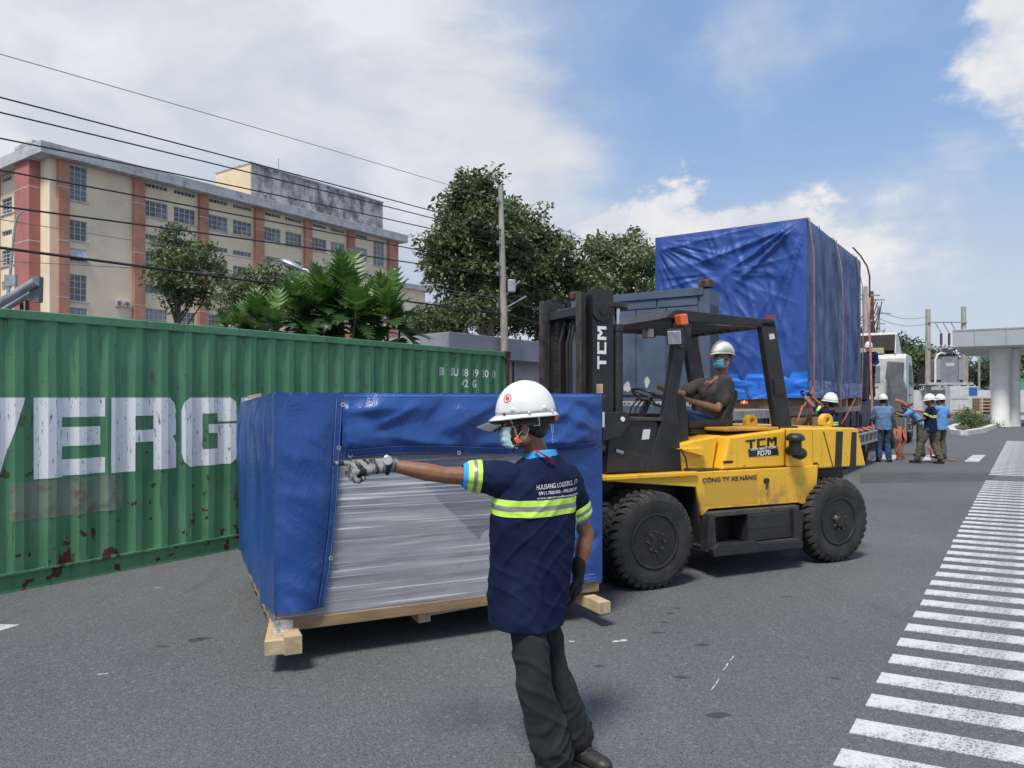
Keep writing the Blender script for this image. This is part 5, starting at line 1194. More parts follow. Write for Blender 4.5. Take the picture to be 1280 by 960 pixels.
MB().box(.12, .42, -.001, .012, 1.6, 3.1).build('post_recess_shade', M['rackdark'], rk, 0)  # flat dark plate in place of the shade inside the post's recess
for (x, y, w_, h_) in ((783,484,5,11),(808,478,3.5,13)):
    b, z = None, None; k = (x-640)/F; ox, oy = RO; b = (k*oy-ox)/(RK.b[0]-k*RK.b[1]); d = oy+b*RK.b[1]; z = EYE+(HY-y)/F*d
    rr = random.Random(x); s_ = d/F
    MB().prism([(.0235, b+s_*w_*1.2*cos(2*pi*i/11)*rr.uniform(.6,1.1), z+s_*h_*.7*sin(2*pi*i/11)*rr.uniform(.6,1.1)) for i in range(11)], (-.002,0,0)).build('bare_patch', M['conc'], rk, 0)
MB().box(-.02, .0, .25, 2.2, 1.55, 1.62).build('perforated_rail', M['railer'], rk, 0, .004)
mb = MB()
for i in range(22): mb.lathe([(.016,-.0225),(.016,-.021)], (0, .3+i*.085, 1.585), 'x', 8)
o = mb.build('rail_hole', M['vinyl'], rk, 0); o['kind'] = 'stuff'
MB().box(-.03, .12, .1, 2.34, 1.42, 1.55).build('end_sill', M['rackblue'], rk, 0, .008)
for b0 in (.0, 2.30): MB().box(0, 12.19, b0, b0+.14, 1.30, 1.46).build('side_rail', M['railer'] if b0 == 0 else M['rackdark'], rk, 0, .006)
MB().box(.05, 12.1, .03, .13, .88, 1.30).build('side_web', M['rackdark'], rk, 0); MB().box(.05, 12.1, 2.31, 2.41, .88, 1.30).build('side_web', M['rackdark'], rk, 0)
for i in range(14): MB().box(.3+i*.88, .36+i*.88, .0, .03, .88, 1.30).build('web_stiffener', M['rackdark'], rk, 0)
db = MB().box(-.14, .14, .14, 2.30, 1.36, 1.455).mesh('deck_board', M['wood_d'], 0)
for i in range(38): o = link('deck_board', db, rk); o.location = (.66+i*.29, 0, 0)
a, z = RK.B(965, 523, 0); MB().box(a-.16, a+.16, -.006, .0, z-.09, z+.09).build('data_plate', M['railer'], rk, 0)
# timbers
for i, x in enumerate((4.4, 5.0, 5.7, 6.6, 7.5, 8.4, 9.3, 9.85)):
    o = MB().box(x, x+.14, -.34, 2.75, 1.465, 1.655).build('bearer_timber', M['wood' if i % 2 else 'wood_d'], None, 0, .004); o.location = (*RO, 0); o.rotation_euler.z = atan2(RD[1], RD[0])
    o['label'] = 'square timber bearer under the tall tarped load, '+['first at its rear','second from its rear','third from its rear','fourth from its rear','fifth from its rear','sixth from its rear','seventh from its rear','last at its far end'][i]; o['category'] = 'timber'; o['group'] = 'timber bearers under the load'
# load
L0, L1, W0, W1, Z0, Z1 = 4.33, 10.0, -.38, 2.81, 1.665, 5.20
ld = thing('tarped_load', 'tall box shaped load wrapped in blue tarpaulin standing on the flat rack', 'load', (*RO, 0), RD)
def fan(p, q, cx, cz, k, amp, reach):
    dx, dz_ = p-cx, q-cz; r = hypot(dx, dz_); th = atan2(dz_, dx)
    w_ = 1-abs(noise.noise((th*k, r*.25, cx)))*2.2; return amp*max(0, w_)**2*min(1, r*1.5)*math.exp(-r/reach)
def back(u, v):
    b = W1+(W0-W1)*u; z = Z0+(Z1-Z0)*v; e = min(1,u*14)*min(1,(1-u)*14)*min(1,(1-v)*14)
    p, q = u*3.19, v*3.53
    d = fan(p,q,3.25,3.6,7,.13,2.3)+fan(p,q,-.1,3.5,8,.07,1.5)+fan(p,q,1.5,2.6,3.5,.05,1.2)
    d += .05*abs(noise.noise((p*1.1, q*1.0, 4)))+.045*max(0, ridge(p*1.2+q*.3, 5, q*.45, 1.6)-.45)+.010*noise.noise((p*3+q*2, q*1.5, 8))+.03*max(0, ridge(p+q*.8,3,q*.5-p*.3,2.4)-.6)
    d -= .05*sin(pi*u)*math.exp(-((v-.78+.18*sin(pi*u))/.12)**2)
    return (L0-d*e, b, z)
mb = MB().patch(back, 120, 130, True); mb.build('rear_tarpaulin', M['cloth_big'], ld, 180)
def sidef(u, v):
    x = L0+(L1-L0)*u; z = Z0+(Z1-.0-Z0)*v; e = min(1,u*20)*min(1,(1-u)*20)*min(1,(1-v)*12)
    p, q = u*5.67, v*3.5
    d = .06*abs(noise.noise((p*2.4, q*.35, 1)))+.05*max(0, ridge(p*1.5+q*.25, 2, q*.3, 1.9)-.4)+.02*noise.noise((p*6, q*1.6, 2))+.03*abs(noise.noise((p*1.2, q*1.4, 6)))
    return (x, W0-d*e, z)
MB().patch(sidef, 150, 90).build('side_tarpaulin', M['cloth_side'], ld, 180)
MB().patch(lambda u, v: (L0+(L1-L0)*u, W0+(W1-W0)*v, Z1+.02*noise.noise((u*6, v*4, 2))*sin(pi*u)*sin(pi*v)), 30, 20).patch(lambda u, v: (L0+(L1-L0)*u, W1, Z0+(Z1-Z0)*v), 4, 4, True).patch(lambda u, v: (L1, W0+(W1-W0)*u, Z0+(Z1-Z0)*v), 4, 4, True).build('top_tarpaulin', M['cloth_side'], ld, 180)
zlow = 2.20
MB().patch(lambda u, v: (L0-.03-.05*abs(noise.noise((u*5, 3, v*2.5)))-.02*max(0, ridge(u*2, 1, v*1.6, 3)-.3), W1+(W0-.03-W1)*u, Z0-.01+.02*sin(u*9)+(zlow+.03*sin(u*6)-Z0)*v), 70, 20, True).build('lower_sheet', M['cloth_bright'], ld, 180)
MB().patch(lambda u, v: (L0-.03+(L1-L0+.03)*u, W0-.035-.03*abs(noise.noise((u*11, 3, v*2.5))), Z0+.02*sin(u*9)+(zlow-.18-Z0)*v), 90, 14).build('lower_side_sheet', M_low := mat('pale_blue_side_sheet', (.075,.14,.34), .4, (.10,.18,.40), 3, bump=.3, bscale=8), ld, 180)
# lashings
def strap(px, m, wd, lab, low=.95, nm='lashing_strap', slack=0):
    a = RK.B(px, 400, W0)[0]; mb = MB(); rs = random.Random(px)
    pts = [(a+rs.uniform(-.01,.01), W0-.02-.095*min(1, i/3)-(.05*sin(pi*i/16) if slack else 0), Z1+.012-(Z1-1.46)*i/16) for i in range(17)]
    pts = [(a, W0-.02, Z1+.028)]+pts+([(a-.05, -.06, low)] if low else [])
    vs = []
    for p in pts: vs += [(p[0]-wd/2, p[1], p[2]), (p[0]+wd/2, p[1]-.004, p[2])]
    mb.add(vs, [(2*i, 2*i+1, 2*i+3, 2*i+2) for i in range(len(pts)-1)]); mb.box(a-wd/2, a+wd/2, W0, W1+.03, Z1+.022, Z1+.027).box(a-wd/2, a+wd/2, W1+.02, W1+.025, 1.3, Z1+.022)
    o = mb.build(nm, m, None, 0); o.location = (*RO, 0); o.rotation_euler.z = atan2(RD[1], RD[0])
    s_ = o.modifiers.new('solid', 'SOLIDIFY'); s_.thickness = .004; o['label'] = lab; o['category'] = 'strap'; o['group'] = 'lashings over the tarped load'; return o
strap(1010, M['pink'], .085, 'faded pink lashing strap at the near corner of the tall load'); strap(1022.5, M['vinyl'], .035, 'first black lashing line on the side of the tall load', 0)
strap(1040.5, M['vinyl'], .045, 'second black lashing line, left of the middle pink strap', 0); strap(1044, M['pink'], .07, 'faded pink lashing strap at the middle of the load side', .95, slack=1)
strap(1066, M['vinyl'], .04, 'black lashing line beside the far orange strap', 0); strap(1070, M['pink'], .09, 'wide pink strap near the far end of the load side', .95, slack=1)
def ribbon3(name, pts, wd, m, lab, cat='strap', group=None, axis=(1,0,0)):
    vs = []; ax = V3(axis)*wd/2
    for p in pts: vs += [V3(p)-ax, V3(p)+ax]
    mb = MB().add(vs, [(2*i, 2*i+1, 2*i+3, 2*i+2) for i in range(len(pts)-1)]); o = mb.build(name, m, None, 180); s_ = o.modifiers.new('solid', 'SOLIDIFY'); s_.thickness = .006
    o['label'] = lab; o['category'] = cat
    if group: o['group'] = group
    return o
ribbon3('lashing_strap', [P(1066,309,17.6), P(1076,320,19.6), P(1084,333,20.4), P(1087,345,20.8), P(1087,372,21.2)], .05, M['pink'], 'strap slung from the top far corner of the load down to the post', axis=(.8,-.3,.1))
ribbon3('lashing_strap', [P(1087,368,21.4), P(1086,400,21.4), P(1088,440,21.3), P(1089,480,21.2), P(1091,530,21.0), P(1091,552,20.9)], .07, M['pink'], 'long faded pink strap hanging down past the far end wall', axis=(.8,-.3,0))
MB_ = RK
for i, (px, py, qx, qy) in enumerate(((1020,478,998,520),(1042,500,1026,524),(1069,498,1052,530),(1003,507,996,528),(1012,490,1014,540))):
    p0, p1 = RK.P3(px, py, W0-.10), RK.P3(qx, qy, -.45)
    w0 = Vector((RO[0]+p0.x*RD[0]/1-p0.y*RD[1], RO[1]+p0.x*RD[1]+p0.y*RD[0], p0.z)); w1 = Vector((RO[0]+p1.x*RD[0]-p1.y*RD[1], RO[1]+p1.x*RD[1]+p1.y*RD[0], p1.z))
    ribbon3('ratchet_strap', [w0, w0.lerp(w1,.5)+Vector((0,0,-.02)), w1], .055, M['orange' if i != 1 else 'rust'], ['orange ratchet strap running down left from the near corner of the load','short orange strap below the middle of the load','slanting orange strap under the far part of the load side','short orange strap end over the timber bearers','orange strap tail hanging beside the raised hands'][i], group='slack straps on the trailer side', axis=(.6,-.2,.3))
# trailer
tr = thing('lowbed_trailer', 'low dark blue trailer under the flat rack', 'trailer', (*RO, 0), RD)
xe = RK.B(1098, 545, -.75)[0]; z1_ = RK.B(1085, 540, -.75)[1]; z0_ = RK.B(1085, 554.5, -.75)[1]
MB().box(-.6, xe, -.55, 3.0, z1_-.10, z1_-.02).build('platform', M['rackdark'], tr, 0)
MB().box(-.6, xe, -.75, -.70, z1_-.05, z1_).box(-.6, xe, -.75, -.70, z0_, z0_+.05).build('side_rail', M['railer'], tr, 0, .006)
MB().box(-.6, xe, -.69, -.60, z0_+.03, z1_-.03).build('side_box', M['trailerblue'], tr, 0)
for i in range(24):
    x = xe-.15-i*.55
    if x < -.4: break
    MB().box(x-.12, x, -.745, -.69, z0_+.04, z1_-.04).build('rail_post', M['railer'], tr, 0)
MB().box(-.6, 13.2, .0, 2.44, .42, .86).build('main_beam', M['blackm'], tr, 0)
MB().box(13.25, 13.75, .02, 2.42, 1.62, 3.02).build('headboard', M['rackdark'], tr, 0, .01)
MB().prism([(12.4,0,.86),(12.4,0,1.2),(13.4,0,1.62),(17.2,0,1.62),(17.2,0,1.35),(14.0,0,1.30),(13.2,0,.5)], (0,2.44,0)).build('gooseneck', M['rackdark'], tr, 0, .01)
tt = MB().lathe([(.22,.0),(.40,-.01),(.475,.03),(.49,.14),(.475,.25),(.40,.29),(.22,.28)], (0,0,0), 'y', 28, True).mesh('wheel', M['rubber'], 40); tw = MB().lathe([(.225,.02),(.2,.06),(.12,.08),(.10,.0),(.001,-.01)], (0,0,0), 'y', 20).mesh('rim', M['galv'], 35)
def twheel(root, x, b, s=1, sc=1, fl=1):
    o = link('wheel', tt, root); o.location = (x, b, .49*sc); o.scale = (sc, sc*fl, sc); link('rim', tw, o)
for x in (5.6, 6.8, 8.0, 9.2, 10.4): twheel(tr, x, -.45, sc=.82); twheel(tr, x, 2.85, sc=.82, fl=-1)
for j, (x, z) in enumerate(((4.5,1.12),(5.4,1.1),(7.2,1.1))): MB().box(x, x+.5, -.30, -.02, z-.25, z+.12).build('stake_pocket', M['rackdark'], tr, 0, .01)
a, z = RK.B(928, 503.5, -.02); o = MB().lathe([(.06,0),(.07,.02),(.05,.06),(.001,.07)], (a,-.05,z-.03), 'z', 12).build('warning_lamp', M['amber'], tr)
tj = random.Random(4)
for i in range(7):
    x = 7+tj.random()*5.2; MB().tube([(x,-.6,z1_),(x+.2,-.5,z1_+.12*tj.random()+.03),(x+.35,-.62,z1_+.02),(x+.6,-.5,z1_+.08)], .04, 6, flat=.3).build('strap_coil', M['orange'], tr)
wds = MB()
for i in range(5):
    o = MB().box(4.5+i*.16, 4.62+i*.16, -.62, -.05, .88+.02*i, 1.28).build('upright_timber', M['wood' if i % 2 else 'wood_d'], tr, 0)
# tractor unit
tk = thing('tractor_unit', 'white truck tractor seen from behind with raised roof deflector, dark in its hollow', 'truck', (RO[0]+RD[0]*19.2+RD[1]*.30, RO[1]+RD[1]*19.2-RD[0]*.30, 0), RD)
MB().prism([(0,0,1.25),(0,0,3.10),(.15,0,3.28),(1.5,0,3.25),(2.05,0,2.5),(2.2,0,1.9),(2.2,0,.75),(1.1,0,.75),(1.0,0,1.25)], (0,2.55,0)).build('cab', M['cab'], tk, 0, .05)
MB().box(-.02, .0, .85, 2.0, 2.25, 2.85).build('rear_window', M['wglass'], tk, 0); MB().box(-.03, -.015, .9, 2.4, 2.06, 2.12).build('panel_seam', M['railer'], tk, 0)
MB().prism([(.9,-.012,2.1),(.95,-.012,2.9),(1.55,-.012,2.85),(1.9,-.012,2.3),(1.9,-.012,2.1)], (0,.02,0)).build('door_window', M['wglass'], tk, 0)
MB().box(.85,.88,-.01,.01,1.0,2.95).build('door_seam', M['vinyl'], tk, 0); MB().box(.98,1.15,-.03,.0,1.75,1.80).build('door_handle', M['vinyl'], tk, 0)
MB().prism([(-.45,-.05,1.15),(-.45,-.05,2.0),(-.45,.08,2.35),(-.45,.05,2.95),(-.45,.55,3.0),(-.45,.62,2.4),(-.45,.45,2.0),(-.45,.45,1.15)], (.40,0,0)).build('air_intake_panel', M['cabgrey'], tk, 0, .03)
# roof deflector, open at the back
dfl = MB(); prf = [(.05,3.30),(.25,3.95),(.55,4.10),(1.2,3.75),(1.7,3.3)]
dfl.prism([(x,.35,z) for x, z in prf], (0,.03,0)).prism([(x,2.32,z) for x, z in prf], (0,.03,0))
for (x0_, z0__), (x1_, z1__) in zip(prf[1:], prf[2:]): dfl.beam((x0_,1.35,z0__), (x1_,1.35,z1__), 2.0, .03, up=(0,0,1))
dfl.build('roof_deflector', M['cab'], tk, 0)
MB().prism([(.22,.39,3.42),(.22,.39,3.98),(.5,.39,4.06),(1.5,.39,3.38)], (0,1.92,0)).build('deflector_hollow_shade', M['defl'], tk, 0)  # dark block put in for the shade inside the open hollow
MB().box(.1,.5,.75,1.75,3.30,3.52).build('roof_box', mat('cream_box', (.42,.36,.25), .7), tk, 0, .02); MB().box(.06,.5,1.8,2.2,3.30,3.45).build('horn_unit', M['greasy'], tk, 0, .02)
MB().box(-5.0, 1.2, .5, 2.1, .78, 1.10).build('chassis_frame', M['blackm'], tk, 0)
st_ = MB().box(-.9, .2, -.02, .5, .55, 1.0).build('fuel_tank', M['cabgrey'], tk, 0, .05)
for z in (.45, .72, .98, 1.2): MB().box(.25, .95, -.10, .05, z, z+.035).build('cab_step', M['galv'], tk, 0)
MB().box(.22, 1.0, .0, .4, .40, 1.25).build('step_well', M['cabgrey'], tk, 0)
for x in (-4.2, -2.9): twheel(tk, x, -.02, sc=1.04); twheel(tk, x, 2.55, sc=1.04, fl=-1)
twheel(tk, 1.65, .02, sc=1.04); twheel(tk, 1.65, 2.5, sc=1.04, fl=-1)
MB().prism([(1.1,-.06,.95),(1.25,-.06,1.15),(2.1,-.06,1.15),(2.3,-.06,.6),(2.15,-.06,.6),(2.0,-.06,1.03),(1.3,-.06,1.03)], (0,.5,0)).build('wheel_arch', M['red'], tk, 0, .01)
MB().tube([(2.0,-.02,2.85),(2.15,-.25,2.9),(2.2,-.28,2.5),(2.1,-.05,2.1)], .02, 6).box(2.12,2.2,-.38,-.16,2.2,2.8).build('door_mirror', M['vinyl'], tk)
MB().box(-.5,-.1,-.03,.5,.55,.95).build('battery_cover', M['galv'], tk, 0, .02)
# ------------------------------------------------------------ people
def loft(mb, rings, n=28, pw=2.3):
    """rings: centre, half-axis vectors"""
    vs = []
    for c, ax, ay in rings:
        c, ax, ay = V3(c), V3(ax), V3(ay)
        for j in range(n):
            t = 2*pi*j/n; cx, cy = cos(t), sin(t); cx = math.copysign(abs(cx)**(2/pw), cx); cy = math.copysign(abs(cy)**(2/pw), cy)
            vs.append(c+ax*cx+ay*cy)
    k = len(rings); fs = [(i*n+j, i*n+(j+1) % n, (i+1)*n+(j+1) % n, (i+1)*n+j) for i in range(k-1) for j in range(n)]
    fs += [tuple(reversed(range(n))), tuple(range((k-1)*n, k*n))]; return mb.add(vs, fs)
def hand(mb, w, d, up, lat, s=1.0, curl=(.6,.6,.6,.6), fat=1.0, thumb=1):
    """palm, four fingers and a thumb; d points along the hand, lat towards the thumb side"""
    w, d, up, lat = V3(w), V3(d).normalized(), V3(up).normalized(), V3(lat).normalized()
    pe = w+d*.085*s
    mb.cap(w, w+d*.03*s, .026*s*fat, .030*s*fat, .8, up)
    for q in (-.75, -.25, .25, .75): mb.cap(w+d*.015*s+lat*.014*s*q, pe+lat*.036*s*q, .015*s*fat, .0125*s*fat)
    for i, (q, ln) in enumerate(((.036,.072),(.013,.080),(-.012,.073),(-.035,.058))):
        a = pe+lat*q*s; ang = 0; dirn = d.copy(); c = curl[i]; r = (.0098-.0006*i)*s*fat
        for k, f in enumerate((.45,.32,.23)):
            ang += c*(.9, 1.15, .8)[k]; dv = d*cos(ang)-up*sin(ang); b = a+dv*ln*s*f; mb.cap(a, b, r*(1-.07*k), r*(.95-.08*k), n=8); a = b
    ta = w+d*.03*s+lat*.028*s; tb = ta+(d*.7+lat*.55*thumb-up*.25)*.038*s; tc_ = tb+(d*.9+lat*.1-up*.3)*.032*s
    mb.cap(ta, tb, .0135*s*fat, .0115*s*fat, n=8); mb.cap(tb, tc_, .0115*s*fat, .0095*s*fat, n=8)
def frame_of(look, up=(0,0,1)):
    y = V3(look).normalized(); x = y.cross(V3(up)).normalized(); z = x.cross(y); return Matrix((x, y, z)).transposed()
def head_prims(mb, c, R, s=1.0):
    q = lambda x, y, z: V3(c)+R @ (Vector((x, y, z))*s)
    mb.ell(q(0,-.012,.035), (.076*s,.098*s,.088*s), R, 18, 12); mb.ell(q(0,.030,-.015), (.064*s,.066*s,.088*s), R, 16, 10)
    mb.ell(q(0,.048,-.075), (.046*s,.045*s,.036*s), R); mb.ell(q(0,.078,.022), (.052*s,.020*s,.018*s), R)
    mb.cap(q(0,.090,.018), q(0,.108,-.022), .010*s, .016*s); mb.ell(q(0,.088,-.052), (.026*s,.014*s,.010*s), R); mb.ell(q(0,.084,-.066), (.022*s,.012*s,.008*s), R)
    for e in (-1, 1):
        mb.ell(q(e*.047,.062,-.018), (.022*s,.024*s,.022*s), R); mb.ell(q(e*.078,-.008,-.008), (.010*s,.020*s,.032*s), R @ Matrix.Rotation(e*-.3, 3, 'Z')); mb.ell(q(e*.060,-.0,-.055), (.018*s,.03*s,.03*s), R)
def eyes(c, R, s, parent):
    for e in (-1, 1):
        p = V3(c)+R @ Vector((e*.031*s,.086*s,.008*s)); o = MB().ell(p, (.012*s,.009*s,.008*s), R, 10, 6).build('eye', M['whitel'], parent); p2 = V3(c)+R @ Vector((e*.031*s,.0945*s,.008*s))
        MB().ell(p2, (.0055*s,.002*s,.0055*s), R, 8, 5).build('iris', M['hair'], o)
def helmet(c, R, s, parent, tilt=0.0, visor=False, emblem=False, nseg=40):
    R = R @ Matrix.Rotation(tilt, 3, 'X'); q = lambda x, y, z: V3(c)+R @ (Vector((x, y, z))*s)
    mb = MB(); prof_ = []
    for i in range(13):
        t = pi/2*i/12; prof_.append((cos(t), sin(t)))
    def pt(rr, h, th):
        x, y = sin(th), cos(th); rx, ry = .112*rr, .139*rr
        z = .054+.146*h; ridge_ = .006*math.exp(-(x*rr/.22)**2)*min(1, h*2) if True else 0
        return q(x*rx, y*ry-.008, z+ridge_)
    vs = [pt(r, h, 2*pi*j/nseg) for r, h in prof_ for j in range(nseg)]; k = 13
    mb.add(vs, [(i*nseg+j, i*nseg+(j+1) % nseg, (i+1)*nseg+(j+1) % nseg, (i+1)*nseg+j) for i in range(k-1) for j in range(nseg)])
    def brim(th, w_):
        f = max(0, cos(th)); wd = .010+.022*f**2.2; return q(sin(th)*(.112+wd*w_*.6), cos(th)*(.139+wd*w_)-.008, .054-.012*w_*(1-.2*f)-.010*f*w_)
    vs = [brim(2*pi*j/nseg, w_) for w_ in (0, .5, 1, 1.02, 1.02) for j in range(nseg)]
    vs = [(v if i < 3*nseg else V3(v)-R @ Vector((0,0,.005*(1 if i < 4*nseg else 1)))) for i, v in enumerate(vs)]
    mb.add(vs, [(i*nseg+j, i*nseg+(j+1) % nseg, (i+1)*nseg+(j+1) % nseg, (i+1)*nseg+j) for i in range(3) for j in range(nseg)])
    o = mb.build('helmet', M['helmet'], parent, 50); sd = o.modifiers.new('solid', 'SOLIDIFY'); sd.thickness = .003*s
    if visor:
        vb = MB(); vb.patch(lambda u, v: q((u-.5)*.165*(1-.12*v), (.120+.105*v)*(1-.5*(2*u-1)**2*(.4+.3*v)), .042-.034*v-.030*(2*u-1)**2), 20, 8); v_ = vb.build('peak', M['visor'], o, 180); v_.modifiers.new('s','SOLIDIFY').thickness = .004
        for th in (-.9, -1.75, -2.6): MB().ell(q(sin(th)*.117, cos(th)*.144-.008, .060), .006*s, None, 10, 6).build('rivet', M['rust'] if th == -.9 else M['helmet'], o)
        for th in (-1.2, -2.3): MB().ell(q(sin(th)*.108, cos(th)*.134-.008, .076), (.012,.012,.014), R, 10, 6).build('knob', M['helmet'], o)
    if emblem:
        th = -.95; n_ = R @ Vector((sin(th), cos(th)*1.0, .55)).normalized(); h_ = .50; r_ = sqrt(1-h_*h_); p = pt(r_, h_, th % (2*pi)); 
        ax = n_.cross(R @ Vector((0,0,1))).normalized(); ay = ax.cross(n_)
        for r0, r1, mm in ((.017,.021,'red'), (.0,.010,'red')):
            eb = MB(); N = 24; vv = []
            for rr in (r0, r1):
                for j in range(N):
                    t = 2*pi*j/N; w_ = p+ax*rr*cos(t)+ay*rr*sin(t); loc_ = R.transposed() @ (w_-V3(c)) / s
                    xx, yy, zz = loc_.x/.112, (loc_.y+.008)/.139, (loc_.z-.054)/.146; f = 1/max(1e-4, sqrt(xx*xx+yy*yy+zz*zz))
                    vv.append(q(xx*f*.112*1.012, yy*f*.139*1.012-.008, .054+zz*f*.146*1.025))
            eb.add(vv, [(j, (j+1) % N, N+(j+1) % N, N+j) for j in range(N)]); eb.build('emblem', mat('emblem_red', (.55,.05,.06), .5) if r0 else bpy.data.materials['emblem_red'], o, 0)
    return o
def facemask(c, R, s, parent, m):
    mb = MB(); q = lambda x, y, z: V3(c)+R @ (Vector((x, y, z))*s)
    def f(u, v):
        t = (u-.5)*2; z = -.098+.098*v; bul = .112-.010*abs(v-.6)*2; y = bul*(1-.48*abs(t)**2.2)+(.004 if int(v*12) % 4 < 2 else 0); x = .074*sin(t*pi/2)*(1-.18*(1-v)); return q(x, y-(.030 if v < .15 else 0)*(1-v*6), z)
    mb.patch(f, 20, 24); o = mb.build('face_mask', m, parent, 180); o.modifiers.new('s','SOLIDIFY').thickness = .003*s
    for e in (-1, 1):
        lp = [q(e*.070,.058,-.004), q(e*.080,.02,.012), q(e*.084,-.018,.012), q(e*.084,-.025,-.01), q(e*.078,-.012,-.045), q(e*.070,.03,-.080), q(e*.068,.05,-.085)]
        MB().tube([lp[0], lp[1], lp[2]], .0018*s, 5).tube(lp[3:], .0018*s, 5).build('ear_loop', M['strapw'], o)
    return o
DEF = dict(hL=(-.09,0,.90), hR=(.09,0,.90), kL=(-.10,.02,.49), kR=(.10,.02,.49), aL=(-.10,-.02,.09), aR=(.10,-.02,.09), tL=(-.12,.13,.03), tR=(.12,.13,.03),
 pel=(0,0,.97), wai=(0,.0,1.12), che=(0,-.005,1.28), nek=(0,-.015,1.43), hea=(0,.02,1.58), sL=(-.18,-.01,1.385), sR=(.18,-.01,1.385), eL=(-.23,-.03,1.12), eR=(.23,-.03,1.12), wL=(-.24,.08,.90), wR=(.24,.08,.90))
def human(label, loc, face, J=None, look=None, vox=.012, skin='skin', shirt='navy', sleeve=.55, trous='khaki', shoes='boot', cap_='helmet', mask=None, gloves=None, long=False, world=None, hipr=1.0, group='workers in the yard', hem=.80, seat=False, tape=False, htilt=0.0, lookup=(0,0,1), girth=1.0, curl=(.6,)*4, handdirs=None, shirt_rings=None, fine=False, scale=1.0, split=None):
    fa = V3((*face, 0)).normalized(); rz = atan2(fa.y, fa.x)-pi/2; root = thing('person', label, 'person', loc, rz=rz, group=group); root.scale = (scale,)*3
    Ri = Matrix.Rotation(-rz, 3, 'Z'); T_ = lambda w: Ri @ (V3(w)-V3(loc))
    j = {k: V3(v) for k, v in DEF.items()}
    for k, v in (J or {}).items(): j[k] = V3(v)
    for k, v in (world or {}).items(): j[k] = T_(v)
    hl = Ri @ V3(look).normalized() if look else Vector((0,1,0)); R = frame_of(hl, lookup); hc = j['hea']
    # body: one continuous surface
    b = MB(); g_ = girth
    b.ell(j['che'], (.145*g_,.088,.15)); b.cap(j['wai']+Vector((-.05,0,0)), j['wai']+Vector((.05,0,0)), .085, .085); b.cap(j['pel']+Vector((-.06,0,0)), j['pel']+Vector((.06,0,0)), .09, .09); b.cap(j['wai'], j['che'], .09, .10); b.cap(j['pel'], j['wai'], .09, .09)
    b.cap(j['sL'], j['sR'], .05, .05); b.cap(j['nek'], hc+R @ Vector((0,-.02,-.04)), .056, .050); b.cap(j['che'], j['nek'], .10, .06)
    for s_ in 'LR':
        b.cap(j['s'+s_], j['e'+s_], .046, .038); b.cap(j['e'+s_], j['e'+s_].lerp(j['w'+s_], .35), .037, .040); b.cap(j['e'+s_].lerp(j['w'+s_], .35), j['w'+s_], .040, .025)
        b.cap(j['h'+s_], j['k'+s_], .075, .05); b.cap(j['k'+s_], j['a'+s_], .05, .034); b.cap(j['a'+s_], j['t'+s_], .034, .026)
        b.cap(j['pel'], j['h'+s_], .08, .08)
        hd = (j['w'+s_]-j['e'+s_]).normalized(); lat = Vector((1 if s_ == 'L' else -1, .6, 0)); 
        if handdirs and s_ in handdirs: hd, up_, lat = [Ri @ V3(x) for x in handdirs[s_]]
        else: lat = (lat-hd*lat.dot(hd)).normalized(); up_ = hd.cross(lat)*(1 if s_ == 'L' else -1)
        j['hd'+s_] = (hd, up_, lat); hand(b, j['w'+s_], hd, up_, lat, 1.0, curl)
    head_prims(b, hc, R)
    link('body', remesh(b, 'body', M[skin], vox*.55 if fine else vox*.8, 3), root)
    eyes(hc, R, 1, root)
    # hair
    hb2 = MB(); hb2.ell(hc+R @ Vector((0,-.030,.030)), (.081,.088,.085), R, 20, 12); hb2.ell(hc+R @ Vector((0,-.055,-.02)), (.062,.05,.045), R)
    link('hair', remesh(hb2, 'hair', M['hair'], .008, 2), root)
    # trousers
    t = MB(); t.cap(j['pel']+Vector((-.055,0,-.02)), j['pel']+Vector((.055,0,-.02)), .118, .118, .9, (0,1,0)) if not shirt_rings else t.cap(j['pel'], j['pel']+Vector((0,0,-.02)), .11, .10)
    for s_ in 'LR':
        hp, kn, an = j['h'+s_], j['k'+s_], j['a'+s_]; fl_ = .82 if not fine else .9
        t.cap(hp, kn, .100*hipr, .078, fl_, (kn-hp).cross(Vector((0,1,0)))); t.cap(kn, kn.lerp(an,.9), .078, .072 if not fine else .078, .95); t.cap(j['pel'], hp, .11, .10)
    def tdisp(co, n):
        return .012*noise.noise((co.x*7, co.y*7, co.z*4))+.016*max(0, ridge(co.x*.7, co.y*.7, co.z+co.x*.8, 9)-.45)*(1 if co.z < .75 else .4)+(.016*max(0, ridge(co.x*.5, co.y*.5, co.z*1.3-co.x, 13)-.3)*min(1,(.34-co.z)*12) if co.z < .34 else 0)
    link('trousers', remesh(t, 'trousers', M[trous], vox*.8 if fine else vox, 4, tdisp), root)
    # shoes
    for s_ in 'LR':
        an, to = j['a'+s_], j['t'+s_]; fd = Vector((to.x-an.x, to.y-an.y, 0)).normalized(); ft = Matrix((fd.cross(Vector((0,0,1))), fd, Vector((0,0,1)))).transposed(); z0 = min(to.z-.03, an.z-.09)
        sb2 = MB(); sb2.cap(Vector((an.x,an.y,z0+.055))-fd*.045, Vector((an.x,an.y,z0+.045))+fd*.12, .046, .042, .9, (0,0,1)); sb2.cap((an.x,an.y,z0+.06), (an.x,an.y,z0+.13), .05, .05); sb2.ell(Vector((an.x,an.y,z0+.042))+fd*.14, (.045,.055,.036), ft)
        o = link('shoe', remesh(sb2, 'shoe', M[shoes], .010, 3), root)
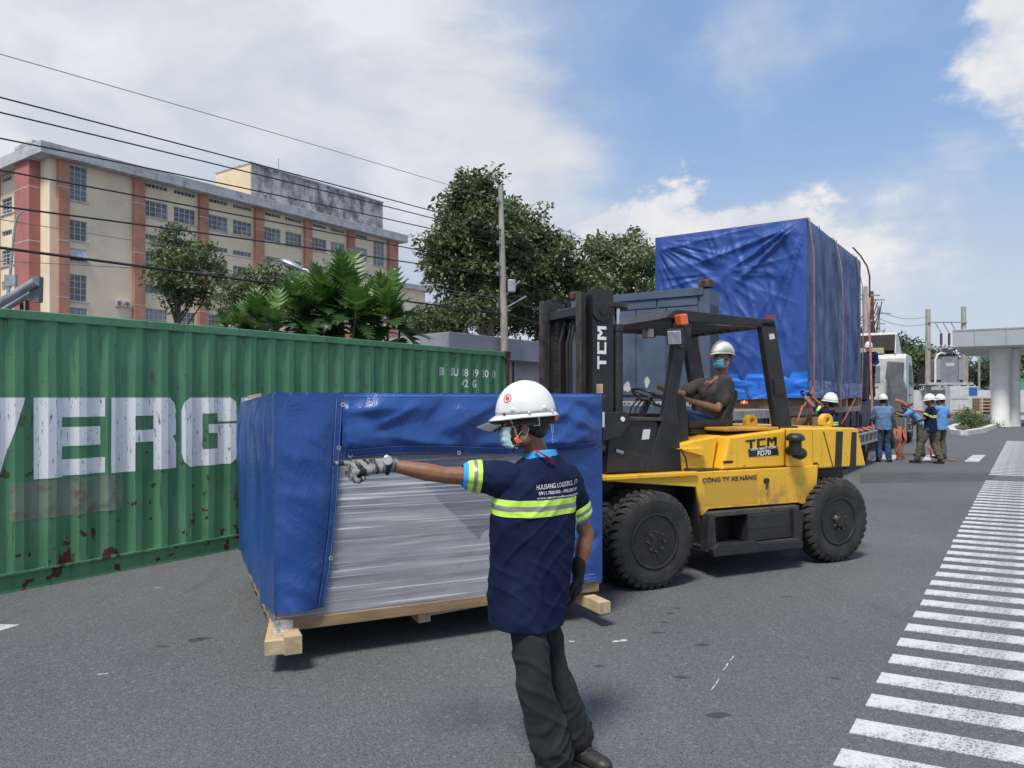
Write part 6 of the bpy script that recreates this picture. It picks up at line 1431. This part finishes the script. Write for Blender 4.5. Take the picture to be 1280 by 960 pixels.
        so = MB().pz([tuple((Vector((an.x,an.y,0))+ft @ Vector((.047*cos(a_)*(1 if sin(a_) > 0 else .85), .055+.135*sin(a_), 0))).xy) for a_ in [2*pi*i/20 for i in range(20)]], z0+.001, z0+.024).build('sole', M['sole'], o, 30)
    # shirt
    sh = MB()
    if shirt_rings: loft(sh, [(T_(c), Vector((rx,0,0)), Vector((0,ry,0))) for c, rx, ry in shirt_rings])
    else:
        z0 = j['pel'].z+(hem-.97); pc = j['pel']; dn = (j['pel']-j['wai']).normalized()
        loft(sh, [(j['nek']+Vector((0,0,.02)), Vector((.07,0,0)), Vector((0,.06,0))), (j['nek']+Vector((0,0,-.03)), Vector((.14*g_,0,0)), Vector((0,.08,0))), (j['sL'].lerp(j['sR'],.5)+Vector((0,0,-.05)), Vector((.19*g_,0,0)), Vector((0,.11,0))), (j['che'], Vector((.185*g_,0,0)), Vector((0,.13*g_,0))), (j['wai'], Vector((.17*g_,0,0)), Vector((0,.135*g_,0))), (pc, Vector((.178*g_,0,0)), Vector((0,.14*g_,0))), (pc+dn*(.97-hem), Vector((.178*g_,0,0)), Vector((0,.145*g_,0)))])
    for s_ in 'LR':
        S_, E_, W_ = j['s'+s_], j['e'+s_], j['w'+s_]; inn = S_+(j['che']+Vector((0,0,.08))-S_)*.25
        sh.cap(inn, S_.lerp(E_, .25), .078, .074)
        if long: sh.cap(S_, E_, .068, .055); sh.cap(E_, W_, .055, .042)
        else: sh.cap(S_, S_.lerp(E_, sleeve), .072, .068)
    def sdisp(co, n):
        return .010*noise.noise((co.x*6, co.y*6, co.z*3.5))+.009*max(0, ridge(co.x+co.z*.35, co.y, co.z*.35, 6)-.35)+(.010*max(0, ridge(co.x-co.z*.8, co.y, co.z*.7, 7)-.5))+.008*max(0, ridge(co.x*.4+3, co.y*.4, co.z+co.x*.5, 13)-.5)
    sm_ = remesh(sh, 'shirt', M[shirt], vox*.8 if fine else vox, 3 if fine else 4, sdisp); so_ = link('shirt', sm_, root)
    if tape and not shirt_rings:
        for (z0, z1, mm) in ((1.17,1.19,'hivis'),(1.19,1.21,'refl'),(1.21,1.235,'hivis')):
            dz_ = j['che'].z-1.28; ax_ = .155
            band(sm_, 'tape', M[mm], [((0,0,z0+dz_),(0,0,-1)),((0,0,z1+dz_),(0,0,1)),((ax_,0,0),(1,0,0)),((-ax_,0,0),(-1,0,0))], .004, so_)
        for s_ in 'LR':
            S_, E_ = j['s'+s_], j['e'+s_]; u = (E_-S_).normalized(); c0 = S_.lerp(E_, sleeve*.75); c1 = S_.lerp(E_, sleeve*.75)+u*.045
            band(sm_, 'sleeve_tape', M['hivis' if s_ == 'R' else 'hivis'], [(c0, -u), (c1, u), (S_.lerp(j['che'], .10), (j['che']-S_)*Vector((1,0,.0)))], .004, so_)
    if mask: facemask(hc, R, 1, root, M[mask])
    if cap_ == 'helmet': helmet(hc, R, 1, root, htilt, nseg=24)
    elif cap_ == 'cap':
        cb2 = MB(); cb2.ell(hc+R @ Vector((0,-.01,.055)), (.092,.112,.085), R, 20, 12); cb2.patch(lambda u, v: hc+R @ Vector(((u-.5)*.15, .09+.08*v*(1-(2*u-1)**2*.5), .035-.02*v)), 8, 4); cb2.build('cap', M['trailerblue'], root, 180)
    if gloves:
        gm = MB()
        for s_ in 'LR': hd, up_, lat = j['hd'+s_]; gm2 = MB(); hand(gm2, j['w'+s_]-hd*.015, hd, up_, lat, 1.03, curl, 1.15); link('glove', remesh(gm2, 'glove', M[gloves], vox*.5, 2), root)
    root['_j'] = 1; del root['_j']
    return root, j, hc, R, sm_, so_, T_

# --- foreground worker
fx, fy = -.62, .785; nL = P(716, HY, 3.36); loc1 = (nL.x, nL.y, 0)
D0 = 3.36
rings = [(P(x, y, 3.37), rx*1.04, ry) for x, y, rx, ry in ((676,570,.066,.062),(675,579,.105,.080),(673,588,.165,.10),(671,598,.195,.118),(669,622,.203,.13),(666,660,.203,.138),(664,700,.190,.142),(661,740,.180,.142),(658,795,.162,.145))]
wj = dict(hL=P(655,752,3.33), kL=P(668,852,3.24), aL=P(693,946,3.24), tL=P(670,953,3.17), hR=P(671,752,3.42), kR=P(695,846,3.42), aR=P(722,930,3.40), tR=P(743,938,3.33),
 pel=P(667,735,3.38), wai=P(664,700,3.38), che=P(668,640,3.38), nek=P(674,574,3.38), hea=P(656,532,3.36), sL=P(634,597,3.27), sR=P(707,600,3.48), eL=P(556,594,3.22), wL=P(489,582,3.18), eR=P(733,668,3.53), wR=P(723,716,3.50))
wj['aL'].z = .09; wj['tL'].z = .03; wj['aR'].z = .10; wj['tR'].z = .03
pr, j1, hc1, R1, sm1, so1, T1 = human('worker in navy polo and white helmet pointing left in front of the crate', loc1, (fx, fy), None, look=(-1,.10,-.05), vox=.008, hipr=.86, world=wj, trous='trousers', cap_=None, mask=None, hem=.66, fine=True, shirt_rings=rings, sleeve=.52, curl=(.35,.4,.45,.5), group=None,
    handdirs={'L': ((-1,0,.03),(0,-.5,.87),(0,.87,.5)), 'R': ((-.05,.05,-1),(.85,.2,0),(-.4,-.9,0))})
helmet(hc1, R1, 1.0, pr, -.02, True, True, 56)
facemask(hc1, R1, 1.0, pr, M['mask'])
qh = lambda x, y, z: hc1+R1 @ Vector((x, y, z))
MB().tube([qh(-.100,.062,.048), qh(-.086,.040,.0), qh(-.074,.030,-.048)], .0035, 6, flat=.5).tube([qh(-.098,-.062,.048), qh(-.090,-.02,.015), qh(-.076,.028,-.046)], .0035, 6, flat=.5).build('chin_strap', M['strapw'], pr)
MB().tube([qh(-.073,.032,-.040), qh(-.066,.045,-.085), qh(-.045,.055,-.112), qh(0,.055,-.122)], .006, 6, flat=.5).tube([qh(-.086,.012,.03), qh(-.080,.018,-.01), qh(-.074,.030,-.045)], .005, 6, flat=.5).build('lower_chin_strap', M['strapb'], pr)
MB().beam(qh(-.079,.036,-.048), qh(-.073,.026,-.072), .010, .022).build('strap_buckle', M['orangep'], pr, 30, .003)
MB().patch(lambda u, v: qh(.104*sin(-pi*.35-u*pi*1.3), -.012+.126*cos(-pi*.35-u*pi*1.3), .052-.048*v), 30, 4).build('harness_band', M['strapb'], pr, 180)
MB().box(-.008,.008,-.008,.008,-.012,.012).build('harness_knob', M['orangep'], pr, 0, .003); C.objects[-1].location = qh(-.02,-.142,.03)
MB().patch(lambda u, v: qh(-.094+.004*v, -.075+.03*u, .045-.045*v), 4, 4).build('harness_tab', M['strapw'], pr, 180)
# collar, lanyard
nk = T1(P(676,571,3.38)); nd = (hc1-nk).normalized()
rg = []
def col_(th, k): r = .072+.014*k; return nk+Vector((r*1.0*sin(th), r*.95*cos(th), .026-.040*k+.012*cos(th)*-1))
MB().patch(lambda u, v: col_(2*pi*u, v), 40, 4).build('collar', M['cyan'], so1, 180); C.objects[-1].modifiers.new('s','SOLIDIFY').thickness = .004
pbk = [T1(P(668,563,3.30)), T1(P(676,566,3.275)), T1(P(683,571,3.27)), T1(P(691,579,3.285))]
MB().tube(pbk, .007, 6, flat=.5).tube([T1(P(676,566,3.272)), T1(P(683,570,3.262)), T1(P(690,574,3.28)), T1(P(693,578,3.29))], .006, 6, flat=.5).build('lanyard', M['redcloth'], so1)
# tapes on torso and sleeves
for (z0, z1, mm) in ((1.160,1.184,'hivis'),(1.184,1.206,'refl'),(1.206,1.232,'hivis')):
    band(sm1, 'back_tape', M[mm], [((0,0,z0),(0,.06,-1)),((0,0,z1),(0,-.06,1)),((j1['sR'].x-.035,0,0),(1,0,.0)),((j1['sL'].x-.2,0,1.2),(-1,0,0))], .003, so1)
for s_, f0, segs in (('L', .34, ((.0,.020,'hivis'),(.020,.036,'refl'),(.036,.058,'hivis'),(.058,.10,'cyan'))), ('R', .34, ((.0,.022,'hivis'),(.022,.04,'refl'),(.04,.06,'hivis'),(.060,.12,'cyan')))):
    S_, E_ = j1['s'+s_], j1['e'+s_]; u = (E_-S_).normalized(); o0 = S_+u*((E_-S_).length*.52+.068-(.092 if s_ == 'L' else .085))
    for a_, b_, mm in segs:
        pl_ = [(o0+u*a_, -u), (o0+u*b_, u)]
        if s_ == 'R': pl_.append((S_+Vector((-.03,0,0)), Vector((-1,0,0))))
        band(sm1, 'sleeve_tape' if mm != 'cyan' else 'cuff', M[mm], pl_, .0035, so1)
def open_sleeve(me, co, no, test):
    bm = bmesh.new(); bm.from_mesh(me); fs = [f for f in bm.faces if test(f.calc_center_median())]
    gg = list({v for f in fs for v in f.verts})+list({e for f in fs for e in f.edges})+fs
    bmesh.ops.bisect_plane(bm, geom=gg, plane_co=co, plane_no=no)
    bmesh.ops.delete(bm, geom=[f for f in bm.faces if test(f.calc_center_median()) and (f.calc_center_median()-V3(co)).dot(V3(no)) > 0], context='FACES'); bm.to_mesh(me); bm.free()
zh = .655
open_sleeve(sm1, (0,0,zh), (0,.05,-1), lambda q: q.z < .85)
bm = bmesh.new(); bm.from_mesh(sm1)
for v in bm.verts:
    if v.co.z < .80: k_ = (.80-v.co.z)/.15; v.co.x += .010*k_*noise.noise((v.co.x*9, v.co.y*9, 2)); v.co.y += .016*k_*noise.noise((v.co.x*8, v.co.y*8, 5))
bm.to_mesh(sm1); bm.free(); so1.modifiers.new('solid', 'SOLIDIFY').thickness = .003
for s_, cut in (('L', .080), ('R', .078)):
    S_, E_ = j1['s'+s_], j1['e'+s_]; u = (E_-S_).normalized(); o0 = S_+u*((E_-S_).length*.52+.068-(.092 if s_ == 'L' else .085)); cc_ = o0+u*cut
    tst = lambda q, cc_=cc_, u=u: (q-cc_).dot(u) > -.02 and ((q-cc_)-u*(q-cc_).dot(u)).length < .10 and (q-cc_).dot(u) < .15
    open_sleeve(sm1, cc_, u, tst)
    for ch in [c for c in so1.children if c.name.startswith('cuff')]: open_sleeve(ch.data, cc_, u, tst)
# printing on the back
sv = BVHTree.FromPolygons([v.co.copy() for v in sm1.vertices], [tuple(p.vertices) for p in sm1.polygons])
def back_text(s, p0, p1, hgt, nm='back_print'):
    a, b = T1(p0), T1(p1); me = text_mesh(s, 1, M['whitel'], nm, bold=.003); wd = max(v.co.x for v in me.vertices); ht = max(v.co.y for v in me.vertices)
    for v in me.vertices:
        x = a.x+(b.x-a.x)*v.co.x/wd; z = a.z+(b.z-a.z)*v.co.x/wd+v.co.y/ht*hgt; h = sv.ray_cast(Vector((x,-1,z)), Vector((0,1,0)))[0]
        v.co = Vector((x, (h.y if h else -.12)-.004, z))
    link(nm, me, so1)
back_text('HUUSANG LOGISTICS., LTD', P(660,611,3.26), P(719,603.5,3.42), .021); back_text('0911.700.800 - 093.208.2089', P(664,617.5,3.26), P(718,611.5,3.42), .014); back_text('www.vanchuyenhuusang.com.vn', P(660,622.5,3.26), P(719,617,3.42), .010)
# gloves with separate fingers, watch
gl = MB(); w1 = T1(P(487,582,3.18)); L_ = lambda px, py, d: T1(P(px, py, d))
wl_, k1 = L_(482,582,3.18), None
for (ax_, ay_, dx_, bx_, by_, ex_, r0, r1) in ((481,579,3.20,441,579.5,3.19,.023,.017),(481,582,3.18,440,583,3.165,.023,.017),(481,585,3.165,441,587,3.145,.023,.016),(478,586,3.155,444,591,3.13,.020,.015)):
    gl.cap(L_(ax_,ay_,dx_), L_(bx_,by_,ex_), r0, r1)
def chain(pts, r): 
    for (a, b) in zip(pts, pts[1:]): gl.cap(a, b, r, r*.94, n=10)
chain([L_(441,579.5,3.195), L_(429,579,3.195), L_(418.5,579.5,3.195)], .0115)
chain([L_(441,583,3.175), L_(435,591,3.17), L_(441,598,3.165), L_(448,595,3.16)], .0125)
chain([L_(442,586,3.15), L_(437,594,3.145), L_(444,601,3.14), L_(451,597,3.14)], .0120)
chain([L_(446,590,3.13), L_(442,596,3.125), L_(448,602,3.12), L_(455,598,3.12)], .0108)
chain([L_(470,584,3.21), L_(458,592,3.215), L_(449,593,3.21)], .0135)
gl.cap(L_(493,582,3.18), L_(478,582,3.18), .031, .029)
link('glove', remesh(gl, 'glove', M['glove'], .0032, 2), pr)
hd, up_, lat = j1['hdR']; g2 = MB(); hand(g2, j1['wR'], hd, up_, lat, 1.04, (.35,.4,.45,.5), 1.15); g2.cap(j1['wR']-hd*.05, j1['wR'], .034, .032); link('glove', remesh(g2, 'glove', M['glove_b'], .0045, 2), pr)
wc = L_(484.5,575.5,3.135); wn = (T1(P(484.5,573,2.6))-wc).normalized(); Rw = frame_of(wn)
o = MB().lathe([(.021,-.004),(.021,.003),(.018,.005)], (0,0,0), 'y', 24).build('watch', M['watch'], pr, 40); o.location = wc; o.rotation_euler = Rw.to_euler()
MB().lathe([(.0175,.0052),(.001,.0052)], (0,0,0), 'y', 24).build('dial', M['dial'], o, 0)
ua = (j1['wL']-j1['eL']).normalized(); bs = MB(); cw_ = L_(486,582.5,3.178); e1 = ua.orthogonal().normalized(); e2 = ua.cross(e1)
bs.tube([cw_+e1*.036*cos(2*pi*i/20)+e2*.038*sin(2*pi*i/20) for i in range(21)], .009, 6, False, .5).build('watch_strap', M['strapb'], pr)
# shoe lace
MB().tube([L_(677,955,3.16), L_(673,950,3.14), L_(671,947,3.14), L_(673,946,3.14), L_(676,951,3.15)], .0025, 5).build('shoe_lace', M['strapb'], pr)

# --- driver
def KW(px, py, b): p = K.P3(px, py, b); return Vector((K.o[0]+p.x*K.a[0]+p.y*K.b[0], K.o[1]+p.x*K.a[1]+p.y*K.b[1], p.z))
rt0 = KW(890, 590, .88); rt0.z = .985
dj = dict(pel=KW(896,532,.88), wai=KW(896,515,.88), che=KW(893,492,.88), nek=KW(901,470,.88), hea=KW(903,449,.86), sL=KW(909,482,.70), sR=KW(874,481,1.08), eL=KW(897,511,.66), wL=KW(863,501,.72), eR=KW(853,493,1.12), wR=KW(832,488,1.08),
 hL=KW(893,533,.80), hR=KW(893,530,.98), kL=KW(858,524,.78), kR=KW(858,520,1.0), aL=KW(848,575,.78), aR=KW(850,572,1.0), tL=KW(840,582,.78), tR=KW(842,580,1.0))
dr_ = human('forklift driver in grey brown t-shirt, blue mask and white helmet', tuple(rt0), (-.906,-.423), None, look=(-.80,-.52,-.02), vox=.010, skin='skin_l', shirt='grey_tee', sleeve=.62, trous='jeans', cap_='helmet', mask='mask_b', world=dj, hem=.90, htilt=.12, curl=(1.0,1.0,1.0,1.0), lookup=(.12,0,1), group=None)
p0 = dr_[6]; c_ = dr_[1]
fr0 = c_['che']+Vector((0,.14,.10))
MB().tube([c_['nek']+Vector((-.06,.03,.0)), c_['che']+Vector((-.03,.125,.07)), c_['che']+Vector((0,.135,-.04)), c_['che']+Vector((.03,.125,.07)), c_['nek']+Vector((.06,.03,0))], .007, 6).build('red_neckline', M['tee_red'], dr_[5])
# --- crew beside the trailer
def Gp(px, d): p = P(px, HY, d); return (p.x, p.y, 0)
human('worker in navy hi-vis polo behind the forklift raising both arms to the straps', Gp(1037,13.7), (-.75,.66), dict(sL=(-.17,.04,1.40), sR=(.17,.04,1.40), eL=(-.24,.22,1.52), eR=(.22,.20,1.50), wL=(-.22,.40,1.72), wR=(.10,.38,1.72), hea=(0,.0,1.575)), look=(-.6,.75,.25), shirt='navy', sleeve=.6, trous='trousers', tape=True, gloves='glove_b', curl=(1,1,1,1), htilt=-.1)
human('worker in faded denim shirt and jeans standing with his back to the yard', Gp(1104,19.3), (.25,.95), dict(eL=(-.24,.06,1.13), wL=(-.16,.25,1.02), eR=(.25,.08,1.13), wR=(.14,.28,1.02), aR=(.13,-.05,.09), tR=(.22,.10,.03)), look=(.1,1,-.15), shirt='denim', long=True, trous='jeans', hem=.84, girth=1.08, gloves='glove_b')
human('worker in navy hi-vis polo and khaki trousers mid-stride to the left', Gp(1163,18.8), (-.72,.62), dict(hL=(-.09,.02,.88), hR=(.09,0,.88), kL=(-.11,.20,.49), aL=(-.12,.27,.10), tL=(-.13,.43,.04), kR=(.10,-.06,.48), aR=(.10,-.22,.10), tR=(.11,-.07,.03), eL=(-.22,.10,1.14), wL=(-.10,.30,1.06), eR=(.24,.08,1.14), wR=(.10,.32,1.08)), look=(-.9,.35,-.1), tape=True, sleeve=.6, trous='khaki', mask=None, hem=.80, gloves='glove_b')
human('worker in sky blue shirt behind the striding one, elbow out', Gp(1176,20.3), (-.45,.9), dict(eR=(.34,-.04,1.16), wR=(.20,.18,1.05), eL=(-.30,.20,1.28), wL=(-.48,.42,1.32), kL=(-.10,.06,.49)), look=(-.6,.7,-.1), shirt='skyblue', sleeve=.6, trous='khaki', gloves=None)
human('worker in sky blue shirt and dark cap leaning over the orange straps', Gp(1151,21.2), (-.9,.3), dict(pel=(0,-.02,.93), wai=(0,.08,1.06), che=(0,.20,1.20), nek=(0,.30,1.32), hea=(0,.40,1.42), sL=(-.17,.26,1.28), sR=(.17,.26,1.28), eL=(-.20,.46,1.16), wL=(-.14,.70,1.24), eR=(.20,.46,1.12), wR=(.12,.68,1.16)), look=(-.85,.3,-.3), shirt='skyblue', sleeve=.7, trous='khaki', cap_='cap', gloves='glove_b')
pz_ = P(1086, HY, 22.6); human('masked worker in dark clothes standing on the trailer neck behind the load', (pz_.x, pz_.y, 1.62), (-.6,-.8), dict(eL=(-.24,.05,1.14), wL=(-.20,.22,1.05)), look=(-.45,-.9,-.15), shirt='navy', long=True, trous='trousers', mask='strapw')
# loose orange straps
rs = random.Random(9)
for i in range(6):
    pts = [P(1118+i*2.6, 536+rs.uniform(-4,4), 19.9), P(1121+i*2.2+rs.uniform(-3,3), 550, 19.8), P(1124+rs.uniform(-5,5), 563, 19.7+rs.uniform(0,.4)), P(1125+rs.uniform(-4,7), 573, 19.8)]
    for q in pts: q.z = max(q.z, .02)
    ribbon3('loose_strap', pts, .07, M['orange'], 'loose orange strap in the bundle beside the denim-shirted worker, '+['leftmost one','second from the left','third from the left','third from the right','second from the right','rightmost one'][i], group='bundle of loose orange straps', axis=(.7,.2,.2))
ribbon3('loose_strap', [P(1119,500,20.4), P(1127,502,20.4), P(1133,507,20.5), P(1141,505,20.8)], .10, M['orange'], 'orange strap held up by the leaning worker', axis=(.1,.1,.9))
gq = [G(1175,573), G(1184,576.5), G(1196,576), G(1206,578.5)]
ribbon3('loose_strap', [q+Vector((0,0,.02+.02*(i % 2))) for i, q in enumerate(gq)], .16, M['orange'], 'orange strap lying on the asphalt at the feet of the striding worker', axis=(.2,.9,.1))
ribbon3('loose_strap', [P(1158,555,19.9), P(1163,563,19.9), P(1164,572,20.1), P(1170,576,19.9)], .07, M['orange'], 'orange strap dangling between the legs of the striding worker', axis=(.8,.1,.1))
